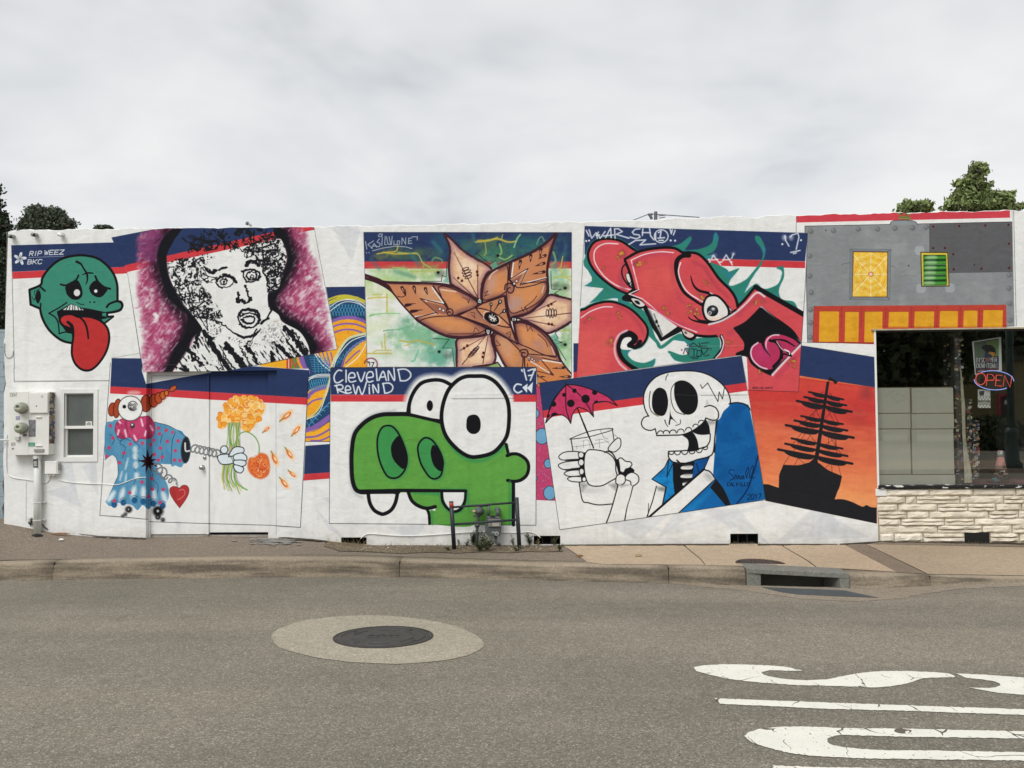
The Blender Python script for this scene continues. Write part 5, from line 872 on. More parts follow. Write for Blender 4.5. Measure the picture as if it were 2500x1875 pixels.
class MB:
    """collects verts and faces (world coordinates); build() links them as one mesh, relative to the parent's location"""
    def __init__(s): s.v = []; s.f = []; s.uv = None
    def add(s, vs, fs): n = len(s.v); s.v += [tuple(v) for v in vs]; s.f += [tuple(i+n for i in f) for f in fs]; return s
    def box(s, x0, x1, y0, y1, z0, z1):
        return s.add([(x, y, z) for x in (x0, x1) for y in (y0, y1) for z in (z0, z1)], [(0,1,3,2),(4,6,7,5),(0,4,5,1),(2,3,7,6),(0,2,6,4),(1,5,7,3)])
    def hexa(s, a, b):                                       # two 4-rings
        return s.add(list(a)+list(b), [(3,2,1,0),(4,5,6,7)]+[(i, (i+1) % 4, 4+(i+1) % 4, 4+i) for i in range(4)])
    def prism(s, pts, d):                                    # polygon (3-d points) pushed along d
        n = len(pts); d = Vector(d); q = [Vector(p) for p in pts]
        return s.add(q+[p+d for p in q], [tuple(range(n)), tuple(range(2*n-1, n-1, -1))]+[(i, n+i, n+(i+1) % n, (i+1) % n) for i in range(n)])
    def tube(s, pts, r, n=8, cap=True):
        pts = [Vector(p) for p in pts]; rings = []
        rs = r if isinstance(r, (list, tuple)) else [r]*len(pts)
        up = None
        for i, p in enumerate(pts):
            d = (pts[min(i+1, len(pts)-1)]-pts[max(i-1, 0)]).normalized()
            if up is None: up = Vector((0, 0, 1)) if abs(d.z) < .9 else Vector((1, 0, 0))
            a = d.cross(up).normalized(); b = a.cross(d).normalized(); up = b
            rings.append([p+(a*math.cos(2*math.pi*k/n)+b*math.sin(2*math.pi*k/n))*rs[i] for k in range(n)])
        vs = [v for rr in rings for v in rr]; fs = []
        for i in range(len(rings)-1):
            for k in range(n): fs.append((i*n+k, i*n+(k+1) % n, (i+1)*n+(k+1) % n, (i+1)*n+k))
        if cap: fs += [tuple(range(n-1, -1, -1)), tuple(range((len(rings)-1)*n, len(rings)*n))]
        return s.add(vs, fs)
    def lathe(s, c, prof, axis='z', n=24):                   # prof: (radius, height)
        vs = []; fs = []
        for (r, h) in prof:
            for k in range(n):
                a = 2*math.pi*k/n; x, y = r*math.cos(a), r*math.sin(a)
                vs.append((c[0]+x, c[1]+y, c[2]+h) if axis == 'z' else (c[0]+x, c[1]-h, c[2]+y))
        for i in range(len(prof)-1):
            for k in range(n): fs.append((i*n+k, i*n+(k+1) % n, (i+1)*n+(k+1) % n, (i+1)*n+k))
        fs += [tuple(range(n-1, -1, -1)), tuple(range((len(prof)-1)*n, len(prof)*n))]
        return s.add(vs, fs)
    def build(s, name, m=None, parent=None, smooth_=False, bevel=0, uv=None):
        loc = parent.location if parent else Vector((0, 0, 0))
        if parent and parent.parent: loc = parent.location+parent.parent.location
        me = bpy.data.meshes.new(name); me.from_pydata([tuple(Vector(v)-loc) for v in s.v], [], s.f); me.update()
        bm = bmesh.new(); bm.from_mesh(me)
        if bevel: 
            bmesh.ops.remove_doubles(bm, verts=bm.verts, dist=1e-5)
            es = [e for e in bm.edges if len(e.link_faces) == 2 and e.calc_face_angle(0) > .6]
            bmesh.ops.bevel(bm, geom=es, offset=bevel, segments=2, affect='EDGES', profile=.6)
        if uv is None: bmesh.ops.recalc_face_normals(bm, faces=bm.faces)
        bm.to_mesh(me); bm.free()
        if uv is not None:
            l = me.uv_layers.new(name='UVMap')
            for lp in me.loops: l.data[lp.index].uv = uv(me.vertices[lp.vertex_index].co+loc)
        if smooth_: me.polygons.foreach_set('use_smooth', [True]*len(me.polygons))
        return link(name, me, m, parent)
# ---------------------------------------------------------------- the mural painted on a canvas the size of the wall
WX0, WX1, WZ0, WZ1 = -7.6, 8.2, -.1, 4.3
PPM = 290
def _map(p):
    p = np.asarray(p, float); M = np.array(MC)
    d = np.column_stack([(p[:, 0]-CX)/FPX, (CY-p[:, 1])/FPX, -np.ones(len(p))]) @ M.T
    t = -CAM.y/d[:, 1]; X = CAM.x+d[:, 0]*t; Z = CAM.z+d[:, 2]*t
    return np.column_stack([(X-WX0)*PPM, (WZ1-Z)*PPM])
canvas = Canvas(int((WX1-WX0)*PPM), int((WZ1-WZ0)*PPM), _map, PPM/193.0, WHITE)
paint_mural(canvas)
img = bpy.data.images.new('mural_print', canvas.W, canvas.H, alpha=False)
px = np.ones((canvas.H, canvas.W, 4), np.float32); px[..., :3] = np.clip(canvas.a[::-1], 0, 1); img.pixels.foreach_set(px.ravel()); img.update(); img.pack()
del px
def muv(p):                                                  # which spot of the mural a point of the wall, the door or its jambs carries
    p = Vector(p); d = p-CAM; q = CAM+d*(-CAM.y/d.y); return ((q.x-WX0)/(WX1-WX0), (q.z-WZ0)/(WZ1-WZ0))
def mural_mat(name, rough=.75, bumpy=1.0):
    m = bpy.data.materials.new(name); m.use_nodes = True; nt = m.node_tree; b = nt.nodes['Principled BSDF']; L = nt.links
    b.inputs['Roughness'].default_value = rough; b.inputs['Specular IOR Level'].default_value = .1
    t = nt.nodes.new('ShaderNodeTexImage'); t.image = img; t.interpolation = 'Cubic'; t.extension = 'EXTEND'
    u = nt.nodes.new('ShaderNodeUVMap'); u.uv_map = 'UVMap'; L.new(u.outputs[0], t.inputs[0])
    tc = nt.nodes.new('ShaderNodeTexCoord')
    def noise(s, d=4, r=.6, vec=None, dist=0):
        n = nt.nodes.new('ShaderNodeTexNoise'); n.inputs['Scale'].default_value = s; n.inputs['Detail'].default_value = d; n.inputs['Roughness'].default_value = r; n.inputs['Distortion'].default_value = dist
        L.new(vec or tc.outputs['Object'], n.inputs['Vector']); return n.outputs['Fac']
    def ramp(f, p0, c0, p1, c1):
        r = nt.nodes.new('ShaderNodeValToRGB'); L.new(f, r.inputs[0]); r.color_ramp.elements[0].position = p0; r.color_ramp.elements[0].color = c0; r.color_ramp.elements[1].position = p1; r.color_ramp.elements[1].color = c1; return r.outputs[0]
    def mul(a, b_, f=1.0, mode='MULTIPLY'):
        x = nt.nodes.new('ShaderNodeMix'); x.data_type = 'RGBA'; x.blend_type = mode; x.inputs[0].default_value = f; L.new(a, x.inputs[6]); L.new(b_, x.inputs[7]); return x.outputs[2]
    c = mul(t.outputs[0], ramp(noise(1.3, 6), .3, (.93, .935, .95, 1), .6, (1, 1, 1, 1)))
    c = mul(c, ramp(noise(9, 5, .7), .35, (.93, .925, .91, 1), .6, (1, 1, 1, 1)))
    mp = nt.nodes.new('ShaderNodeMapping'); mp.inputs['Scale'].default_value = (2.2, 2, .35); L.new(tc.outputs['Object'], mp.inputs[0])
    c = mul(c, ramp(noise(3, 6, .65, mp.outputs[0]), .34, (.93, .927, .92, 1), .5, (1, 1, 1, 1)))
    # splashed dirt near the ground
    sp = nt.nodes.new('ShaderNodeSeparateXYZ'); L.new(tc.outputs['Object'], sp.inputs[0])
    mr = nt.nodes.new('ShaderNodeMapRange'); mr.inputs[1].default_value = .75; mr.inputs[2].default_value = .15; L.new(sp.outputs['Z'], mr.inputs[0])
    mm = nt.nodes.new('ShaderNodeMath'); mm.operation = 'MULTIPLY'; L.new(mr.outputs[0], mm.inputs[0]); L.new(noise(7, 6, .7), mm.inputs[1])
    c = mul(c, ramp(mm.outputs[0], .2, (1, 1, 1, 1), .75, (.72, .68, .62, 1)))
    L.new(c, b.inputs['Base Color'])
    mp2 = nt.nodes.new('ShaderNodeMapping'); mp2.inputs['Rotation'].default_value = (0, .5, 0); mp2.inputs['Scale'].default_value = (1, 1, 1.5); L.new(tc.outputs['Object'], mp2.inputs[0])
    h = nt.nodes.new('ShaderNodeMath'); h.operation = 'ADD'; L.new(noise(5, 8, .55, mp2.outputs[0], .6), h.inputs[0])
    h2 = nt.nodes.new('ShaderNodeMath'); h2.operation = 'MULTIPLY'; L.new(noise(120, 3), h2.inputs[0]); h2.inputs[1].default_value = .12; L.new(h2.outputs[0], h.inputs[1])
    bp = nt.nodes.new('ShaderNodeBump'); bp.inputs['Strength'].default_value = .36*bumpy; bp.inputs['Distance'].default_value = .03; L.new(h.outputs[0], bp.inputs['Height']); L.new(bp.outputs[0], b.inputs['Normal'])
    return m
M_wall = mural_mat('painted_stucco'); M_door = mural_mat('painted_steel', .5, .12)
M_white = mat('white_paint', '#e2e3df', .6, .12, 4, .15, 60); M_white2 = mat('white_trim', '#e6e6e2', .45, .06, 8)
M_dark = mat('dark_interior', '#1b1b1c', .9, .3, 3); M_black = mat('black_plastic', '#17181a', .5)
# ---------------------------------------------------------------- ground: road, kerb, footway
class PL:                                                    # a polyline in x -> value
    def __init__(s, pts): pts = sorted(pts); s.x = [p[0] for p in pts]; s.v = [p[1] for p in pts]
    def __call__(s, x): return float(np.interp(x, s.x, s.v))
wb = [on_y(u, v) for u, v in ((-300,1268),(13,1270),(80,1283),(114,1293),(239,1307),(357,1312),(512,1308),(676,1311),(715,1310),(798,1319),(897,1329),(1368,1329),(1666,1327),(2043,1327),(2145,1320),(2500,1325),(2900,1326))]
wall_z = PL([(p.x, p.z-.012) for p in wb])
kb = [(on_z(u, v, 0.0), u, t) for u, v, t in ((-700,1425,1381),(-300,1421,1378),(0,1417,1374),(300,1413,1367),(560,1410,1363),(833,1407,1363),(1100,1411,1371),(1300,1416,1377),(1666,1424,1383),(1830,1429,1387),(2090,1436,1401),(2270,1430,1403),(2400,1425,1406),(2500,1421,1408),(2700,1416,1409),(3100,1410,1407))]
KP = []
for p, u, t in kb:
    q = on_y(*((u, t)), y=p.y+.03); KP.append((p.x, p.y, max(q.z, .02)))
kerb_y = PL([(p[0], p[1]) for p in KP]); kerb_z = PL([(p[0], p[2]) for p in KP])
def side_z(x, y):
    yk = kerb_y(x)+.04; t = min(max(y/yk, 0), 1); t = t**.8
    return wall_z(x)*(1-t)+kerb_z(x)*t
def road_z(x, y):
    d = kerb_y(x)-y; d = max(d, 0); return .03*min(d, 5)+.01*min(max(d-5, 0), 6) if d < 12 else .21
def on_surf(u, v, fn, lift=0):
    z = .1
    for _ in range(25): p = on_z(u, v, z); z = z*.4+(fn(p.x, p.y)+lift)*.6
    return on_z(u, v, z)
def speckle(name, base, specks, scale=95, dark=.5, rough=.92, bump=.5, patch=.12):
    m = bpy.data.materials.new(name); m.use_nodes = True; nt = m.node_tree; b = nt.nodes['Principled BSDF']; L = nt.links; b.inputs['Roughness'].default_value = rough; b.inputs['Specular IOR Level'].default_value = .25
    tc = nt.nodes.new('ShaderNodeTexCoord')
    v = nt.nodes.new('ShaderNodeTexVoronoi'); v.inputs['Scale'].default_value = scale; L.new(tc.outputs['Object'], v.inputs['Vector'])
    bw = nt.nodes.new('ShaderNodeSeparateColor'); L.new(v.outputs['Color'], bw.inputs[0])
    r = nt.nodes.new('ShaderNodeValToRGB'); L.new(bw.outputs[0], r.inputs[0]); B = lin(base); S = lin(specks)
    es = r.color_ramp.elements; es[0].position = 0; es[0].color = tuple(x*dark for x in B[:3])+(1,); es[1].position = 1; es[1].color = S
    k = es.new(.25); k.color = tuple(x*.85 for x in B[:3])+(1,); k = es.new(.8); k.color = tuple(x*1.08 for x in B[:3])+(1,); k = es.new(.9); k.color = tuple(x*.6+y*.4 for x, y in zip(B[:3], S[:3]))+(1,)
    def noise(s, d=4, r_=.6):
        n = nt.nodes.new('ShaderNodeTexNoise'); n.inputs['Scale'].default_value = s; n.inputs['Detail'].default_value = d; n.inputs['Roughness'].default_value = r_; L.new(tc.outputs['Object'], n.inputs['Vector']); return n.outputs['Fac']
    def mul(a, f, lo, hi, p0=.3, p1=.7):
        q = nt.nodes.new('ShaderNodeValToRGB'); L.new(f, q.inputs[0]); q.color_ramp.elements[0].position = p0; q.color_ramp.elements[0].color = lo; q.color_ramp.elements[1].position = p1; q.color_ramp.elements[1].color = hi
        x = nt.nodes.new('ShaderNodeMix'); x.data_type = 'RGBA'; x.blend_type = 'MULTIPLY'; x.inputs[0].default_value = 1; L.new(a, x.inputs[6]); L.new(q.outputs[0], x.inputs[7]); return x.outputs[2]
    c = mul(r.outputs[0], noise(.55, 6, .6), (1-patch, 1-patch, 1-patch*1.1, 1), (1.06, 1.05, 1.04, 1))
    if name == 'asphalt':
        mpl = nt.nodes.new('ShaderNodeMapping'); mpl.inputs['Scale'].default_value = (.10, .95, 1); mpl.inputs['Rotation'].default_value = (0, 0, .03); L.new(tc.outputs['Object'], mpl.inputs[0])
        nl = nt.nodes.new('ShaderNodeTexNoise'); nl.inputs['Scale'].default_value = 1.0; nl.inputs['Detail'].default_value = 4; L.new(mpl.outputs[0], nl.inputs['Vector']); c = mul(c, nl.outputs['Fac'], (.84, .84, .85, 1), (1.06, 1.055, 1.04, 1), .38, .6)
        c = mul(c, noise(2.6, 8, .75), (.80, .79, .78, 1), (1, 1, 1, 1), .30, .42)
    c = mul(c, noise(9, 6, .7), (.88, .87, .86, 1), (1.05, 1.05, 1.05, 1)); c = mul(c, noise(38, 3, .7), (.80, .80, .80, 1), (1.12, 1.12, 1.12, 1))
    L.new(c, b.inputs['Base Color'])
    a = nt.nodes.new('ShaderNodeMath'); a.operation = 'ADD'; L.new(v.outputs['Distance'], a.inputs[0]); L.new(noise(200, 2), a.inputs[1])
    bp = nt.nodes.new('ShaderNodeBump'); bp.inputs['Strength'].default_value = bump; bp.inputs['Distance'].default_value = .006; L.new(a.outputs[0], bp.inputs['Height']); L.new(bp.outputs[0], b.inputs['Normal'])
    return m
M_asph = speckle('asphalt', '#868174', '#b6b0a2', 135, .62, .92, .5, .12); M_asph2 = speckle('old_asphalt', '#82776a', '#a2998c', 150, .6, .95, .35, .14); M_asph3 = speckle('patched_asphalt', '#7d7062', '#8f8577', 150, .8, .95, .2, .06)
M_conc = speckle('tan_concrete', '#b3a189', '#bfae97', 160, .86, .9, .15, .12); M_conc2 = speckle('grey_tan_concrete', '#a3937e', '#b3a38c', 160, .86, .9, .15, .12); M_kerb = speckle('kerb_concrete', '#998a77', '#a99a86', 150, .85, .9, .2, .2)
M_collar = speckle('pale_concrete', '#a39c8c', '#c0b9a8', 120, .75, .9, .25, .08); M_dirt = speckle('dirt', '#7d6f5e', '#a89c86', 60, .5, .98, .9, .3); M_gut = speckle('gutter_silt', '#93897a', '#aaa192', 130, .75, .95, .3, .2); M_inlet = speckle('grey_concrete', '#7d7e77', '#8d8e87', 120, .8, .85, .2, .1)
def grid_mesh(name, xs, ys, fn, m, parent=None, kind=None, smooth_=True):
    b = MB(); ny = len(ys)
    vs = [fn(x, y) for x in xs for y in ys]; fs = [(i*ny+j, (i+1)*ny+j, (i+1)*ny+j+1, i*ny+j+1) for i in range(len(xs)-1) for j in range(ny-1)]
    b.add(vs, fs); o = b.build(name, m, parent, smooth_); 
    if kind: o['kind'] = kind
    return o
ground = MB().add([(-500,-300,-.35),(500,-300,-.35),(500,600,-.35),(-500,600,-.35)], [(0,1,2,3)]).build('ground', mat('dry_ground', '#6d6653', .95, .3, .2)); ground['kind'] = 'structure'
xs = list(np.linspace(-9.5, 10.5, 90)); xs_far = [-120, -60, -30, -15]+xs+[16, 30, 60, 120]
road = grid_mesh('road', xs_far, [0, .15, .5, 1, 2, 3, 4, 5, 7, 9, 11, 14, 18], lambda x, t: (x, kerb_y(x)-t+.01, road_z(x, kerb_y(x)-t) if t < 12 else .21), M_asph, kind='structure')
side = grid_mesh('footway', [-120, -60, -30]+xs+[30, 60, 120], [0, .1, .25, .4, .55, .7, .85, 1], lambda x, t: (x, .25 if t == 0 else t*(kerb_y(x)+.16), side_z(x, t*(kerb_y(x)+.16))-.004 if t else wall_z(x)), M_asph2, kind='structure')
def drape(name, pxs, fn, lift, m, parent, dens=24, jit=0, seed=1, th=0):
    """a thin sheet with an outline measured in the photograph, laid on the ground surface"""
    rr = random.Random(seed); q = []
    n = len(pxs)
    for i in range(n):
        a, b_ = pxs[i], pxs[(i+1) % n]; k = max(1, int(math.hypot(a[0]-b_[0], (a[1]-b_[1])*4)/dens))
        q += [(a[0]+(b_[0]-a[0])*t/k, a[1]+(b_[1]-a[1])*t/k) for t in range(k)]
    pts = []
    for u, v in q:
        p = on_surf(u, v, fn, lift); p.x += rr.uniform(-jit, jit); p.y += rr.uniform(-jit, jit); pts.append(p)
    bm = bmesh.new(); vs = [bm.verts.new((p.x, p.y, 0)) for p in pts]; f = bm.faces.new(vs); bmesh.ops.triangulate(bm, faces=[f])
    for _ in range(2): bmesh.ops.subdivide_edges(bm, edges=[e for e in bm.edges if e.calc_length() > .35], cuts=1)
    bmesh.ops.triangulate(bm, faces=bm.faces)
    for v in bm.verts: v.co.z = fn(v.co.x, v.co.y)+lift
    bmesh.ops.recalc_face_normals(bm, faces=bm.faces)
    for f in bm.faces:
        if f.normal.z < 0: f.normal_flip()
    if th:
        r = bmesh.ops.extrude_face_region(bm, geom=list(bm.faces))
        for v in [g for g in r['geom'] if isinstance(g, bmesh.types.BMVert)]: v.co.z += th
        bmesh.ops.recalc_face_normals(bm, faces=bm.faces)
    if parent:
        for v in bm.verts: v.co -= parent.location
    me = bpy.data.meshes.new(name); bm.to_mesh(me); bm.free()
    return link(name, me, m, parent)
# kerb: separate cast lengths with open joints
kerb = thing('kerb', None, None); kerb['kind'] = 'structure'
joints = [on_z(u, 1400, .1).x for u in (-900, -400, 112, 964, 1632)]
inl0, inl1 = on_z(1832, 1420, .08).x, on_z(2098, 1430, .08).x
segs = list(zip(joints[:-1], joints[1:]))+[(joints[-1], inl0), (inl1, on_z(2274, 1420, .05).x), (on_z(2274, 1420, .05).x, on_z(2900, 1410, .02).x)]
def kerb_face_mat():
    m = speckle('kerb_scuffed_shaded', '#9c907e', '#aca08e', 150, .85, .9, .2, .2); nt = m.node_tree; L = nt.links; b = nt.nodes['Principled BSDF']
    src = b.inputs['Base Color'].links[0].from_socket; tc = nt.nodes.new('ShaderNodeTexCoord'); mp = nt.nodes.new('ShaderNodeMapping'); mp.inputs['Scale'].default_value = (.8, 3, 9); mp.inputs['Rotation'].default_value = (0, .12, 0); L.new(tc.outputs['Object'], mp.inputs[0])
    n = nt.nodes.new('ShaderNodeTexNoise'); n.inputs['Scale'].default_value = 1.6; n.inputs['Detail'].default_value = 6; n.inputs['Roughness'].default_value = .6; L.new(mp.outputs[0], n.inputs[0])
    r = nt.nodes.new('ShaderNodeValToRGB'); L.new(n.outputs['Fac'], r.inputs[0]); r.color_ramp.elements[0].position = .40; r.color_ramp.elements[0].color = (.42, .42, .43, 1); r.color_ramp.elements[1].position = .60; r.color_ramp.elements[1].color = (.88, .87, .85, 1)
    x = nt.nodes.new('ShaderNodeMix'); x.data_type = 'RGBA'; x.blend_type = 'MULTIPLY'; L.new(src, x.inputs[6]); L.new(r.outputs[0], x.inputs[7])
    # grime plus painted-in shade darkens the face, not the top
    g = nt.nodes.new('ShaderNodeNewGeometry'); s2 = nt.nodes.new('ShaderNodeSeparateXYZ'); L.new(tc.outputs['Normal'], s2.inputs[0]); mr = nt.nodes.new('ShaderNodeMapRange'); mr.inputs[1].default_value = .93; mr.inputs[2].default_value = .6; mr.inputs[4].default_value = 1.0; L.new(s2.outputs['Z'], mr.inputs[0]); L.new(mr.outputs[0], x.inputs[0])
    L.new(x.outputs[2], b.inputs['Base Color']); return m
M_kface = kerb_face_mat()
def kerb_seg(a, b_):
    prof = [(-.035, -.03), (-.030, .0), (-.012, .55), (-.002, .80), (.022, .94), (.06, 1.0), (.24, 1.02), (.24, -.3)]
    mb = MB(); n = max(3, int((b_-a)/.25)); X = np.linspace(a+.004, b_-.004, n); K_ = len(prof)
    for x in X: mb.v += [(x, kerb_y(x)+dy, (kerb_z(x)*h if h <= 1 else kerb_z(x)+.006)) for dy, h in prof]
    for i in range(n-1): mb.f += [(i*K_+j, i*K_+(j+1) % K_, (i+1)*K_+(j+1) % K_, (i+1)*K_+j) for j in range(K_)]
    mb.f += [tuple(range(K_)), tuple(range((n-1)*K_, n*K_))]
    return mb.build('kerb_stone', M_kface, kerb, True)
for a, b_ in segs: kerb_seg(a, b_)
jm = MB()
for x in joints[2:]+[segs[-1][0]]: jm.box(x-.006, x+.006, kerb_y(x)-.0, kerb_y(x)+.23, -.02, kerb_z(x)-.01)
jm.build('joint_filler', mat('joint_dirt', '#2c2722', .95), kerb)
# concrete paving over the asphalt footway (right half)
slabs = [[(1372,1330),(1664,1328),(1680,1342),(1708,1364),(1720,1379),(1470,1377),(1432,1371),(1404,1350)], [(1668,1328),(1905,1328),(1912,1335),(1970,1369),(1990,1384),(1724,1380),(1711,1364),(1683,1341)], [(1909,1328),(2060,1329),(2188,1396),(1994,1384),(1974,1369),(1915,1335)]]
for k, s_ in enumerate(slabs): drape('paving_slab', s_, side_z, .004, M_conc, side, seed=k)
drape('asphalt_patch', [(2048,1328),(2112,1328),(2262,1401),(2190,1397)], side_z, .003, M_asph3, side)
drape('paving_slab', [(2114,1328),(2500,1336),(2900,1338),(2900,1408),(2500,1405),(2266,1401)], side_z, .004, M_conc2, side)
drape('asphalt_strip', [(2148,1322),(2900,1328),(2900,1337),(2500,1335),(2120,1328)], side_z, .0065, M_asph3, side)
drape('gutter_dirt', [(2035,1434),(2100,1437),(2280,1431),(2500,1422),(2700,1417),(2700,1426),(2500,1430),(2350,1437),(2250,1450),(2200,1462),(2080,1468),(1960,1462),(1800,1440),(1640,1425),(1840,1430)], road_z, .003, M_gut, road, jit=.025, dens=9)
drape('dirt_strip', [(800,1321),(905,1331),(1368,1331),(1374,1345),(1330,1347),(1290,1346),(1240,1349),(1180,1347),(1120,1350),(1050,1348),(980,1351),(900,1347),(830,1345),(790,1333)], side_z, .0035, M_dirt, side, jit=.01, seed=5)
for k_, (pa, pb, w_) in enumerate((((80,1284),(239,1308),1.6),((239,1308),(357,1313),1.6),((680,1312),(800,1320),1.8),((1370,1330),(1780,1329),1.2),((1850,1329),(2045,1328),1.3),((2050,1328),(2146,1321),1.8),((2146,1321),(2500,1326.5),1.8))):  # contact shadow along the wall foot, laid as thin dark-coloured strips
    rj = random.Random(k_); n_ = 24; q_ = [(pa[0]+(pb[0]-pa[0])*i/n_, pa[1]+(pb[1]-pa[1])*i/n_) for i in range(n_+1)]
    drape('contact_shade', [(u, v-2) for u, v in q_]+[(u, v+w_*rj.uniform(.5, 1.7)) for u, v in q_[::-1]], side_z, .010, mat('foot_shade_%d' % k_, '#4b4135', .95, .5, 20), side, seed=k_)
rj = random.Random(77); b = MB()
for i in range(150):
    u = rj.gauss(672, 36); v = 1314+abs(rj.gauss(0, 7))+(u-672)*-.02; 
    if not (560 < u < 770) or v > 1343: continue
    p = on_surf(u, v, side_z, .004); r = rj.uniform(.01, .06)*(1.2 if abs(u-680) < 40 else .7); n_ = 9
    b.add([(p.x+r*1.5*math.cos(6.283*k/n_)*rj.uniform(.5, 1.1), p.y+r*.8*math.sin(6.283*k/n_)*rj.uniform(.5, 1.1), p.z+i*.00001) for k in range(n_)], [tuple(range(n_))])
sp_ = b.build('spilled_paint', mat('paint_spill', '#a19f9a', .8, .3, 12), side); sp_['kind'] = 'stuff'
# ---------------------------------------------------------------- storm drain inlet
dr = frame(1800, 1300, 5.53)
inlet = thing('storm_drain', 'grey concrete storm drain inlet set into the kerb', 'storm drain', (inl0, kerb_y(inl0), 0))
ym = kerb_y((inl0+inl1)/2); zt = kerb_z((inl0+inl1)/2)
def on_in(u, v, dy=0): return on_y(u, v, kerb_y(on_z(u, 1425, .05).x)+dy)
LD = on_surf(1900, 1377, side_z).y-kerb_y(inl0)
A, B_ = on_in(1832, 1386), on_in(2087, 1395)
b = MB(); w0 = inl0+.006; w1 = inl1-.006; ya, yb = kerb_y(w0), kerb_y(w1); za, zb = kerb_z(w0)+.004, kerb_z(w1)+.006
b.hexa([(w0,ya-.02,za-.05),(w1,yb-.02,zb-.05),(w1,yb-.02,zb),(w0,ya-.02,za)], [(w0,ya+LD,za-.05),(w1,yb+LD,zb-.05),(w1,yb+LD,zb+.004),(w0,ya+LD,za+.004)]); b.build('lid', M_inlet, inlet, bevel=.006)
b = MB(); b.hexa([(w0,ya-.018,-.04),(w0+.15,ya-.018,-.04),(w0+.15,ya-.018,za-.051),(w0,ya-.018,za-.051)], [(w0,ya+.3,-.04),(w0+.15,ya+.3,-.04),(w0+.15,ya+.3,za-.051),(w0,ya+.3,za-.051)]); b.build('side_block', M_inlet, inlet, bevel=.005)
b = MB(); b.hexa([(w1-.10,yb-.018,-.04),(w1,yb-.018,-.04),(w1,yb-.018,zb-.051),(w1-.10,yb-.018,zb-.051)], [(w1-.17,yb+.3,-.04),(w1,yb+.3,-.04),(w1,yb+.3,zb-.051),(w1-.17,yb+.3,zb-.051)]); b.build('side_block', M_inlet, inlet, bevel=.005)
b = MB(); b.box(w0, w1, ya+.28, ya+.31, -.2, za-.052); b.build('back_wall', mat('inlet_dark', '#77756a', .9, .3, 4), inlet)
b = MB(); q = [on_z(u, v, .008) for u, v in ((1860,1434),(1905,1444),(1950,1449),(2135,1458.5),(2060,1442),(1865,1434))]; drape('apron', [(1858,1433),(1905,1445),(1950,1451),(2060,1456),(2145,1459),(2062,1441),(1960,1437)], road_z, .006, mat('steel_apron', '#4d5456', .7, .25, 5, .2, 60), inlet); b.box(w0+.16, w1-.14, ya+.02, ya+.28, -.15, -.12); b.build('sump'
, mat('sump_dark', '#2c2c29', .9), inlet)
# ---------------------------------------------------------------- round grate in the footway
g0 = on_surf(1858, 1377, side_z)
gr = thing('drain_grate', 'round rusty iron grate let into the footway above the storm drain', 'grate', g0)
M_rust = mat('rusty_iron', '#5d4c42', .75, .4, 12, .4, 60, metal=.3)
R = .27; g0 = on_surf(1858, 1377.5, side_z); yl = g0.y+.012; zg = side_z(g0.x, g0.y)+.006
arc = [(g0.x+R*math.cos(t), yl+R*math.sin(t)*1.0) for t in np.linspace(0, math.pi, 26)]; arc2 = [(g0.x+(R-.022)*math.cos(t), yl+(R-.022)*math.sin(t)) for t in np.linspace(math.pi, 0, 26)]
def up(x, y, h): return (x, y, side_z(x, y)+h)
b = MB(); n_ = 26; b.v = [up(x, y, .010) for x, y in arc]+[up(x, y, .010) for x, y in arc2[::-1]]; b.f = [(i, i+1, n_+i+1, n_+i) for i in range(n_-1)]; b.build('rim', M_rust, gr)
b = MB(); b.add([up(x, y, .0065) for x, y in arc2], [tuple(range(26))]); b.build('shaft', M_black, gr)
for k in range(-6, 7):
    x = k*.04; l = math.sqrt(max((R-.02)**2-x*x, 0)); b = MB(); b.add([up(g0.x+x-.011-.04, yl, .009), up(g0.x+x+.011-.04, yl, .009), up(g0.x+x+.011+l*.12-.02, yl+l, .009), up(g0.x+x-.011+l*.12-.02, yl+l, .009)], [(0, 1, 2, 3)]) if abs(x-.04) < R-.03 else None; b.build('bar', M_rust, gr) if b.v else None
# ---------------------------------------------------------------- manhole
mc = on_surf(936, 1556, road_z)
mh = thing('manhole', 'dark iron manhole cover in a pale concrete collar on the road', 'manhole', mc)
mh_f = frame(600, 1470, 3.403)
colp = mh_f(smooth(P(215,300,225,255,300,210,430,165,650,128,850,113,1100,108,1400,132,1650,175,1850,240,1950,310,1975,360,1900,420,1750,465,1550,495,1250,512,950,502,700,478,450,430,260,365), True))
drape('collar', [tuple(p) for p in colp[::3]], road_z, .004, M_collar, mh, jit=.008, dens=60)
M_iron = mat('cast_iron', '#4a4846', .6, .3, 14, .3, 60, metal=.2)
def slope_pt(x, y, h): return (x, y, road_z(x, y)+h)
cc = on_surf(936, 1556, road_z); R = (on_surf(1055, 1560, road_z).x-on_surf(816, 1555, road_z).x)/2; RY = (on_surf(936, 1529.5, road_z).y-on_surf(936, 1583, road_z).y)/2
def disc(name, r0, r1, h0, h1, m, n=48, parent=mh):
    b = MB(); vs = []; fs = []
    for r, h in ((r1, h0), (r1, h1), (r0, h1)):
        for k in range(n): a = 2*math.pi*k/n; vs.append(slope_pt(cc.x+R*r*math.cos(a), cc.y+RY*r*math.sin(a), h))
    for j in range(2): fs += [(j*n+k, j*n+(k+1) % n, (j+1)*n+(k+1) % n, (j+1)*n+k) for k in range(n)]
    if r0 < .3: fs.append(tuple(range(2*n, 3*n)))
    b.add(vs, fs); return b.build(name, m, parent)
disc('frame_ring', .955, 1.0, .003, .010, mat('iron_rim', '#3c3a38', .6, .3, 20)); disc('cover', .01, .945, .004, .009, M_iron)
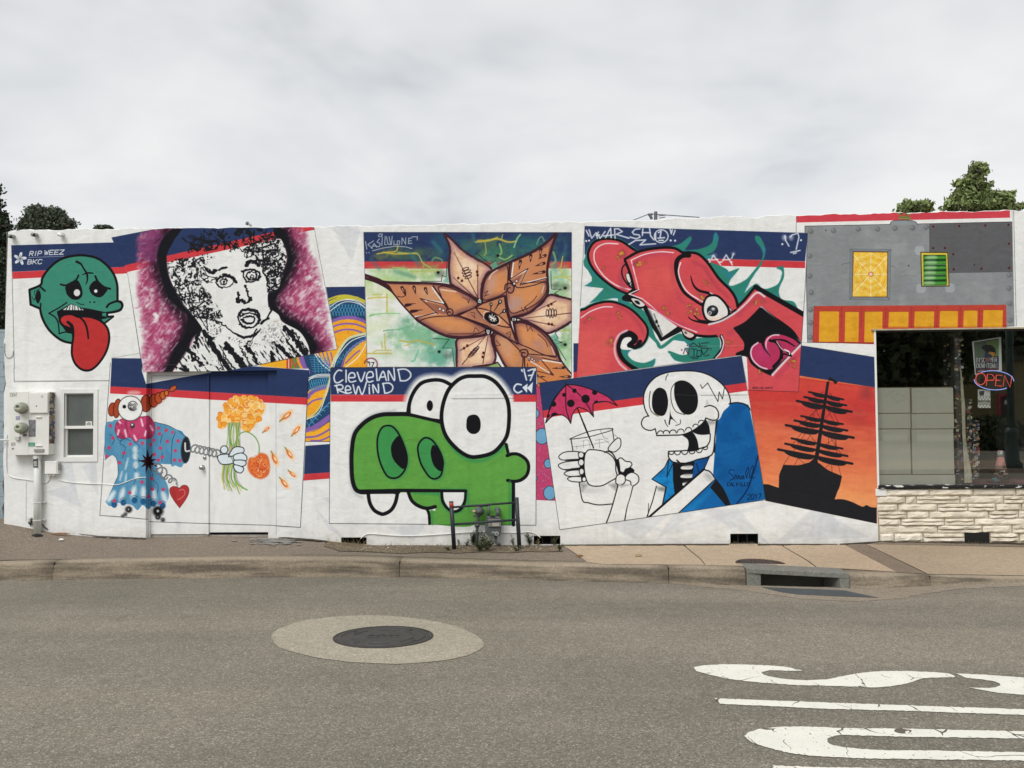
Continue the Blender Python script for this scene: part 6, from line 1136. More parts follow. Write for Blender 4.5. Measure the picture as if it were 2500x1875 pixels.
for s_ in (0,):
    b = MB()
    for k in range(5):
        x0 = -.3+k*.13; q = [slope_pt(cc.x+R*(x0+dx), cc.y+RY*dy, .0105) for dx, dy in ((0, -.1), (.07, -.1), (.07, .1), (0, .1), (0, -.1))]; b.tube(q, .006, 4)
    for k in range(6):
        a0 = k*1.047+.2; q = [slope_pt(cc.x+R*.62*math.cos(a0+t), cc.y+RY*.62*math.sin(a0+t), .0105) for t in np.linspace(0, .7, 6)]; b.tube(q, .006, 4)
    q = [slope_pt(cc.x+R*.84*math.cos(t), cc.y+RY*.84*math.sin(t), .0095) for t in np.linspace(0, 6.29, 40)]; b.tube(q, .006, 4)
    b.build('raised_relief', M_iron, mh)
for a in (.9, 2.6, 4.1, 5.8): b = MB(); b.lathe(slope_pt(cc.x+R*.75*math.cos(a), cc.y+RY*.75*math.sin(a), .0092), [(.018, 0), (.018, .001)], n=10); b.build('pick_hole', M_black, mh)
# ---------------------------------------------------------------- road letters
def paint_road_mat():
    m = mat('road_paint', '#dfddd2', .7, .10, 5); nt = m.node_tree; L = nt.links; b = nt.nodes['Principled BSDF']; src = b.inputs['Base Color'].links[0].from_socket
    tc = nt.nodes.new('ShaderNodeTexCoord'); nz = nt.nodes.new('ShaderNodeTexNoise'); nz.inputs['Scale'].default_value = 5; L.new(tc.outputs['Object'], nz.inputs[0])
    mxv = nt.nodes.new('ShaderNodeMix'); mxv.data_type = 'VECTOR'; mxv.inputs[0].default_value = .12; L.new(tc.outputs['Object'], mxv.inputs[4]); L.new(nz.outputs['Color'], mxv.inputs[5])
    mp = nt.nodes.new('ShaderNodeMapping'); mp.inputs['Rotation'].default_value = (0, 0, .55); mp.inputs['Scale'].default_value = (1, .55, 1); L.new(mxv.outputs[1], mp.inputs[0])
    v = nt.nodes.new('ShaderNodeTexVoronoi'); v.feature = 'DISTANCE_TO_EDGE'; v.inputs['Scale'].default_value = 4.6; L.new(mp.outputs[0], v.inputs['Vector'])
    n2 = nt.nodes.new('ShaderNodeTexNoise'); n2.inputs['Scale'].default_value = 4; L.new(tc.outputs['Object'], n2.inputs[0])
    th = nt.nodes.new('ShaderNodeMath'); th.operation = 'MULTIPLY_ADD'; L.new(n2.outputs['Fac'], th.inputs[0]); th.inputs[1].default_value = .11; th.inputs[2].default_value = -.053
    lt = nt.nodes.new('ShaderNodeMath'); lt.operation = 'LESS_THAN'; L.new(v.outputs['Distance'], lt.inputs[0]); L.new(th.outputs[0], lt.inputs[1])
    n3 = nt.nodes.new('ShaderNodeTexNoise'); n3.inputs['Scale'].default_value = 60; n3.inputs['Detail'].default_value = 3; L.new(tc.outputs['Object'], n3.inputs[0]); gt = nt.nodes.new('ShaderNodeMath'); gt.operation = 'GREATER_THAN'; gt.inputs[1].default_value = .68; L.new(n3.outputs['Fac'], gt.inputs[0])
    mx_ = nt.nodes.new('ShaderNodeMath'); mx_.operation = 'MAXIMUM'; L.new(lt.outputs[0], mx_.inputs[0]); L.new(gt.outputs[0], mx_.inputs[1])
    x = nt.nodes.new('ShaderNodeMix'); x.data_type = 'RGBA'; L.new(mx_.outputs[0], x.inputs[0]); L.new(src, x.inputs[6]); x.inputs[7].default_value = lin('#5d574f'); L.new(x.outputs[2], b.inputs['Base Color']); return m
M_rp = paint_road_mat(); rm = frame(1640, 1580, 2.572)
for pts in (smooth(P(145,125,250,110,450,108,700,122,830,150,830,150,700,147,620,145,565,158,600,180,700,198,850,207,980,200,1080,180,1200,160,1350,150,1550,152,1740,165,1785,187,1785,187,1700,190,1600,193,1540,208,1440,235,1300,252,1150,247,980,242,800,238,600,225,400,205,250,175,160,150), True, 3),
            smooth(P(1790,165,1790,165,1950,172,2212,190,2400,210,2520,245,2440,290,2212,298,2050,285,1950,268,1865,252,1865,252,1990,256,2050,247,2065,235,2030,215,1950,203,1850,192), True, 3),
            P(270,320,1000,348,2212,390,2900,415,2900,452,2212,425,1500,400,1000,388,300,355),
            smooth(P(462,555,520,520,700,498,900,500,1100,508,1500,512,2212,528,2900,540,2900,540,2900,588,2900,588,2212,573,1500,562,1200,555,1050,552,980,575,985,600,1060,625,1300,645,1700,650,2212,660,2900,675,2900,675,2900,725,2900,725,2212,712,1500,702,1100,695,800,672,600,630,500,595), True, 3),
            P(635,742,900,752,2212,775,2900,790,2900,900,900,900,700,850,650,790)):
    drape('painted_letter', [tuple(p) for p in rm(pts)], road_z, .004, M_rp, road, jit=.005, dens=8)
# ---------------------------------------------------------------- the building
bld = thing('mural_building', 'long low white building whose whole street wall is covered in painted mural panels', 'building')
def wx(u, v=1100): return on_y(u, v).x
def wz(u, v): return on_y(u, v).z
tops = [(11,572),(14,566),(20,564),(48,563),(110,562.5),(169,561.5),(280,560),(386,557.5),(560,556),(766,554),(860,552.6),(986,551.5),(1088,549),(1290,544.5),(1420,542),(1560,538.5),(1671,533.5),(1800,529.5),(1944,526),(2200,520.5),(2465,515),(2500,514.4),(2800,509)]
top_z = PL([(on_y(*t).x, on_y(*t).z) for t in tops])
rt = np.random.RandomState(12)
def top_rough(x):
    r = .006*math.sin(x*9.1)+.005*math.sin(x*23+1)+.004*math.sin(x*51)
    if 0 < x < 3.4: r -= max(0, .035*(math.sin(x*7.3+1)*math.sin(x*3.1)-.45))
    return top_z(x)+r
XL = on_y(11, 900).x; XR = on_y(2900, 900).x
# rectangles cut from the wall: (u0, v0, u1, v1)
door_r = (wx(357,1100), wx(676,1100), -.2, wz(500,906)); win_r = (wx(157,1040), wx(229,1040), wz(190,1116), wz(190,960))
vent_rects = [(wx(833,1320), wx(895,1320), wz(864,1329), wz(864,1312)), (wx(1303,1320), wx(1368,1320), wz(1335,1329), wz(1335,1308)), (wx(1783,1320), wx(1851,1320), wz(1817,1328), wz(1817,1303))]
shop_r = (wx(2137,1000), XR, wz(2300,1191), wz(2300,802)); stone_r = (wx(2141,1250), XR, -.2, wz(2300,1191))
openings = [door_r, win_r]+vent_rects+[(shop_r[0], XR, -.2, shop_r[3])]
xsb = sorted(set([XL, XR]+[v for o in openings for v in o[:2]]+list(np.arange(XL, XR, .06)))); zsb = sorted(set([-.2]+[v for o in openings for v in o[2:]]+[.9, 1.6, 2.3, 2.9]))
zsb = [z for z in zsb if z < 3.0]
b = MB(); edge_j = {}
def jx(x, z):                                                # the left corner is knocked about
    if abs(x-XL) < 1e-6: return x+.012*math.sin(z*17)+.01*math.sin(z*41+2)+(.02 if z < .5 else 0)
    return x
idx = {}
def vid(x, z, top=False):
    k = (round(x, 5), 'T' if top else round(z, 5))
    if k not in idx: idx[k] = len(b.v); b.v.append((jx(x, z), 0.0, top_rough(x) if top else z))
    return idx[k]
for i in range(len(xsb)-1):
    x0, x1 = xsb[i], xsb[i+1]; xm = (x0+x1)/2
    if x1-x0 < 1e-5: continue
    for j in range(len(zsb)-1):
        z0, z1 = zsb[j], zsb[j+1]; zm = (z0+z1)/2
        if any(o[0] < xm < o[1] and o[2] < zm < o[3] for o in openings): continue
        b.f.append((vid(x0, z0), vid(x1, z0), vid(x1, z1), vid(x0, z1)))
    b.f.append((vid(x0, zsb[-1]), vid(x1, zsb[-1]), vid(x1, 0, True), vid(x0, 0, True)))
wall = b.build('street_wall', M_wall, bld, uv=muv)
# parapet top, side and back
b = MB(); X = [x for x in xsb]; n = len(X)
for x in X: b.v += [(jx(x, 3.5), 0, top_rough(x)), (x, .05, top_rough(x)+.018), (x, .24, top_rough(x)+.015), (x, .26, top_rough(x)-.6)]
for i in range(n-1): b.f += [(i*4+j, i*4+j+1, (i+1)*4+j+1, (i+1)*4+j) for j in range(3)]
b.build('parapet_cap', M_white, bld, True)
b = MB(); zsl = list(np.linspace(-.2, 3.0, 34)); 
for z in zsl: b.v += [(jx(XL, z), 0, z), (XL+.02, .3, z), (XL+.02, 12, z)]
b.v += [(jx(XL, 3.5), 0, top_rough(XL)), (XL+.02, .3, top_rough(XL)), (XL+.02, 12, top_rough(XL))]
b.f = [(i*3+j, i*3+j+1, (i+1)*3+j+1, (i+1)*3+j) for i in range(len(zsl)) for j in range(2)]; b.build('side_wall', M_white, bld)
b = MB(); b.box(XL+.02, XR, 12, 12.2, -.2, 3.6); b.build('back_wall', M_white, bld)
b = MB(); b.box(XL+.03, XR, .27, 12, 3.02, 3.08); b.build('roof', mat('roof_felt', '#6f6d69', .95, .2, 2), bld)
b = MB(); b.box(XR-.02, XR, 0.02, 12, -.2, 3.6); b.build('side_wall', M_white, bld)
# ---- painted panels: thin skins of paint on the wall, each with the outline of its own picture
def clip_poly(p, axis, val, keep_less):
    out = []; n = len(p)
    for i in range(n):
        a, c = p[i], p[(i+1) % n]; ia = (a[axis] < val) == keep_less; ic = (c[axis] < val) == keep_less
        if ia: out.append(a)
        if ia != ic: t = (val-a[axis])/(c[axis]-a[axis]); out.append((a[0]+(c[0]-a[0])*t, a[1]+(c[1]-a[1])*t))
    return out
nlay = [0]
def panel(label, fr, pts, cuts=()):
    nlay[0] += 1; y = -.0008-.0005*nlay[0]
    q = fr(P(*pts)) if fr else P(*pts)
    poly = [(p.x, p.z) for p in (on_y(u, v) for u, v in q)]; poly = clip_poly(clip_poly(poly, 1, 99, True), 0, XL+.03, False)
    # keep below the parapet edge
    poly2 = []
    for i in range(len(poly)):
        a, c = poly[i], poly[(i+1) % len(poly)]; k = max(1, int(abs(c[0]-a[0])/.15)) if max(a[1], c[1]) > top_z(a[0])-.1 else 1
        poly2 += [(a[0]+(c[0]-a[0])*t/k, a[1]+(c[1]-a[1])*t/k) for t in range(k)]
    poly = [(x, min(z, top_rough(x)-.002)) for x, z in poly2]
    pieces = [poly]
    for o in cuts:
        nw = []
        for p in pieces:
            for part in (clip_poly(p, 0, o[0], True), clip_poly(p, 0, o[1], False), clip_poly(clip_poly(clip_poly(p, 0, o[0], False), 0, o[1], True), 1, o[3], False), clip_poly(clip_poly(clip_poly(p, 0, o[0], False), 0, o[1], True), 1, o[2], True)):
                if len(part) > 2: nw.append(part)
        pieces = nw
    b = MB()
    for p in pieces:
        ar = abs(sum(p[i][0]*p[(i+1) % len(p)][1]-p[(i+1) % len(p)][0]*p[i][1] for i in range(len(p))))/2
        if ar < .002: continue
        b.add([(x, y, z) for x, z in p], [tuple(range(len(p)))])
    o = b.build('mural_panel', M_wall, bld, uv=muv); o['label'] = label
    # faces look at the street
    me = o.data; bm = bmesh.new(); bm.from_mesh(me)
    for f in bm.faces:
        if f.normal.y > 0: f.normal_flip()
    bm.to_mesh(me); bm.free(); return o
Z1, Z2, Z3, Z4, Z5, Z7 = frame(0,500,4.1475), frame(300,500,3.95), frame(860,540,3.95), frame(1400,530,3.6867), frame(1920,500,3.8138), frame(200,880,3.7707)
GF, SKF, SHF, SPF = frame(740,880,3.8138), frame(1300,860,3.6867), frame(1780,800,3.3175), frame(740,680,3.19)
panel('painted panel of interlaced blue, purple and orange bands', SPF, (178,66,480,62,497,690,213,692,212,1270,18,1268,45,700,-360,700,-300,640,0,604,265,548), [door_r])
panel('painted strip of navy and red over white', SPF, (18,1302,210,1287,208,1556,2,1572))
panel('painted strip of pink with blue discs', None, (1308,940,1322,925,1345,1100,1356,1222,1308,1220))
panel('painted ship silhouette against an orange sunset', SHF, (583,143,1178,238,1186,470,1190,490,1192,1583,295,1400,150,505), [shop_r])
panel('painted grey riveted steel panel with a yellow web hatch, green louvre and red framed yellow panes', Z5, (92,100,2080,55,2120,62,2140,1125,830,1135,830,1285,195,1280,172,260,92,258), [shop_r])
panel('painted green head with a long red tongue', Z1, (116,410,1235,378,1280,628,1290,694,1420,1500,1130,1550,1130,1780,146,1780), [win_r])
panel('painted clown holding marigolds on a spring arm, heart on a coil', Z7, (275,-22,600,-20,1400,40,2088,88,2012,1535,620,1482,610,1462,165,1425), [door_r])
panel('painted stencil portrait of an astonished face in a pink glow', Z2, (-110,315,340,222,1842,212,2065,1390,1200,1560,990,1604,200,1612,45,660), [door_r])
panel('painted orange petalled flower with an eye at its centre on green splashes', Z3, (110,106,2115,108,2115,1500,2070,1540,1790,1600,1776,1405,145,1405))
panel('painted red creature with a curled snout and teal flames', Z4, (103,80,2107,143,2088,600,2050,1160,2025,1573,1575,1555,1510,1240,570,1365,30,1440,62,800))
panel('painted green big eyed head with two white teeth', GF, (255,65,2170,62,2168,1532,244,1515))
panel('painted skeleton in a blue shirt holding a drink with a pink umbrella', SKF, (62,275,1885,32,1942,370,2098,1325,1340,1440,245,1595,100,590))
# ---- raised plaster patches with thin edges, on the green head and the creature
for (u0, v0, u1, v1) in ((1103,961,1255,972),(1310+400,955,1825,964)):
    b = MB(); a0, a1 = on_y(u0, v0), on_y(u1, v1); b.box(a0.x, a1.x, -.012, 0, a1.z, a0.z); b.build('raised_strip', M_wall, bld, uv=muv)
# ---- doors set back in the wall
DX0, DX1, DZ = door_r[0], door_r[1], door_r[3]; DD = .11
zb = wall_z((DX0+DX1)/2)
b = MB(); b.add([(DX0,0,-.2),(DX0,DD,-.2),(DX0,DD,DZ),(DX0,0,DZ)], [(0,1,2,3)]).add([(DX1,0,-.2),(DX1,DD,-.2),(DX1,DD,DZ),(DX1,0,DZ)], [(3,2,1,0)]).add([(DX0,0,DZ),(DX0,DD,DZ),(DX1,DD,DZ),(DX1,0,DZ)], [(0,1,2,3)]); b.build('door_reveal', M_wall, bld, uv=muv)
def dpx(u, y): return on_y(u, 1100, y).x
xm0, xm1, xr = dpx(507, DD), dpx(513, DD), dpx(658, DD)
th = on_y(430, 1306, DD).z
door = MB(); 
def quad_box(x0, x1, y, z0, z1, d, name, parent=bld, m=None):
    b = MB(); b.v = [(x, yy, z) for x in (x0, x1) for yy in (y, y+d) for z in (z0, z1)]; b.f = [(0,1,3,2)[::-1],(4,6,7,5)[::-1],(0,4,5,1),(2,3,7,6),(0,2,6,4),(1,5,7,3)]
    return b.build(name, m or M_door, parent, uv=muv)
dl = quad_box(DX0+.025, xm0, DD-.02, th+.012, DZ-.05, .05, 'door'); dl['label'] = 'left door leaf with a steel knob and deadbolt'
drr = quad_box(xm1, xr, DD-.02, th+.035, DZ-.05, .05, 'door'); drr['label'] = 'right door leaf carrying the marigold bouquet'
quad_box(DX0, DX0+.022, DD-.035, -.2, DZ, .08, 'door_frame'); quad_box(DX0+.022, xr+.005, DD-.035, DZ-.047, DZ, .08, 'door_frame')
quad_box(xm0+.002, xm1-.002, DD-.04, th+.012, DZ-.05, .07, 'astragal'); quad_box(xr+.003, DX1, DD-.06, -.2, DZ, .1, 'door_frame')
quad_box(DX0+.022, xr, DD-.01, -.2, th+.008, .06, 'threshold', m=mat('weathered_wood', '#a39e94', .9, .4, 12))
b = MB(); b.box(DX0+.03, xr, DD-.012, DD+.02, th+.004, th+.013); b.build('door_gap', M_black, bld)
M_chrome = mat('brushed_steel', '#b9b9b6', .3, .1, 20, metal=.9)
kp = on_y(495, 1141, DD-.02); dlz = on_y(500, 1117, DD-.02)
b = MB(); b.lathe((kp.x, DD-.02, kp.z), [(.032, 0), (.032, .006), (.012, .010), (.012, .03), (.026, .038), (.030, .052), (.024, .064)], 'y', 20); k = b.build('knob', M_chrome, dl, True)
b = MB(); b.lathe((dlz.x, DD-.02, dlz.z), [(.024, 0), (.022, .014), (.010, .016)], 'y', 18); b.build('deadbolt', M_chrome, dl, True)
# ---- foundation vents
for (x0, x1, z0, z1) in vent_rects:
    b = MB(); d = .22; z0 -= .03
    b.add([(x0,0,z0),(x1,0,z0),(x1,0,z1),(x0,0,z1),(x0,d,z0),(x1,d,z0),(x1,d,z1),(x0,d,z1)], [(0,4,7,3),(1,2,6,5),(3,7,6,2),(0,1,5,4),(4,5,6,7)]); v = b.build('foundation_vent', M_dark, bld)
    for t in (.33, .66):
        b = MB(); b.box(x0+(x1-x0)*t-.006, x0+(x1-x0)*t+.006, .09, .10, z0, z1); b.build('bar', mat('old_wire', '#3c3a36', .8), v)
# ---- sash window
wx0, wx1, wz0, wz1 = win_r
M_glass_dim = mat('dusty_glass', '#5d6360', .18, .18, 2.5, col2='#494e4b', spec=.6)
fx0, fx1, fz0, fz1 = wx(147,1040), wx(239,1040), wz(190,1127), wz(190,950)
wn = MB(); 
b = MB()
for (a0, a1, c0, c1) in ((fx0, wx0, fz0, fz1), (wx1, fx1, fz0, fz1), (wx0, wx1, wz1, fz1), (wx0, wx1, fz0, wz0)): b.box(a0, a1, -.012, .004, c0, c1)
win = b.build('window', M_white, bld)
b = MB(); d = .07; b.add([(wx0,-.003,wz0),(wx1,-.003,wz0),(wx1,-.003,wz1),(wx0,-.003,wz1),(wx0,d,wz0),(wx1,d,wz0),(wx1,d,wz1),(wx0,d,wz1)], [(0,4,7,3),(1,2,6,5),(3,7,6,2),(0,1,5,4)]); b.build('reveal', M_white2, win)
zm = wz(190, 1044)
def ring(x0, x1, z0, z1, t, y0, y1, name, m, parent):
    b = MB(); b.box(x0, x0+t, y0, y1, z0, z1).box(x1-t, x1, y0, y1, z0, z1).box(x0+t, x1-t, y0, y1, z1-t, z1).box(x0+t, x1-t, y0, y1, z0, z0+t); return b.build(name, m, parent, bevel=.002)
ring(wx0, wx1, zm, wz1, .012, .015, .05, 'upper_sash', M_white2, win); ring(wx0, wx1, wz0, zm+.01, .024, .03, .065, 'lower_sash', M_white2, win)
b = MB(); b.box(wx0, wx1, .0, .05, zm-.015, zm+.022); b.build('meeting_rail', M_white2, win, bevel=.003)
b = MB(); b.box(wx0+.01, wx1-.01, .04, .046, zm+.02, wz1-.01); b.build('pane', M_glass_dim, win)
b = MB(); b.box(wx0+.02, wx1-.02, .052, .058, wz0+.02, zm-.014); b.build('pane', M_glass_dim, win)
sx, sz = on_y(217, 1034, .035).x, on_y(217, 1034, .035).z
b = MB(); b.box(sx-.042, sx+.042, .034, .039, sz-.028, sz+.028); st = b.build('sticker', mat('sticker_white', '#d9d9d2', .6), win)
b = MB(); b.tube([(sx+.028*math.cos(t), .033, sz-.014+.026*math.sin(t)) for t in np.linspace(0.2, 2.94, 10)], .003, 4); b.tube([(sx+.016*math.cos(t), .033, sz-.014+.012*math.sin(t)) for t in np.linspace(0.2, 2.94, 8)], .003, 4); b.box(sx-.03, sx+.03, .032, .034, sz-.02, sz-.015); b.build('printed_mark', M_black, win)
# ---- stone facing below the shop window: every stone its own piece
M_stone = [mat('split_stone', c, .9, .16, 7, .7, 22) for c in ('#e0d8c6', '#dbd2bf', '#e4dccb', '#d5ccb9', '#ded5c2')]
M_mortar = mat('stone_mortar', '#b5a993', .95, .25, 14)
SX0 = stone_r[0]; stz = stone_r[3]-.012; 
b = MB(); b.box(SX0-.02, XR, .012, .2, -.2, stz); b.build('stone_backing', M_mortar, bld)
rs = random.Random(21)
vsx0, vsx1, vsz0, vsz1 = wx(2355.6,1310), wx(2415,1310), wz(2385,1324)-.05, wz(2385,1299)
rows = [1192.5,1211,1230,1248,1266,1283,1302,1323.5]
STF = frame(2120, 780, 2.963)
known = {0: [(130,445,1),(445,760,1),(765,1070,1),(1075,1300,1)], 1: [(62,270,1),(275,348,1),(352,662,2),(672,980,1),(985,1135,2),(1140,1400,1)], 2: [(65,212,1),(218,500,1),(505,720,2),(725,920,2),(928,1110,1),(1115,1300,1)], 3: [(70,278,2),(283,438,1),(442,868,1),(875,1085,2),(1090,1350,1)], 4: [(75,232,1),(238,548,2),(553,765,2),(770,1135,1),(1140,1400,2)], 5: [(80,497,1),(500,820,2),(825,1035,1),(1040,1250,2)], 6: [(82,182,1),(186,390,1),(396,694,2),(880,1085,2),(1090,1300,1)]}
def stone(x0, x1, z0, z1):
    g = .006; nx = max(3, int((x1-x0)/.045)); d0 = rs.uniform(.010, .03); b = MB(); nz = 4
    tilt = rs.uniform(-.014, .014); ph = rs.uniform(0, 6)
    for i in range(nx+1):
        for j in range(nz+1):
            t, s_ = i/nx, j/nz; e = min(1, min(t, 1-t)*9+.15)*min(1, min(s_, 1-s_)*4+.12)
            chip = .007*math.sin(ph+t*11)*math.sin(ph*2+s_*4)+rs.uniform(-.003, .003)+.011*(1-s_)*(.4+.6*math.sin(ph+t*5)**2)
            x = x0+g/2+(x1-x0-g)*t+(rs.uniform(-.003, .003) if 0 < i < nx else 0); z = z0+g/2+(z1-z0-g)*s_+(rs.uniform(-.003, .003) if j in (0, nz) else rs.uniform(-.004, .004))
            b.v.append((x, .014-(d0+chip+tilt*(t-.5))*e-.004, z))
    w_ = nz+1
    b.f = [(i*w_+j, (i+1)*w_+j, (i+1)*w_+j+1, i*w_+j+1) for i in range(nx) for j in range(nz)]
    b.build('stone', rs.choice(M_stone), bld)
def xr_(u): return wx(2120+u/2.963, 1250)
for r in range(7):
    z1_, z0_ = wz(2320, rows[r]), wz(2320, rows[r+1]); z1_ = min(z1_, stz)
    lst = list(known[r]); last = lst[-1][1]
    while xr_(last) < XR-.3: w_ = rs.randint(90, 380); lst.append((last+5, last+w_, rs.choice((1, 1, 2)))); last += w_
    for (a, c, n_) in lst:
        for k in range(n_): stone(xr_(a), xr_(c), z0_+(z1_-z0_)*k/n_, z0_+(z1_-z0_)*(k+1)/n_)
b = MB(); b.box(wx(2137,1200), wx(2164,1200), -.012, .02, wz(2150,1211), stz+.004); b.build('plaster_dab', M_white, bld, bevel=.008)
b = MB(); b.box(vsx0, vsx1, -.006, .012, vsz0, vsz1); b.build('foundation_vent', M_black, bld)
# ---- shop window
GX0, GX1, GZ0, GZ1 = wx(2142,1000), XR-.05, wz(2300,1184), wz(2300,806)
b = MB(); b.box(shop_r[0], GX0, -.012, .09, shop_r[2], shop_r[3]); sf = b.build('shop_window_frame', M_white2, bld, bevel=.003)
b = MB(); b.box(shop_r[0]-.03, GX1+.04, -.03, .09, GZ1+.004, GZ1+.022); b.build('top_trim', mat('bare_wood', '#b3a88f', .8, .3, 20), sf)
b = MB(); b.box(GX0, GX1+.04, -.01, .09, GZ1-.012, GZ1+.003); b.build('top_bead', M_black, sf)
def peel_mat():
    m = mat('peeling_black_paint', '#1a1a1b', .6, .01, 5); nt = m.node_tree; b = nt.nodes['Principled BSDF']; tc = nt.nodes.new('ShaderNodeTexCoord'); mp = nt.nodes.new('ShaderNodeMapping'); mp.inputs['Scale'].default_value = (1, 1, 3); nt.links.new(tc.outputs['Object'], mp.inputs[0])
    n = nt.nodes.new('ShaderNodeTexNoise'); n.inputs['Scale'].default_value = 9; n.inputs['Detail'].default_value = 6; nt.links.new(mp.outputs[0], n.inputs[0]); r = nt.nodes.new('ShaderNodeValToRGB'); nt.links.new(n.outputs['Fac'], r.inputs[0]); r.color_ramp.interpolation = 'CONSTANT'; r.color_ramp.elements[0].color = lin('#1a1a1b'); r.color_ramp.elements[1].position = .60; r.color_ramp.elements[1].color = lin('#d8d8d4'); nt.links.new(r.outputs[0], b.inputs['Base Color']); return m
b = MB(); b.box(shop_r[0]+.01, GX1+.04, -.035, .09, shop_r[2]-.002, GZ0); b.build('sill', peel_mat(), sf, bevel=.004)
def glass_mat():
    m = bpy.data.materials.new('shop_glass'); m.use_nodes = True; nt = m.node_tree; nt.nodes.clear(); o = nt.nodes.new('ShaderNodeOutputMaterial'); t = nt.nodes.new('ShaderNodeBsdfTransparent'); t.inputs[0].default_value = (.93, .96, .95, 1); g = nt.nodes.new('ShaderNodeBsdfGlossy'); g.inputs['Roughness'].default_value = .0
    f = nt.nodes.new('ShaderNodeFresnel'); f.inputs[0].default_value = 1.75; mx = nt.nodes.new('ShaderNodeMixShader'); ma = nt.nodes.new('ShaderNodeMath'); ma.operation = 'MULTIPLY_ADD'; ma.inputs[1].default_value = 1.5; ma.inputs[2].default_value = .09; ma.use_clamp = True
    nt.links.new(f.outputs[0], ma.inputs[0]); nt.links.new(ma.outputs[0], mx.inputs[0]); nt.links.new(t.outputs[0], mx.inputs[1]); nt.links.new(g.outputs[0], mx.inputs[2]); nt.links.new(mx.outputs[0], o.inputs[0]); return m
b = MB(); b.add([(GX0,.03,GZ0-.002),(GX1,.03,GZ0-.002),(GX1,.03,GZ1),(GX0,.03,GZ1)], [(0,1,2,3)]); b.build('glass', glass_mat(), sf)
# room behind the glass
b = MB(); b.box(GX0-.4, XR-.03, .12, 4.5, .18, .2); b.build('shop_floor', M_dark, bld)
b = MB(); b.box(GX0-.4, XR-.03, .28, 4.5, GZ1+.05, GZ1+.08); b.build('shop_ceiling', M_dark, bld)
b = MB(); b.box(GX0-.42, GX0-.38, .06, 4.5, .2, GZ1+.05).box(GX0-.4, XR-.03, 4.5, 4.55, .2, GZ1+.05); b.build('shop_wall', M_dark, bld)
dz0 = on_y(2400, 1172, .3).z
b = MB(); b.box(GX0-.02, XR-.05, .05, .95, GZ0-.05, GZ0-.004); b.build('display_shelf', mat('maroon_shelf', '#7b4d4f', .6, .2, 3), bld)
# ---------------------------------------------------------------- electric meter cabinet
Z6 = frame(0, 900, 3.77)
def z6(x, y, yy=0.0): return on_y(x/3.77, 900+y/3.77, yy)
M_cab = mat('cream_enamel', '#e0e0da', .45, .08, 6, .05, 30); M_pipe = mat('painted_pipe', '#d6d8d4', .55, .10, 8, .1, 40); M_grey = mat('grey_galvanised', '#9c9d98', .5, .2, 12, metal=.3)
F_ = -.14
cab = thing('meter_cabinet', 'cream electric meter cabinet with two round meters and sticker covered side', 'meter cabinet', (z6(262, 790, F_).x, 0, z6(262, 790, F_).z))
a, c = z6(85, 212, F_), z6(258, 795, F_); b = MB(); b.box(a.x, c.x, F_, -.001, c.z, a.z); body = b.build('cabinet_body', M_cab, cab, bevel=.004)
a2, c2 = z6(262, 214, F_), z6(446, 792, F_); b = MB(); b.box(a2.x, c2.x, F_+.004, -.001, c2.z, a2.z); body2 = b.build('cabinet_body', M_cab, cab, bevel=.004)
p, q = z6(270, 222, F_-.025), z6(436, 408, F_-.025); b = MB(); b.box(p.x, q.x, F_-.022, F_+.004, q.z, p.z); cv = b.build('hinged_cover', M_cab, cab, bevel=.008)
for (x, y, r, m_, nm) in ((388, 257, .0142, M_black, 'round_badge'), (336, 345, .008, M_black, 'lock_hole')):
    o = z6(x, y, F_-.022); b = MB(); b.lathe((o.x, F_-.0222, o.z), [(r, 0), (r, .0015)], 'y', 16); b.build(nm, m_, cv)
o = z6(388, 257, F_-.0242); b = MB(); b.lathe((o.x, F_-.024, o.z), [(.0105, 0), (.0105, .0012)], 'y', 16); b.build('round_badge', M_cab, cv)
p, q = z6(266, 472, F_), z6(325, 625, F_); b = MB(); b.box(p.x, q.x, F_-.001, F_+.006, q.z, p.z); b.build('clear_window', mat('clouded_plastic', '#8b8e90', .3, .5, 26, col2='#4d5254'), cab)
for (x0, y0, x1, y1, m_) in ((325, 442, 378, 450, M_white2), (322, 706, 382, 713, M_white2), (312, 740, 400, 765, M_grey)):
    p, q = z6(x0, y0, F_-.012), z6(x1, y1, F_-.012); b = MB(); b.box(p.x, q.x, F_-.012, F_+.004, q.z, p.z); b.build('latch', m_, cab, bevel=.002)
p, q = z6(262, 680, F_), z6(320, 714, F_); b = MB(); b.box(p.x, q.x, F_-.001, F_+.005, q.z, p.z); b.build('green_sticker', mat('green_sticker', '#2c7a5c', .5, .5, 60, col2='#8fbfae'), cab)
M_sage = mat('sage_meter', '#9b9f8b', .5, .12, 10)
for (x, y) in ((178, 362), (178, 548)):
    o = z6(x, y, F_-.08); r = .062
    b = MB(); b.lathe((o.x, F_, o.z), [(r*1.12, 0), (r*1.12, .03), (r*1.0, .034), (r*1.0, .085), (r*.96, .10), (r*.8, .112), (r*.3, .118)], 'y', 28); mt = b.build('meter', M_sage, cab, True)
    b = MB(); b.box(o.x-.020, o.x+.016, F_-.121, F_-.112, o.z+.008, o.z+.036); b.build('display', mat('meter_lcd', '#4b5048', .3), mt, bevel=.002)
    b = MB(); b.box(o.x-.040, o.x+.036, F_-.1195, F_-.110, o.z-.018, o.z-.004); b.build('name_plate', mat('meter_plate', '#b9bba8', .5), mt, bevel=.002)
    b = MB(); b.tube([(o.x+r*1.1*math.cos(t), F_-.034, o.z+r*1.1*math.sin(t)) for t in np.linspace(0, 6.29, 30)], .006, 6); b.build('seal_ring', M_grey, mt, True)
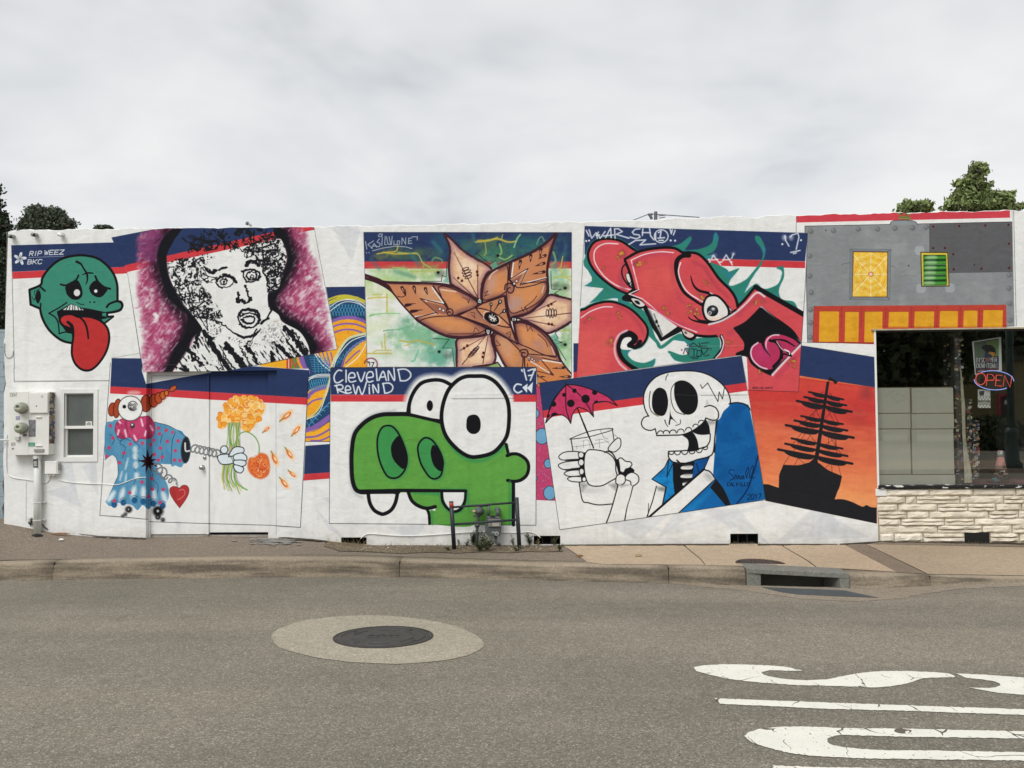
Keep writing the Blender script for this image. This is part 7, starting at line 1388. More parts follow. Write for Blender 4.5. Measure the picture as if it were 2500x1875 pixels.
for (x, y, w, h, cc) in ((165, 455, .055, .05, '#a9a6bd'), (230, 612, .05, .03, '#6f6672'), (168, 640, .055, .045, '#cfcfc8')):
    o = z6(x, y, F_); b = MB(); b.box(o.x-w/2, o.x+w/2, F_-(.03 if y > 630 else .002), F_+.004, o.z-h/2, o.z+h/2); b.build('small_box' if y > 630 else 'sticker', mat('label_'+str(y), cc, .6, .4, 60), cab)
# felt pen tags
for (x, y, txt, h) in ((88, 225, 'TURAT', .045), (104, 682, 'KOR', .04), (110, 730, 'MEX', .02)):
    o = z6(x, y, F_); b = MB()
    for st in text_strokes(txt, 0, 0, h, h*.45, h*.4, .1): b.tube([(o.x+p[0], F_-.0005, o.z-p[1]) for p in st], .0018, 4)
    b.build('pen_tag', M_black, cab)
# stickers down the side of the cabinet
rsd = random.Random(8); pal = ['#a08a68', '#3f4450', '#bab6ac', '#6f688a', '#8f4f3e', '#5a6878', '#bfb898', '#5c4038', '#2d2d30', '#a89a80', '#66786c']
M_pal = [mat('sticker_ink', c_, .6, .5, 45) for c_ in pal]
xs_ = c2.x+.0008; zt, zb_ = a2.z-.01, a2.z-(a2.z-c2.z)*.80; z = zt
while z > zb_:
    h = rsd.uniform(.012, .04); y = F_+.012
    while y < -.02:
        w = rsd.uniform(.02, .055); b = MB(); b.box(xs_-.002, xs_+rsd.uniform(.0002, .0012), y, min(y+w, -.004), z-h+.001, z); b.build('sticker', rsd.choice(M_pal), cab); y += w+.002
    z -= h
# service pipe below the cabinet
p0, p1 = z6(345, 795, -.07), z6(345, 1478, -.07); r = .045
pipe = thing('service_pipe', 'white painted vertical service pipe below the meter cabinet', 'pipe', (p1.x, -.07, p1.z))
b = MB(); b.tube([p0, p0*.5+p1*.5, p1-Vector((0, 0, .05))], r, 20); b.build('pipe', M_pipe, pipe, True)
b = MB(); b.tube([p0+Vector((0, 0, .0)), p0-Vector((0, 0, .05))], r*1.18, 20); b.build('collar', M_pipe, pipe)
for yy in (1232, 1395): o = z6(345, yy, -.07); b = MB(); b.box(o.x-.075, o.x+.075, -.03, -.001, o.z-.01, o.z+.01).tube([(o.x-r*1.05, -.03, o.z), (o.x-r*1.05, -.09, o.z), (o.x, -.12, o.z), (o.x+r*1.05, -.09, o.z), (o.x+r*1.05, -.03, o.z)], .006, 6); b.build('strap', M_pipe, pipe)
o = z6(333, 865, -.1); b = MB(); b.box(o.x-.028, o.x+.028, -.118, -.112, o.z-.06, o.z+.06); b.build('sticker', M_pal[1], pipe); b = MB(); b.box(o.x-.02, o.x+.02, -.120, -.117, o.z-.045, o.z+.02); b.build('sticker', M_pal[2], pipe)
# junction box
p, q = z6(412, 850, -.07), z6(528, 972, -.07); jb = thing('junction_box', 'small white junction box on the wall beside the service pipe', 'junction box', (p.x, 0, q.z))
b = MB(); b.box(p.x, q.x, -.07, -.001, q.z, p.z); b.build('box', M_white2, jb, bevel=.004); b = MB(); b.box(p.x+.006, q.x-.012, -.078, -.069, q.z+.006, p.z-.006); b.build('lid', M_white2, jb, bevel=.004)
for dx in (.02, .05, .09): b = MB(); b.box(p.x+dx, p.x+dx+.022, -.06, -.02, q.z-.02, q.z); b.build('gland', M_white2, jb, bevel=.002)
b = MB(); b.box(q.x, q.x+.016, -.05, -.02, q.z+.05, p.z-.03); b.build('hinge', M_grey, jb)
# wires
def cable(name, label, pts, r=.0045, m=M_white2, y=-.008, fr=z6):
    q = smooth([tuple(fr(x, yy, y)) for x, yy in pts], n=5) if False else [fr(x, yy, y) for x, yy in smooth(P(*[k for pt in pts for k in pt]), n=5)]
    b = MB(); b.tube(q, r, 6); o = b.build(name, m, None, True); tag(o, label, 'cable'); return o
cable('wall_cable', 'thin white cable running low across the wall from the junction box to the clown', [(510,1000),(560,1030),(700,1052),(860,1060),(960,1064),(1060,1070),(1130,1055),(1250,1010),(1345,1000)], .005)
cable('wall_cable', 'white cable looping from the wall corner to the service pipe', [(62,600),(58,800),(60,930),(75,975),(130,1005),(250,1022),(310,1032)], .006)
cable('wall_cable', 'thin white wire running down beside the service pipe', [(238,1030),(237,1200),(236,1400)], .003)
cable('wall_cable', 'white cable sagging from the junction box to the service pipe', [(462,1000),(440,1040),(400,1055),(382,1080),(382,1250),(380,1390),(395,1430)], .006)
cable('wall_cable', 'black cable curling out of the foot of the wall by the service pipe', [(390,1425),(405,1455),(440,1480)], .006, M_black)
cable('wall_cable', 'white cable running along the foot of the wall behind the gas meter', [(535,1660-0),(600,1615),(750,1622),(900,1632),(1100,1630),(1370,1612),(1560,1598),(1760,1600),(2000,1602),(2130,1600),(2212,1650)], .006, y=-.012, fr=lambda x, y, yy: on_y(740+x/3.8138, 880+y/3.8138, yy))
cable('wall_cable', 'loop of thin wire hanging at the top left wall corner', [(60,5),(58,60),(62,130)], .003) if False else None
cable('wall_cable', 'thin grey wire curling at the left wall corner below the painted head', [(48,1400),(45,1480),(60,1535),(95,1550),(128,1525),(135,1480)], .004, M_grey, fr=lambda x, y, yy: on_y(x/4.1475, 500+y/4.1475, yy))
a, c = z6(-300, 650, -.05), z6(92, 658, -.05); b = MB(); b.tube([a, c], .012, 8); tag(b.build('wall_pipe', M_white2, None, True), 'horizontal white pipe entering the meter cabinet from the left', 'pipe')
b = MB(); q = [on_y(175, 1171, -.11)] ; 
# ---------------------------------------------------------------- gas meter, its pipes and the pipe rail
GMf = frame(1080, 1200, 10.05)
def gm(x, y, yy): return on_y(1080+x/10.05, 1200+y/10.05, yy)
M_gas = mat('gas_grey_paint', '#5b605f', .55, .2, 14, .1, 50); M_rail = mat('rail_black_paint', '#2f343b', .45, .25, 16, .15, 60)
yg = -.16
gas = thing('gas_meter', 'grey gas meter with regulator and pipes behind the black pipe rail', 'gas meter', gm(1240, 1100, yg))
pr = [gm(x, y, yg) for x, y in ((1100,650),(1130,625),(1400,625),(1440,680),(1450,860),(1430,880),(1425,1060),(1370,1100),(1140,1100),(1060,1040),(1045,880),(1035,860),(1060,760))]
b = MB(); b.prism(pr, (0, .13, 0)); b.build('meter_body', M_gas, gas, bevel=.008)
pr = [gm(x, y, yg-.02) for x, y in ((1120,680),(1435,680),(1440,865),(1125,865))]; b = MB(); b.prism(pr, (0, .022, 0)); ix = b.build('index_cover', mat('index_grey', '#84817f', .4, .2, 20), gas, bevel=.004)
pr = [gm(x, y, yg-.024) for x, y in ((1225,775),(1395,775),(1395,850),(1225,850))]; b = MB(); b.prism(pr, (0, .006, 0)); b.build('index_window', mat('index_window', '#b7b3a6', .3, .35, 60), ix)
o = gm(1335, 1035, yg-.012); b = MB(); b.lathe((o.x, yg+.0, o.z), [(.026, 0), (.026, .014), (.02, .016)], 'y', 20); b.build('round_plate', mat('pale_grey_label', '#a7a9a6', .5), gas)
o = gm(1335, 1035, yg-.018); b = MB(); b.lathe((o.x, yg-.016, o.z), [(.012, 0), (.012, .002)], 'y', 14); b.build('round_mark', M_gas, gas)
pr = [gm(x, y, yg-.004) for x, y in ((1210,985),(1290,985),(1290,1020),(1210,1020))]; b = MB(); b.prism(pr, (0, .006, 0)); b.build('label_plate', mat('pale_grey_label2', '#a0a3a0', .5), gas)
for x in (1130, 1355):
    top = 350 if x < 1200 else 440
    b = MB(); b.tube([gm(x, 650, yg+.06), gm(x, 600, yg+.06)], .028, 14).tube([gm(x, 610, yg+.06), gm(x+8 if x < 1200 else x, top, yg+.06)], .0175 if x < 1200 else .026, 12); b.build('riser', M_gas, gas, True)
b = MB(); b.tube([gm(1355, 470, yg+.06), gm(1352, 430, yg+.08), gm(1350, 420, yg+.13), gm(1350, 425, -.001)], .030, 12); b.build('elbow', M_gas, gas, True)
b = MB(); b.tube([gm(1310, 1100, yg+.06), gm(1312, 1200, yg+.06), gm(1320, 1250, yg+.06), gm(1350, 1280, yg+.06), gm(1430, 1290, yg+.06)], .018, 10); b.build('drain_pipe', M_gas, gas, True)
b = MB(); b.tube([gm(840, 1330, yg+.06), gm(855, 860, yg+.06), gm(880, 560, yg+.06), gm(890, 370, yg+.06)], .0195, 12).tube([gm(890, 345, yg+.06), gm(1140, 330, yg+.06)], .018, 10); b.build('gas_pipe', M_gas, gas, True)
b = MB(); b.tube([gm(855, 870, yg+.06), gm(857, 780, yg+.06)], .031, 12).tube([gm(875, 600, yg+.06), gm(876, 570, yg+.06)], .03, 12); b.build('union', M_gas, gas, True)
o = gm(900, 490, yg+.03); b = MB(); b.lathe((o.x, yg+.08, o.z), [(.03, 0), (.062, .01), (.062, .022), (.05, .034), (.03, .07), (.028, .10)], 'y', 22); b.build('regulator', M_gas, gas, True)
b = MB(); b.tube([gm(830, 500, yg+.04), gm(740, 480, yg+.04)], .017, 10); b.build('regulator_cap', mat('brass_fitting', '#b9ab86', .4, .2, 20, metal=.4), gas, True)
b = MB(); b.tube([gm(840, 560, yg+.05), gm(790, 585, yg+.05), gm(785, 615, yg+.05)], .018, 10); b.build('vent_elbow', M_gas, gas, True)
b = MB(); b.tube([gm(1190, 620, yg), gm(1230, 600, yg-.01), gm(1290, 625, yg)], .008, 6); b.build('seal_wire', M_black, gas, True)
yr = -.30
rail = thing('pipe_rail', 'low black pipe rail with a red ringed left post before the gas meter', 'guard rail', gm(700, 1330, yr))
pl, ph_ = gm(290, 1400, yr), gm(216, 240, yr); b = MB(); b.tube([pl, ph_], .0265, 16); po = b.build('post', M_rail, rail, True)
ax = (ph_-pl).normalized(); b = MB(); b.tube([ph_-ax*.005-ax*.010, ph_-ax*.075], .0275, 16); b.build('red_band', mat('red_reflective', '#a8432f', .5, .3, 40), po, True)
pr_, prt = gm(1890, 1380, yr), gm(1820, 145, yr); b = MB(); b.tube([pr_, prt], .0255, 16); b.build('post', M_rail, rail, True)
for (xa, ya, xb_, yb_) in ((270,385,1790,272),(300,805,1800,695)): b = MB(); b.tube([gm(xa, ya, yr), gm(xb_, yb_, yr)], .0135, 12); b.build('rail', M_rail, rail, True)
# ---------------------------------------------------------------- security lights, roof bits
for (x, y, lab, cc) in ((125, 325, 'leftmost of the three small lights under the roof edge, with a black lens', M_black), (358, 308, 'middle of the three small lights under the roof edge, black and tilted', M_black), (622, 306, 'rightmost of the three small lights under the roof edge, painted white all over', M_white)):
    o = on_y(x/4.1475, 500+y/4.1475, -.05)
    t = thing('security_light', lab, 'light', (o.x, 0, o.z), 'small lights under the roof edge')
    b = MB(); b.tube([(o.x, 0, o.z+.02), (o.x, -.05, o.z+.02)], .012, 8); b.build('bracket', M_grey, t)
    b = MB(); b.lathe((o.x-.02, -.02, o.z+.006), [(.022, 0), (.026, .04), (.026, .06)], 'y', 14).tube([(o.x-.02, -.05, o.z), (o.x+.03, -.07, o.z-.006)], .02, 10); b.build('lamp_head', M_grey if cc is M_black else M_white, t, True)
    b = MB(); b.lathe((o.x+.004, -.07, o.z-.002), [(.021, 0), (.021, .016), (.012, .02)], 'y', 14); b.build('lens', cc, t, True)
Zr = frame(1520, 500, 9.217)
def zr(x, y, yy): return on_y(1520+x/9.217, 500+y/9.217, yy)
ant = thing('roof_aerial', 'thin grey metal aerial mast with stays on the roof above the red creature', 'aerial', zr(745, 330, 2.0)); yA = 2.0
M_ant = mat('aerial_metal', '#6f7276', .5, .2, 20, metal=.4)
b = MB(); b.tube([zr(745, 700, yA), zr(745, 155, yA)], .026, 8); b.build('mast', M_ant, ant)
b = MB(); b.tube([zr(660, 320, yA), zr(610, 225, yA)], .022, 8).tube([zr(570, 220, yA), zr(675, 210, yA)], .018, 8); b.build('arm', M_ant, ant)
for s_ in ((570, 215, 230, 350), (670, 208, 1730, 282), (800, 250, 980, 232), (820, 300, 960, 275)): b = MB(); b.tube([zr(s_[0], s_[1], yA), zr(s_[2], s_[3], yA)], .007, 6); b.build('stay', M_ant, ant)
o = on_y(608, 553, .12); rl = thing('roof_spout', 'small grey metal spout on the parapet above the stencil portrait', 'spout', o)
b = MB(); b.tube([on_y(616, 560, .12), on_y(611, 549, .12), on_y(603, 545, .12)], .016, 8); b.build('tube', M_grey, rl, True); b = MB(); b.tube([on_y(606, 546.5, .12), on_y(601.5, 544.5, .12)], .024, 10); b.build('mouth', M_ant, rl, True)
# ---------------------------------------------------------------- neighbour's wall and the step at the far left
M_blue = mat('pale_blue_render', '#97a6ad', .9, .2, 3, .4, 20)
zt_ = on_y(5, 804, .35).z; x_r = on_y(11, 900, .35).x+.02
nb = thing('neighbour_wall', 'pale blue block wall beside the left end of the mural building', 'wall', (x_r, .35, 0)); zc_ = -.2; row = 0
while zc_ < zt_-.02:
    xx = x_r+(.2 if row % 2 else 0)
    h = min(.2, zt_-zc_); k = 0
    while xx > x_r-3.0: b = MB(); b.box(xx-.396, min(xx, x_r), .35+.002*math.sin(k*3+row), .55, zc_+.002, zc_+h-.002); b.build('block', M_blue, nb); xx -= .4; k += 1
    zc_ += .2; row += 1
b = MB(); b.box(x_r-3.1, x_r-.01, .37, .53, -.2, zt_-.01); b.build('mortar', M_blue, nb)
p, q, r_ = on_z(-160, 1296, .30), on_z(28, 1277, .34), on_z(40, 1281, .33)
b = MB(); st_ = [(-9.5, .3), (-9.5, -.42), (on_z(-60, 1300, .3).x, -.38), (on_z(30, 1282, .3).x+.0, -.04), (on_z(30, 1282, .3).x-.02, .3)]; b.prism([(x, y, .37) for x, y in st_], (0, 0, -.5)); tag(b.build('concrete_step', M_collar, None, bevel=.01), 'low concrete step at the bottom left corner beside the building', 'step')
# ---------------------------------------------------------------- trees
def leaf_mat(name, c1, c2):
    m = mat(name, c1, .75, .5, 1.3, col2=c2); return m
def crown(name, parent, blobs, n, size, m, seed, y, depth=1.0, clump=.35):
    """leaf-sized faces clustered in clumps through the crown's volume; blobs are (u, v, ru, rv) outlines at distance y"""
    rr = np.random.RandomState(seed); sc_ = FPX/(y-CAM.y); ctr = []
    tot = sum(b_[2]*b_[3] for b_ in blobs); V = []; Fc = []
    for (u, v, ru, rv) in blobs:
        k = max(3, int(n*(ru*rv)/tot/22)); c0 = on_y(u, v, y)
        for _ in range(k):
            d = rr.randn(3); d /= np.linalg.norm(d); d *= rr.rand()**.42
            cc_ = np.array([c0.x+d[0]*ru/sc_, c0.y+d[1]*(ru+rv)/2/sc_*depth, c0.z+d[2]*rv/sc_])
            for _ in range(22):
                p = cc_+rr.randn(3)*clump*np.array([1, 1, .7]); s_ = size*(.6+.8*rr.rand())
                a = rr.randn(3); a /= np.linalg.norm(a); b_ = np.cross(a, rr.randn(3)); b_ /= np.linalg.norm(b_); q = len(V)
                V += [p-a*s_, p+b_*s_*.55-a*s_*.1, p+a*s_, p-b_*s_*.55-a*s_*.1]; Fc.append((q, q+1, q+2, q+3))
    b = MB(); loc = parent.location; me = bpy.data.meshes.new(name); me.from_pydata([tuple(np.array(v)-np.array(loc)) for v in V], [], Fc); me.update(); return link(name, me, m, parent)
def tree(label, blobs, n, size, mats, seed, y, trunk_u, r=.2, kind='tree', clump=.35, depth=1.0, limbs=4):
    base = on_y(trunk_u, 1000, y); t = thing(kind, label, 'tree', (base.x, y, -.3))
    vv = min(b_[1]-b_[3]*.4 for b_ in blobs); top = on_y(trunk_u, vv, y)
    b = MB(); n_ = 9; rr = np.random.RandomState(seed+50)
    pts = [(base.x+.12*math.sin(i*1.3+seed)*r*2, y+.1*math.cos(i*1.7), -.3+(top.z+.3)*i/n_) for i in range(n_+1)]; b.tube(pts, [r*(1-.9*i/n_) for i in range(n_+1)], 10); b.build('trunk', M_bark, t, True)
    b = MB()
    for (u, v, ru, rv) in blobs:
        for _ in range(limbs):
            s_ = on_y(trunk_u, min(v+rv*1.3, 560 if v < 560 else v+rv), y); e_ = on_y(u+rr.uniform(-.7, .7)*ru, v+rr.uniform(-.7, .6)*rv, y+rr.uniform(-.5, .5)); m_ = (s_+e_)/2+Vector((0, 0, .1)); b.tube([s_, m_, e_], [r*.3, r*.18, r*.06], 5, cap=False)
    b.build('limb', M_bark, t, True)['kind'] = 'stuff'
    crown('crown', t, blobs, n, size, mats, seed, y, depth, clump); return t
M_bark = mat('bark', '#4c4338', .95, .4, 8, .5, 20)
L_dark = leaf_mat('dark_leaves', '#5a6453', '#3f473c'); L_green = leaf_mat('sycamore_leaves', '#93a166', '#66764a'); L_con = leaf_mat('conifer_needles', '#48543f', '#2f3a2e')
tree('dark rounded oak rising behind the roof at the left', [(105,535,36,22),(75,545,22,16),(130,528,26,18),(90,520,24,14),(160,548,22,11),(60,556,12,10),(110,552,50,12)], 16000, .085, L_dark, 3, 32, 110, .35, 'oak_tree', .13)
tree('tip of a small dark tree showing over the roof at the left', [(251,556,18,4.5),(240,559,10,3),(265,558,9,4)], 1500, .08, L_dark, 5, 34, 250, .2, 'small_tree', .05)
tree('dark conifer cut by the left edge of the picture', [(-15,462,9,20),(-12,495,10,20),(-5,527,14,16),(12,551,16,9),(-20,545,28,26),(-12,580,32,30),(-6,640,30,40),(-4,700,30,40),(-4,760,32,40),(-6,820,30,40)], 15000, .09, L_con, 7, 26, -10, .3, 'conifer_tree', .12)
tree('tall leafy sycamore rising behind the roof at the right', [(2388,410,13,14),(2372,432,16,12),(2400,425,12,10),(2378,455,22,14),(2403,460,12,14),(2345,452,14,9),(2342,480,20,16),(2375,485,34,18),(2405,490,26,16),(2435,485,22,14),(2460,470,10,9),(2452,495,22,14),(2325,505,22,9),(2380,506,70,9),(2440,510,34,10),(2476,509,8,4),(2490,506,8,4)], 5000, .07, L_green, 11, 12, 2378, .13, 'sycamore_tree', .065, 1.6)
tree('smaller leafy tree top showing just above the red stripe at the right', [(2222,503,13,10),(2245,506,18,9),(2258,504,11,8),(2210,512,10,6),(2268,511,8,5)], 1500, .075, L_green, 13, 12, 2240, .08, 'sycamore_tree', .06, 1.6)
# ---------------------------------------------------------------- weeds and litter at the foot of the wall
M_weed = mat('weed_green', '#4f5c38', .8, .3, 30); M_dry = mat('dry_grass', '#9a8d68', .9, .3, 30); M_weed2 = mat('weed_dusty', '#666b4d', .85, .3, 30)
def weed(u, v, h, n, label, m=M_weed, kind='weed', seed=0, spread=.6, lw=.012):
    rr = random.Random(seed); p = on_surf(u, v, side_z, .0); p.y = min(p.y, -.02); t = thing(kind, label, 'weed', p, 'weeds along the foot of the wall'); b = MB(); s_ = MB()
    for i in range(n):
        a = rr.uniform(0, 6.28); sp = rr.uniform(.15, 1)*spread*h; hh = h*rr.uniform(.5, 1.05)
        tip = p+Vector((math.cos(a)*sp, min(math.sin(a)*sp*.6, -p.y-.01), hh)); mid = p+(tip-p)*.5+Vector((0, 0, hh*.15)); s_.tube([p, mid, tip], [.003, .002, .001], 4)
        for k in range(7):
            q = p+(tip-p)*(.25+.75*k/6)+Vector((0, 0, hh*.1)); d = Vector((rr.uniform(-1, 1), rr.uniform(-1, .4), rr.uniform(-.2, .9))).normalized(); w = d.cross(Vector((0, 0, 1))).normalized(); l = lw*rr.uniform(1.2, 2.8)
            b.add([q, q+d*l*.5+w*lw*.5, q+d*l, q+d*l*.5-w*lw*.5], [(0, 1, 2, 3)])
    s_.build('stem', m, t)['kind'] = 'stuff'; o = b.build('leaf', m, t); o['kind'] = 'stuff'
    return t
weed(1155, 1332, .17, 15, 'dark green weed growing at the foot of the gas pipe', seed=1, lw=.022); weed(1178, 1334, .13, 10, 'dark green weed between gas pipe and gas meter', seed=2, lw=.02)
weed(1140, 1333, .07, 8, 'small weed to the left of the gas pipe', seed=3, lw=.014); weed(1190, 1345, .13, 26, 'bushy dusty weed at the edge of the dirt strip under the gas meter', M_weed2, seed=4, lw=.02, spread=.9); weed(1172, 1346, .10, 20, 'low dusty green weed left of the bushy one on the dirt strip', M_weed, seed=5, lw=.018, spread=1)
weed(1120, 1331, .09, 3, 'single thin sprig behind the left rail post', seed=6, lw=.012); weed(1253, 1331, .12, 4, 'thin sprig just left of the right rail post', seed=7, lw=.014); weed(1293, 1331, .14, 12, 'dark weed right of the right rail post', seed=8, lw=.016)
weed(1315, 1329, .08, 9, 'dry weed in front of the middle foundation vent', M_dry, seed=9, lw=.008); weed(1367, 1346, .08, 16, 'green weed at the right end of the dirt strip', M_weed2, seed=10, lw=.014); weed(1352, 1331, .10, 10, 'weed growing in the right corner of the middle foundation vent', M_weed2, seed=14, lw=.012)
weed(1262, 1346, .06, 14, 'dusty weed on the dirt below the right rail post', M_weed2, seed=11, lw=.012, spread=1.2); weed(1095, 1344, .05, 14, 'dusty weed on the dirt below the left rail post', M_weed2, seed=12, lw=.012, spread=1.4); weed(80, 1284, .10, 9, 'dark weed behind the foot of the service pipe', M_weed, seed=13, lw=.014)
def grass(u, v, h, n, label, seed, m=M_dry, w=.25):
    rr = random.Random(seed); p = on_surf(u, v, side_z); b = MB()
    for i in range(n):
        x = p.x+rr.uniform(-w, w); y = min(p.y+rr.uniform(-.02, .02), -.01); z = side_z(x, y); hh = h*rr.uniform(.4, 1.1); dx = rr.uniform(-.6, .6)*hh
        b.add([(x-.002, y, z), (x+.002, y, z), (x+dx, y-rr.uniform(0, .04), z+hh)], [(0, 1, 2)])
    o = b.build('grass', m); tag(o, label, 'grass', kind='stuff')
grass(850, 1332, .12, 60, 'dry grass in front of the left foundation vent', 1); grass(1050, 1331, .05, 60, 'dry grass along the foot of the wall under the green head', 2, w=.6); grass(1817, 1329, .06, 30, 'dry grass in the right foundation vent of the white wall', 3, w=.2); grass(2385, 1327, .05, 16, 'dry grass in the vent of the stone facing', 4, w=.12); grass(1640, 1329, .03, 40, 'dry grass tufts along the wall foot on the footway', 5, w=1.2)
# litter
M_leaf = mat('dead_leaf', '#8a5f3c', .8, .4, 30); M_paper = mat('paper_scrap', '#d8d5cc', .7)
rl_ = random.Random(31); b = MB(); b2 = MB(); b3 = MB()
for i in range(520):
    if i < 300: u, v = rl_.uniform(880, 1370), rl_.gauss(1338, 4)
    elif i < 420: u, v = rl_.uniform(0, 900), rl_.uniform(1300, 1352)
    else: u, v = rl_.uniform(1370, 2480), rl_.uniform(1330, 1372)
    p = on_surf(u, v, side_z, .012); s_ = rl_.uniform(.004, .013) if i < 300 else rl_.uniform(.003, .008); a = rl_.uniform(0, 6)
    if p.y > -.01: continue
    q = [p+Vector((math.cos(a+k*1.57)*s_*(1 if k % 2 else .6), math.sin(a+k*1.57)*s_*(1 if k % 2 else .6), rl_.uniform(0, s_*.5))) for k in range(4)]
    (b if i % 3 == 0 else b2 if i % 3 == 1 else b3).add(q+[p+Vector((0, 0, s_*.4))], [(0,1,4),(1,2,4),(2,3,4),(3,0,4)])
tag(b.build('litter', M_paper), 'pale chips and paper scraps scattered over the footway', 'litter', kind='stuff'); tag(b2.build('dead_leaves', M_leaf), 'brown leaf bits scattered over the footway', 'leaves', kind='stuff'); tag(b3.build('grit', M_dirt), 'grit scattered over the footway', 'grit', kind='stuff')
for (u, v, w, d, m_, nm, lab) in ((90,1307,.09,.05,M_black,'rag','crumpled dark rag on the asphalt near the service pipe'),(148,1304,.16,.02,M_leaf,'stick','thin brown stick on the asphalt beside the dark rag'),(150,1318,.035,.03,M_paper,'paper_scrap','white paper scrap on the asphalt by the left wall'),(1558,1437-80,.05,.03,M_dry,'dead_leaf','dry leaf on the tan paving'),(1415,1358,.05,.015,M_leaf,'twig','brown twig at the tip of the asphalt footway')):
    p = on_surf(u, v, side_z, .01); rr = random.Random(int(u)); n_ = 9; q = [(p.x+w*math.cos(6.283*k/n_)*rr.uniform(.7, 1.1), p.y+d*math.sin(6.283*k/n_)*rr.uniform(.7, 1.1), p.z) for k in range(n_)]
    b = MB(); b.add(q+[(x*.5+p.x*.5, y*.5+p.y*.5, p.z+.018) for x, y, z in q]+[(p.x, p.y, p.z+.008)], [(k, (k+1) % n_, n_+(k+1) % n_, n_+k) for k in range(n_)]+[(n_+k, n_+(k+1) % n_, 2*n_) for k in range(n_)]); tag(b.build(nm, m_, None), lab, nm.replace('_', ' '))
# ---------------------------------------------------------------- behind the shop window
def st(x, y, yy): return on_y(2120+x/2.963, 780+y/2.963, yy)
M_tile = mat('beige_board', '#a9a79a', .7, .06, 5); M_joint = mat('board_joint', '#6f6653', .8)
yb_ = .10
pn = thing('partition_board', 'beige gridded board standing inside the shop window on the left', 'partition', st(340, 1190, yb_))
p, q = st(62, 492, yb_), st(625, 1200, yb_); b = MB(); b.box(p.x, q.x, yb_+.006, yb_+.03, q.z, p.z); b.build('backing', M_joint, pn)
for (x0, x1) in ((64, 303), (313, 617)):
    for (y0, y1) in ((497, 675), (683, 788), (796, 1117), (1126, 1196)): p, q = st(x0, y0, yb_), st(x1+(y0-500)*.02, y1, yb_); b = MB(); b.box(p.x, q.x, yb_, yb_+.008, q.z, p.z); b.build('panel', M_tile, pn, bevel=.002)
def patch(parent, x0, y0, x1, y1, yy, n, seed, name='sticker', cols=pal, smin=14, smax=46):
    rr = random.Random(seed); ms = M_pal
    for i in range(n):
        x = rr.uniform(x0, x1); y = rr.uniform(y0, y1); w, h = rr.uniform(smin, smax), rr.uniform(smin, smax)*.7
        p, q = st(max(x-w/2, x0), max(y-h/2, y0), yy), st(min(x+w/2, x1), min(y+h/2, y1), yy); a = rr.uniform(0, .0015)
        b = MB(); b.box(p.x, q.x, yy-.002-a-i*.00002, yy+.0, q.z, p.z); b.build(name, rr.choice(ms), parent)
yc = .16
cl_ = thing('sticker_column', 'narrow column covered in stickers inside the shop window, right of the beige board', 'column', st(665, 1190, yc))
p, q = st(620, 90, yc), st(690, 1192, yc); b = MB(); b.box(p.x, q.x, yc, yc+.12, q.z, p.z); b.build('column', mat('dark_column', '#3f3c3a', .7, .3, 20), cl_); patch(cl_, 622, 110, 688, 1185, yc, 120, 5, smin=8, smax=26)
yd = .5; bk = thing('sticker_wall', 'dark inner wall with faded stickers behind the column in the shop window', 'wall', st(600, 500, yd)); p, q = st(540, 90, yd), st(630, 500, yd); b = MB(); b.box(p.x, q.x, yd, yd+.05, q.z, p.z); b.build('panel', M_dark, bk); patch(bk, 542, 100, 628, 490, yd, 26, 9, smin=8, smax=20)
yk = .13; cu = thing('curtain', 'white curtain hanging open beside the sticker column in the shop window', 'curtain', st(700, 1180, yk))
prof = [(345,664,668),(430,666,682),(520,668,690),(640,672,703),(700,674,700),(850,680,706),(950,685,718),(1060,690,740),(1120,692,748),(1182,694,750)]; b = MB(); nn = 9
for (y, xa, xb_) in prof:
    for k in range(nn): b.v.append(tuple(st(xa+(xb_-xa)*k/(nn-1), y, yk+.018*math.sin(k*1.9+y*.002))))
b.f = [(i*nn+k, i*nn+k+1, (i+1)*nn+k+1, (i+1)*nn+k) for i in range(len(prof)-1) for k in range(nn-1)]; b.build('cloth', mat('curtain_cloth', '#c9c6b8', .9, .2, 6, col2='#9b8f74'), cu, True)
yo = .22; sb = thing('sticker_board', 'upright board plastered with coloured stickers inside the shop window', 'board', st(760, 1165, yo)); p, q = st(706, 572, yo), st(752, 1160, yo); b = MB(); b.box(p.x, q.x, yo, yo+.03, q.z, p.z); b.build('panel', M_black, sb); p, q = st(752, 726, yo), st(806, 1162, yo); b = MB(); b.box(p.x, q.x, yo, yo+.03, q.z, p.z); b.build('panel', M_black, sb)
M_pal += [mat('sticker_ink2', c_, .6, .5, 60) for c_ in ('#4c7f86', '#8f4444', '#3a4c70', '#b5b2ac')]
patch(sb, 708, 576, 750, 1158, yo, 75, 15, smin=8, smax=30); patch(sb, 754, 730, 804, 1160, yo, 80, 16, smin=8, smax=32)
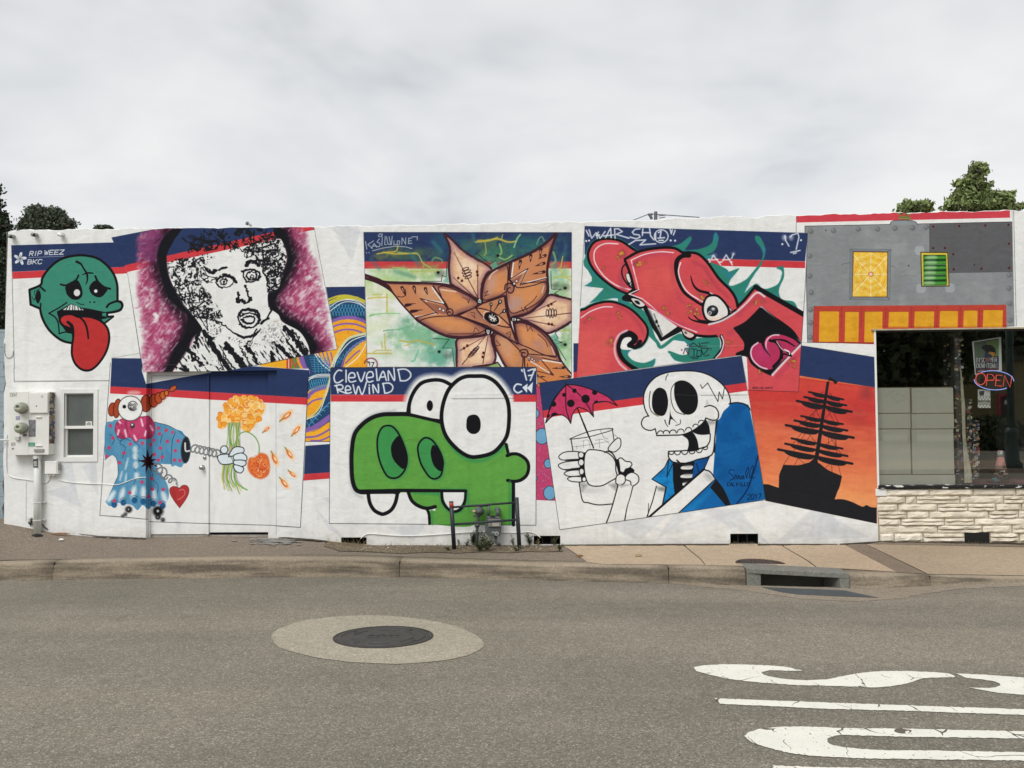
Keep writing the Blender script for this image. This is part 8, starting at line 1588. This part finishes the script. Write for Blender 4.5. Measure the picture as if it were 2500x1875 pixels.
# poster
yp = .20; po_ = thing('poster', 'Discover Downtown poster hanging in the shop window above the neon sign', 'poster', st(860, 400, yp))
def flat(parent, pts, yy, name, col, th=.002): b = MB(); b.prism([st(x, y, yy) for x, y in pts], (0, th, 0)); return b.build(name, mat(name+'_print', col, .6), parent)
flat(po_, [(750,160),(960,125),(966,372),(772,402)], yp, 'sheet', '#c9cccb')
pic = flat(po_, [(765,165),(944,138),(944,362),(778,390)], yp-.003, 'picture', '#3a3d4c')
flat(po_, [(850,160),(944,142),(944,270),(870,250)], yp-.005, 'picture', '#6f8452'); flat(po_, [(766,168),(848,160),(840,270),(770,300)], yp-.005, 'picture', '#5d6a5a')
flat(po_, smooth(P(820,200,850,184,890,186,920,215,918,250,880,240,840,225), True), yp-.007, 'picture', '#1d1d24'); flat(po_, [(872,232),(915,240),(905,275),(895,262)], yp-.008, 'picture', '#c47f3a'); flat(po_, [(778,365),(944,340),(944,362),(778,390)], yp-.005, 'picture', '#5c3642')
def lettering(parent, txt, x, y, h, adv, wd, yy, m, r, rise=0, mirror=False):
    b = MB()
    for s_ in text_strokes(txt, 0, 0, h, adv, wd): b.tube([st(x+(p[0] if not mirror else -p[0]), y+p[1]+p[0]*rise, yy) for p in s_], r, 4)
    return b.build('lettering', m, parent)
M_pw = mat('poster_white', '#d6d6d0', .6); lettering(po_, 'DISC', 781, 278, 32, 17, 12, yp-.010, M_pw, .0035); lettering(po_, 'VER', 880, 276, 32, 18, 13, yp-.010, M_pw, .0035); lettering(po_, 'DOWNTOWN', 784, 318, 32, 19, 14, yp-.010, M_pw, .0035); lettering(po_, 'ARTS', 794, 370, 12, 12, 9, yp-.010, M_pw, .0018)
b = MB(); o = st(862, 291, yp-.008); b.lathe((o.x, yp-.008, o.z), [(.028, 0), (.028, .002)], 'y', 18); b.build('round_motif', mat('motif', '#8a5a56', .6), po_)
# checkered flyer
yf = .12; fl_ = thing('flyer', 'small black and white checkered flyer in the shop window below the neon sign', 'flyer', st(838, 640, yf)); flat(fl_, [(792,505),(884,505),(884,640),(792,640)], yf, 'sheet', '#8d9188')
flat(fl_, [(794,507),(880,507),(880,556),(794,556)], yf-.002, 'picture', '#c4c6c2'); flat(fl_, [(800,520),(840,515),(835,550),(805,552)], yf-.003, 'picture', '#2b2d30')
b = MB()
for row, y in enumerate((560, 572, 618, 629)):
    for k in range(8):
        x = 793+k*11.4
        if (row+k) % 2 == 0: b.prism([st(x, y, yf-.002), st(x+11, y, yf-.002), st(x+11, y+11, yf-.002), st(x, y+11, yf-.002)], (0, .002, 0))
b.build('checker_print', M_pw, fl_)['kind'] = 'stuff'
lettering(fl_, 'BEACH DOG', 795, 586, 10, 9.6, 7.4, yf-.003, M_black, .0014); lettering(fl_, 'KNITTING', 796, 601, 11, 10.8, 8, yf-.003, M_pw, .0016)
lettering(bld, 'TURE', 905, 1036, 24, 19, 14, .045, M_black, .003, mirror=True)['label'] = 'lettering on the shop glass seen from behind'; lettering(bld, 'MING', 905, 1070, 24, 19, 14, .045, M_black, .003, mirror=True)['label'] = 'second line of lettering on the shop glass seen from behind'
# neon
def neon(name, c, s): 
    m = bpy.data.materials.new(name); m.use_nodes = True; b = m.node_tree.nodes['Principled BSDF']; b.inputs['Base Color'].default_value = lin(c); b.inputs['Emission Color'].default_value = lin(c); b.inputs['Emission Strength'].default_value = s; return m
M_nr, M_nb = neon('red_neon', '#e04a40', .62), neon('blue_neon', '#8fa0e8', .6); yn = .06
ns = thing('open_sign', 'glowing red and blue neon OPEN sign in the shop window', 'neon sign', st(905, 440, yn))
e = smooth(ell(905, 440, 140, 68, 3, 24), True); b = MB(); b.prism([st(x, y, yn+.03) for x, y in e], (0, .01, 0)); b.build('backing', M_black, ns)
for nm, pts in (('letter', ell(813,430,36,42,8,18)), ('letter', P(853,478,862,395,895,398,912,418,905,440,858,440)), ('letter', P(967,405,925,402,920,478,965,482)), ('letter', P(925,440,955,440)), ('letter', P(975,482,985,405,1025,490,1040,408))):
    q = [st(x, y, yn) for x, y in pts]; q = q+[q[0]] if len(pts) == 18 else q; b = MB(); b.tube(q, .0040, 8); b.build(nm, M_nr, ns, True)
for a0, a1 in ((205, 372), (25, 192)): b = MB(); b.tube([st(x, y, yn) for x, y in ell(909, 440, 143, 69, 3, 26, a0+23, a1-12)], .0045, 8); b.build('arc', M_nb, ns, True)
# traffic cone with stickers
yq = .30; cb = st(960, 1170, yq); cone = thing('traffic_cone', 'pink traffic cone covered in stickers on the shelf inside the shop window', 'traffic cone', (cb.x, yq, cb.z)); s_ = 1/2.963/(FPX/(yq-CAM.y))
b = MB(); b.box(cb.x-84*s_, cb.x+84*s_, yq-.06, yq+.08, cb.z-12*s_, cb.z+4*s_); b.build('base', mat('cone_base', '#4c3430', .7, .3, 20), cone, bevel=.006)
b = MB(); b.lathe((cb.x, yq, cb.z), [(52*s_, 4*s_), (44*s_, 50*s_), (32*s_, 120*s_), (22*s_, 175*s_), (16*s_, 216*s_)], n=24); b.build('cone', mat('cone_orange_pink', '#c98a80', .6, .2, 12), cone, True)
for (h0, h1, r0, r1, cc_) in ((172,212,23.5,17.5,'#cfcfca'), (60,112,43,35,'#3a3238'), (8,52,53,46,'#26262a')): b = MB(); b.lathe((cb.x, yq, cb.z), [(r0*s_, h0*s_), (r1*s_, h1*s_)], n=24); b.build('sticker_band', mat('band'+str(h0), cc_, .6, .6, 50, col2='#8a6a58' if h0 == 60 else '#15151a'), cone, True)
rr = random.Random(6)
for k in range(16): x = rr.uniform(880, 1000); y = rr.uniform(1100, 1165); p = st(x, y, yq-.09); b = MB(); b.prism([p+Vector((dx*.03, 0, dz*.014+dx*.006)) for dx, dz in ((-1,-1),(1,-1),(1,1),(-1,1))], (0, .001*(k+1), 0)); b.build('sticker', rr.choice(M_pal), cone)
# ---------------------------------------------------------------- the far side of the street, seen in the shop window
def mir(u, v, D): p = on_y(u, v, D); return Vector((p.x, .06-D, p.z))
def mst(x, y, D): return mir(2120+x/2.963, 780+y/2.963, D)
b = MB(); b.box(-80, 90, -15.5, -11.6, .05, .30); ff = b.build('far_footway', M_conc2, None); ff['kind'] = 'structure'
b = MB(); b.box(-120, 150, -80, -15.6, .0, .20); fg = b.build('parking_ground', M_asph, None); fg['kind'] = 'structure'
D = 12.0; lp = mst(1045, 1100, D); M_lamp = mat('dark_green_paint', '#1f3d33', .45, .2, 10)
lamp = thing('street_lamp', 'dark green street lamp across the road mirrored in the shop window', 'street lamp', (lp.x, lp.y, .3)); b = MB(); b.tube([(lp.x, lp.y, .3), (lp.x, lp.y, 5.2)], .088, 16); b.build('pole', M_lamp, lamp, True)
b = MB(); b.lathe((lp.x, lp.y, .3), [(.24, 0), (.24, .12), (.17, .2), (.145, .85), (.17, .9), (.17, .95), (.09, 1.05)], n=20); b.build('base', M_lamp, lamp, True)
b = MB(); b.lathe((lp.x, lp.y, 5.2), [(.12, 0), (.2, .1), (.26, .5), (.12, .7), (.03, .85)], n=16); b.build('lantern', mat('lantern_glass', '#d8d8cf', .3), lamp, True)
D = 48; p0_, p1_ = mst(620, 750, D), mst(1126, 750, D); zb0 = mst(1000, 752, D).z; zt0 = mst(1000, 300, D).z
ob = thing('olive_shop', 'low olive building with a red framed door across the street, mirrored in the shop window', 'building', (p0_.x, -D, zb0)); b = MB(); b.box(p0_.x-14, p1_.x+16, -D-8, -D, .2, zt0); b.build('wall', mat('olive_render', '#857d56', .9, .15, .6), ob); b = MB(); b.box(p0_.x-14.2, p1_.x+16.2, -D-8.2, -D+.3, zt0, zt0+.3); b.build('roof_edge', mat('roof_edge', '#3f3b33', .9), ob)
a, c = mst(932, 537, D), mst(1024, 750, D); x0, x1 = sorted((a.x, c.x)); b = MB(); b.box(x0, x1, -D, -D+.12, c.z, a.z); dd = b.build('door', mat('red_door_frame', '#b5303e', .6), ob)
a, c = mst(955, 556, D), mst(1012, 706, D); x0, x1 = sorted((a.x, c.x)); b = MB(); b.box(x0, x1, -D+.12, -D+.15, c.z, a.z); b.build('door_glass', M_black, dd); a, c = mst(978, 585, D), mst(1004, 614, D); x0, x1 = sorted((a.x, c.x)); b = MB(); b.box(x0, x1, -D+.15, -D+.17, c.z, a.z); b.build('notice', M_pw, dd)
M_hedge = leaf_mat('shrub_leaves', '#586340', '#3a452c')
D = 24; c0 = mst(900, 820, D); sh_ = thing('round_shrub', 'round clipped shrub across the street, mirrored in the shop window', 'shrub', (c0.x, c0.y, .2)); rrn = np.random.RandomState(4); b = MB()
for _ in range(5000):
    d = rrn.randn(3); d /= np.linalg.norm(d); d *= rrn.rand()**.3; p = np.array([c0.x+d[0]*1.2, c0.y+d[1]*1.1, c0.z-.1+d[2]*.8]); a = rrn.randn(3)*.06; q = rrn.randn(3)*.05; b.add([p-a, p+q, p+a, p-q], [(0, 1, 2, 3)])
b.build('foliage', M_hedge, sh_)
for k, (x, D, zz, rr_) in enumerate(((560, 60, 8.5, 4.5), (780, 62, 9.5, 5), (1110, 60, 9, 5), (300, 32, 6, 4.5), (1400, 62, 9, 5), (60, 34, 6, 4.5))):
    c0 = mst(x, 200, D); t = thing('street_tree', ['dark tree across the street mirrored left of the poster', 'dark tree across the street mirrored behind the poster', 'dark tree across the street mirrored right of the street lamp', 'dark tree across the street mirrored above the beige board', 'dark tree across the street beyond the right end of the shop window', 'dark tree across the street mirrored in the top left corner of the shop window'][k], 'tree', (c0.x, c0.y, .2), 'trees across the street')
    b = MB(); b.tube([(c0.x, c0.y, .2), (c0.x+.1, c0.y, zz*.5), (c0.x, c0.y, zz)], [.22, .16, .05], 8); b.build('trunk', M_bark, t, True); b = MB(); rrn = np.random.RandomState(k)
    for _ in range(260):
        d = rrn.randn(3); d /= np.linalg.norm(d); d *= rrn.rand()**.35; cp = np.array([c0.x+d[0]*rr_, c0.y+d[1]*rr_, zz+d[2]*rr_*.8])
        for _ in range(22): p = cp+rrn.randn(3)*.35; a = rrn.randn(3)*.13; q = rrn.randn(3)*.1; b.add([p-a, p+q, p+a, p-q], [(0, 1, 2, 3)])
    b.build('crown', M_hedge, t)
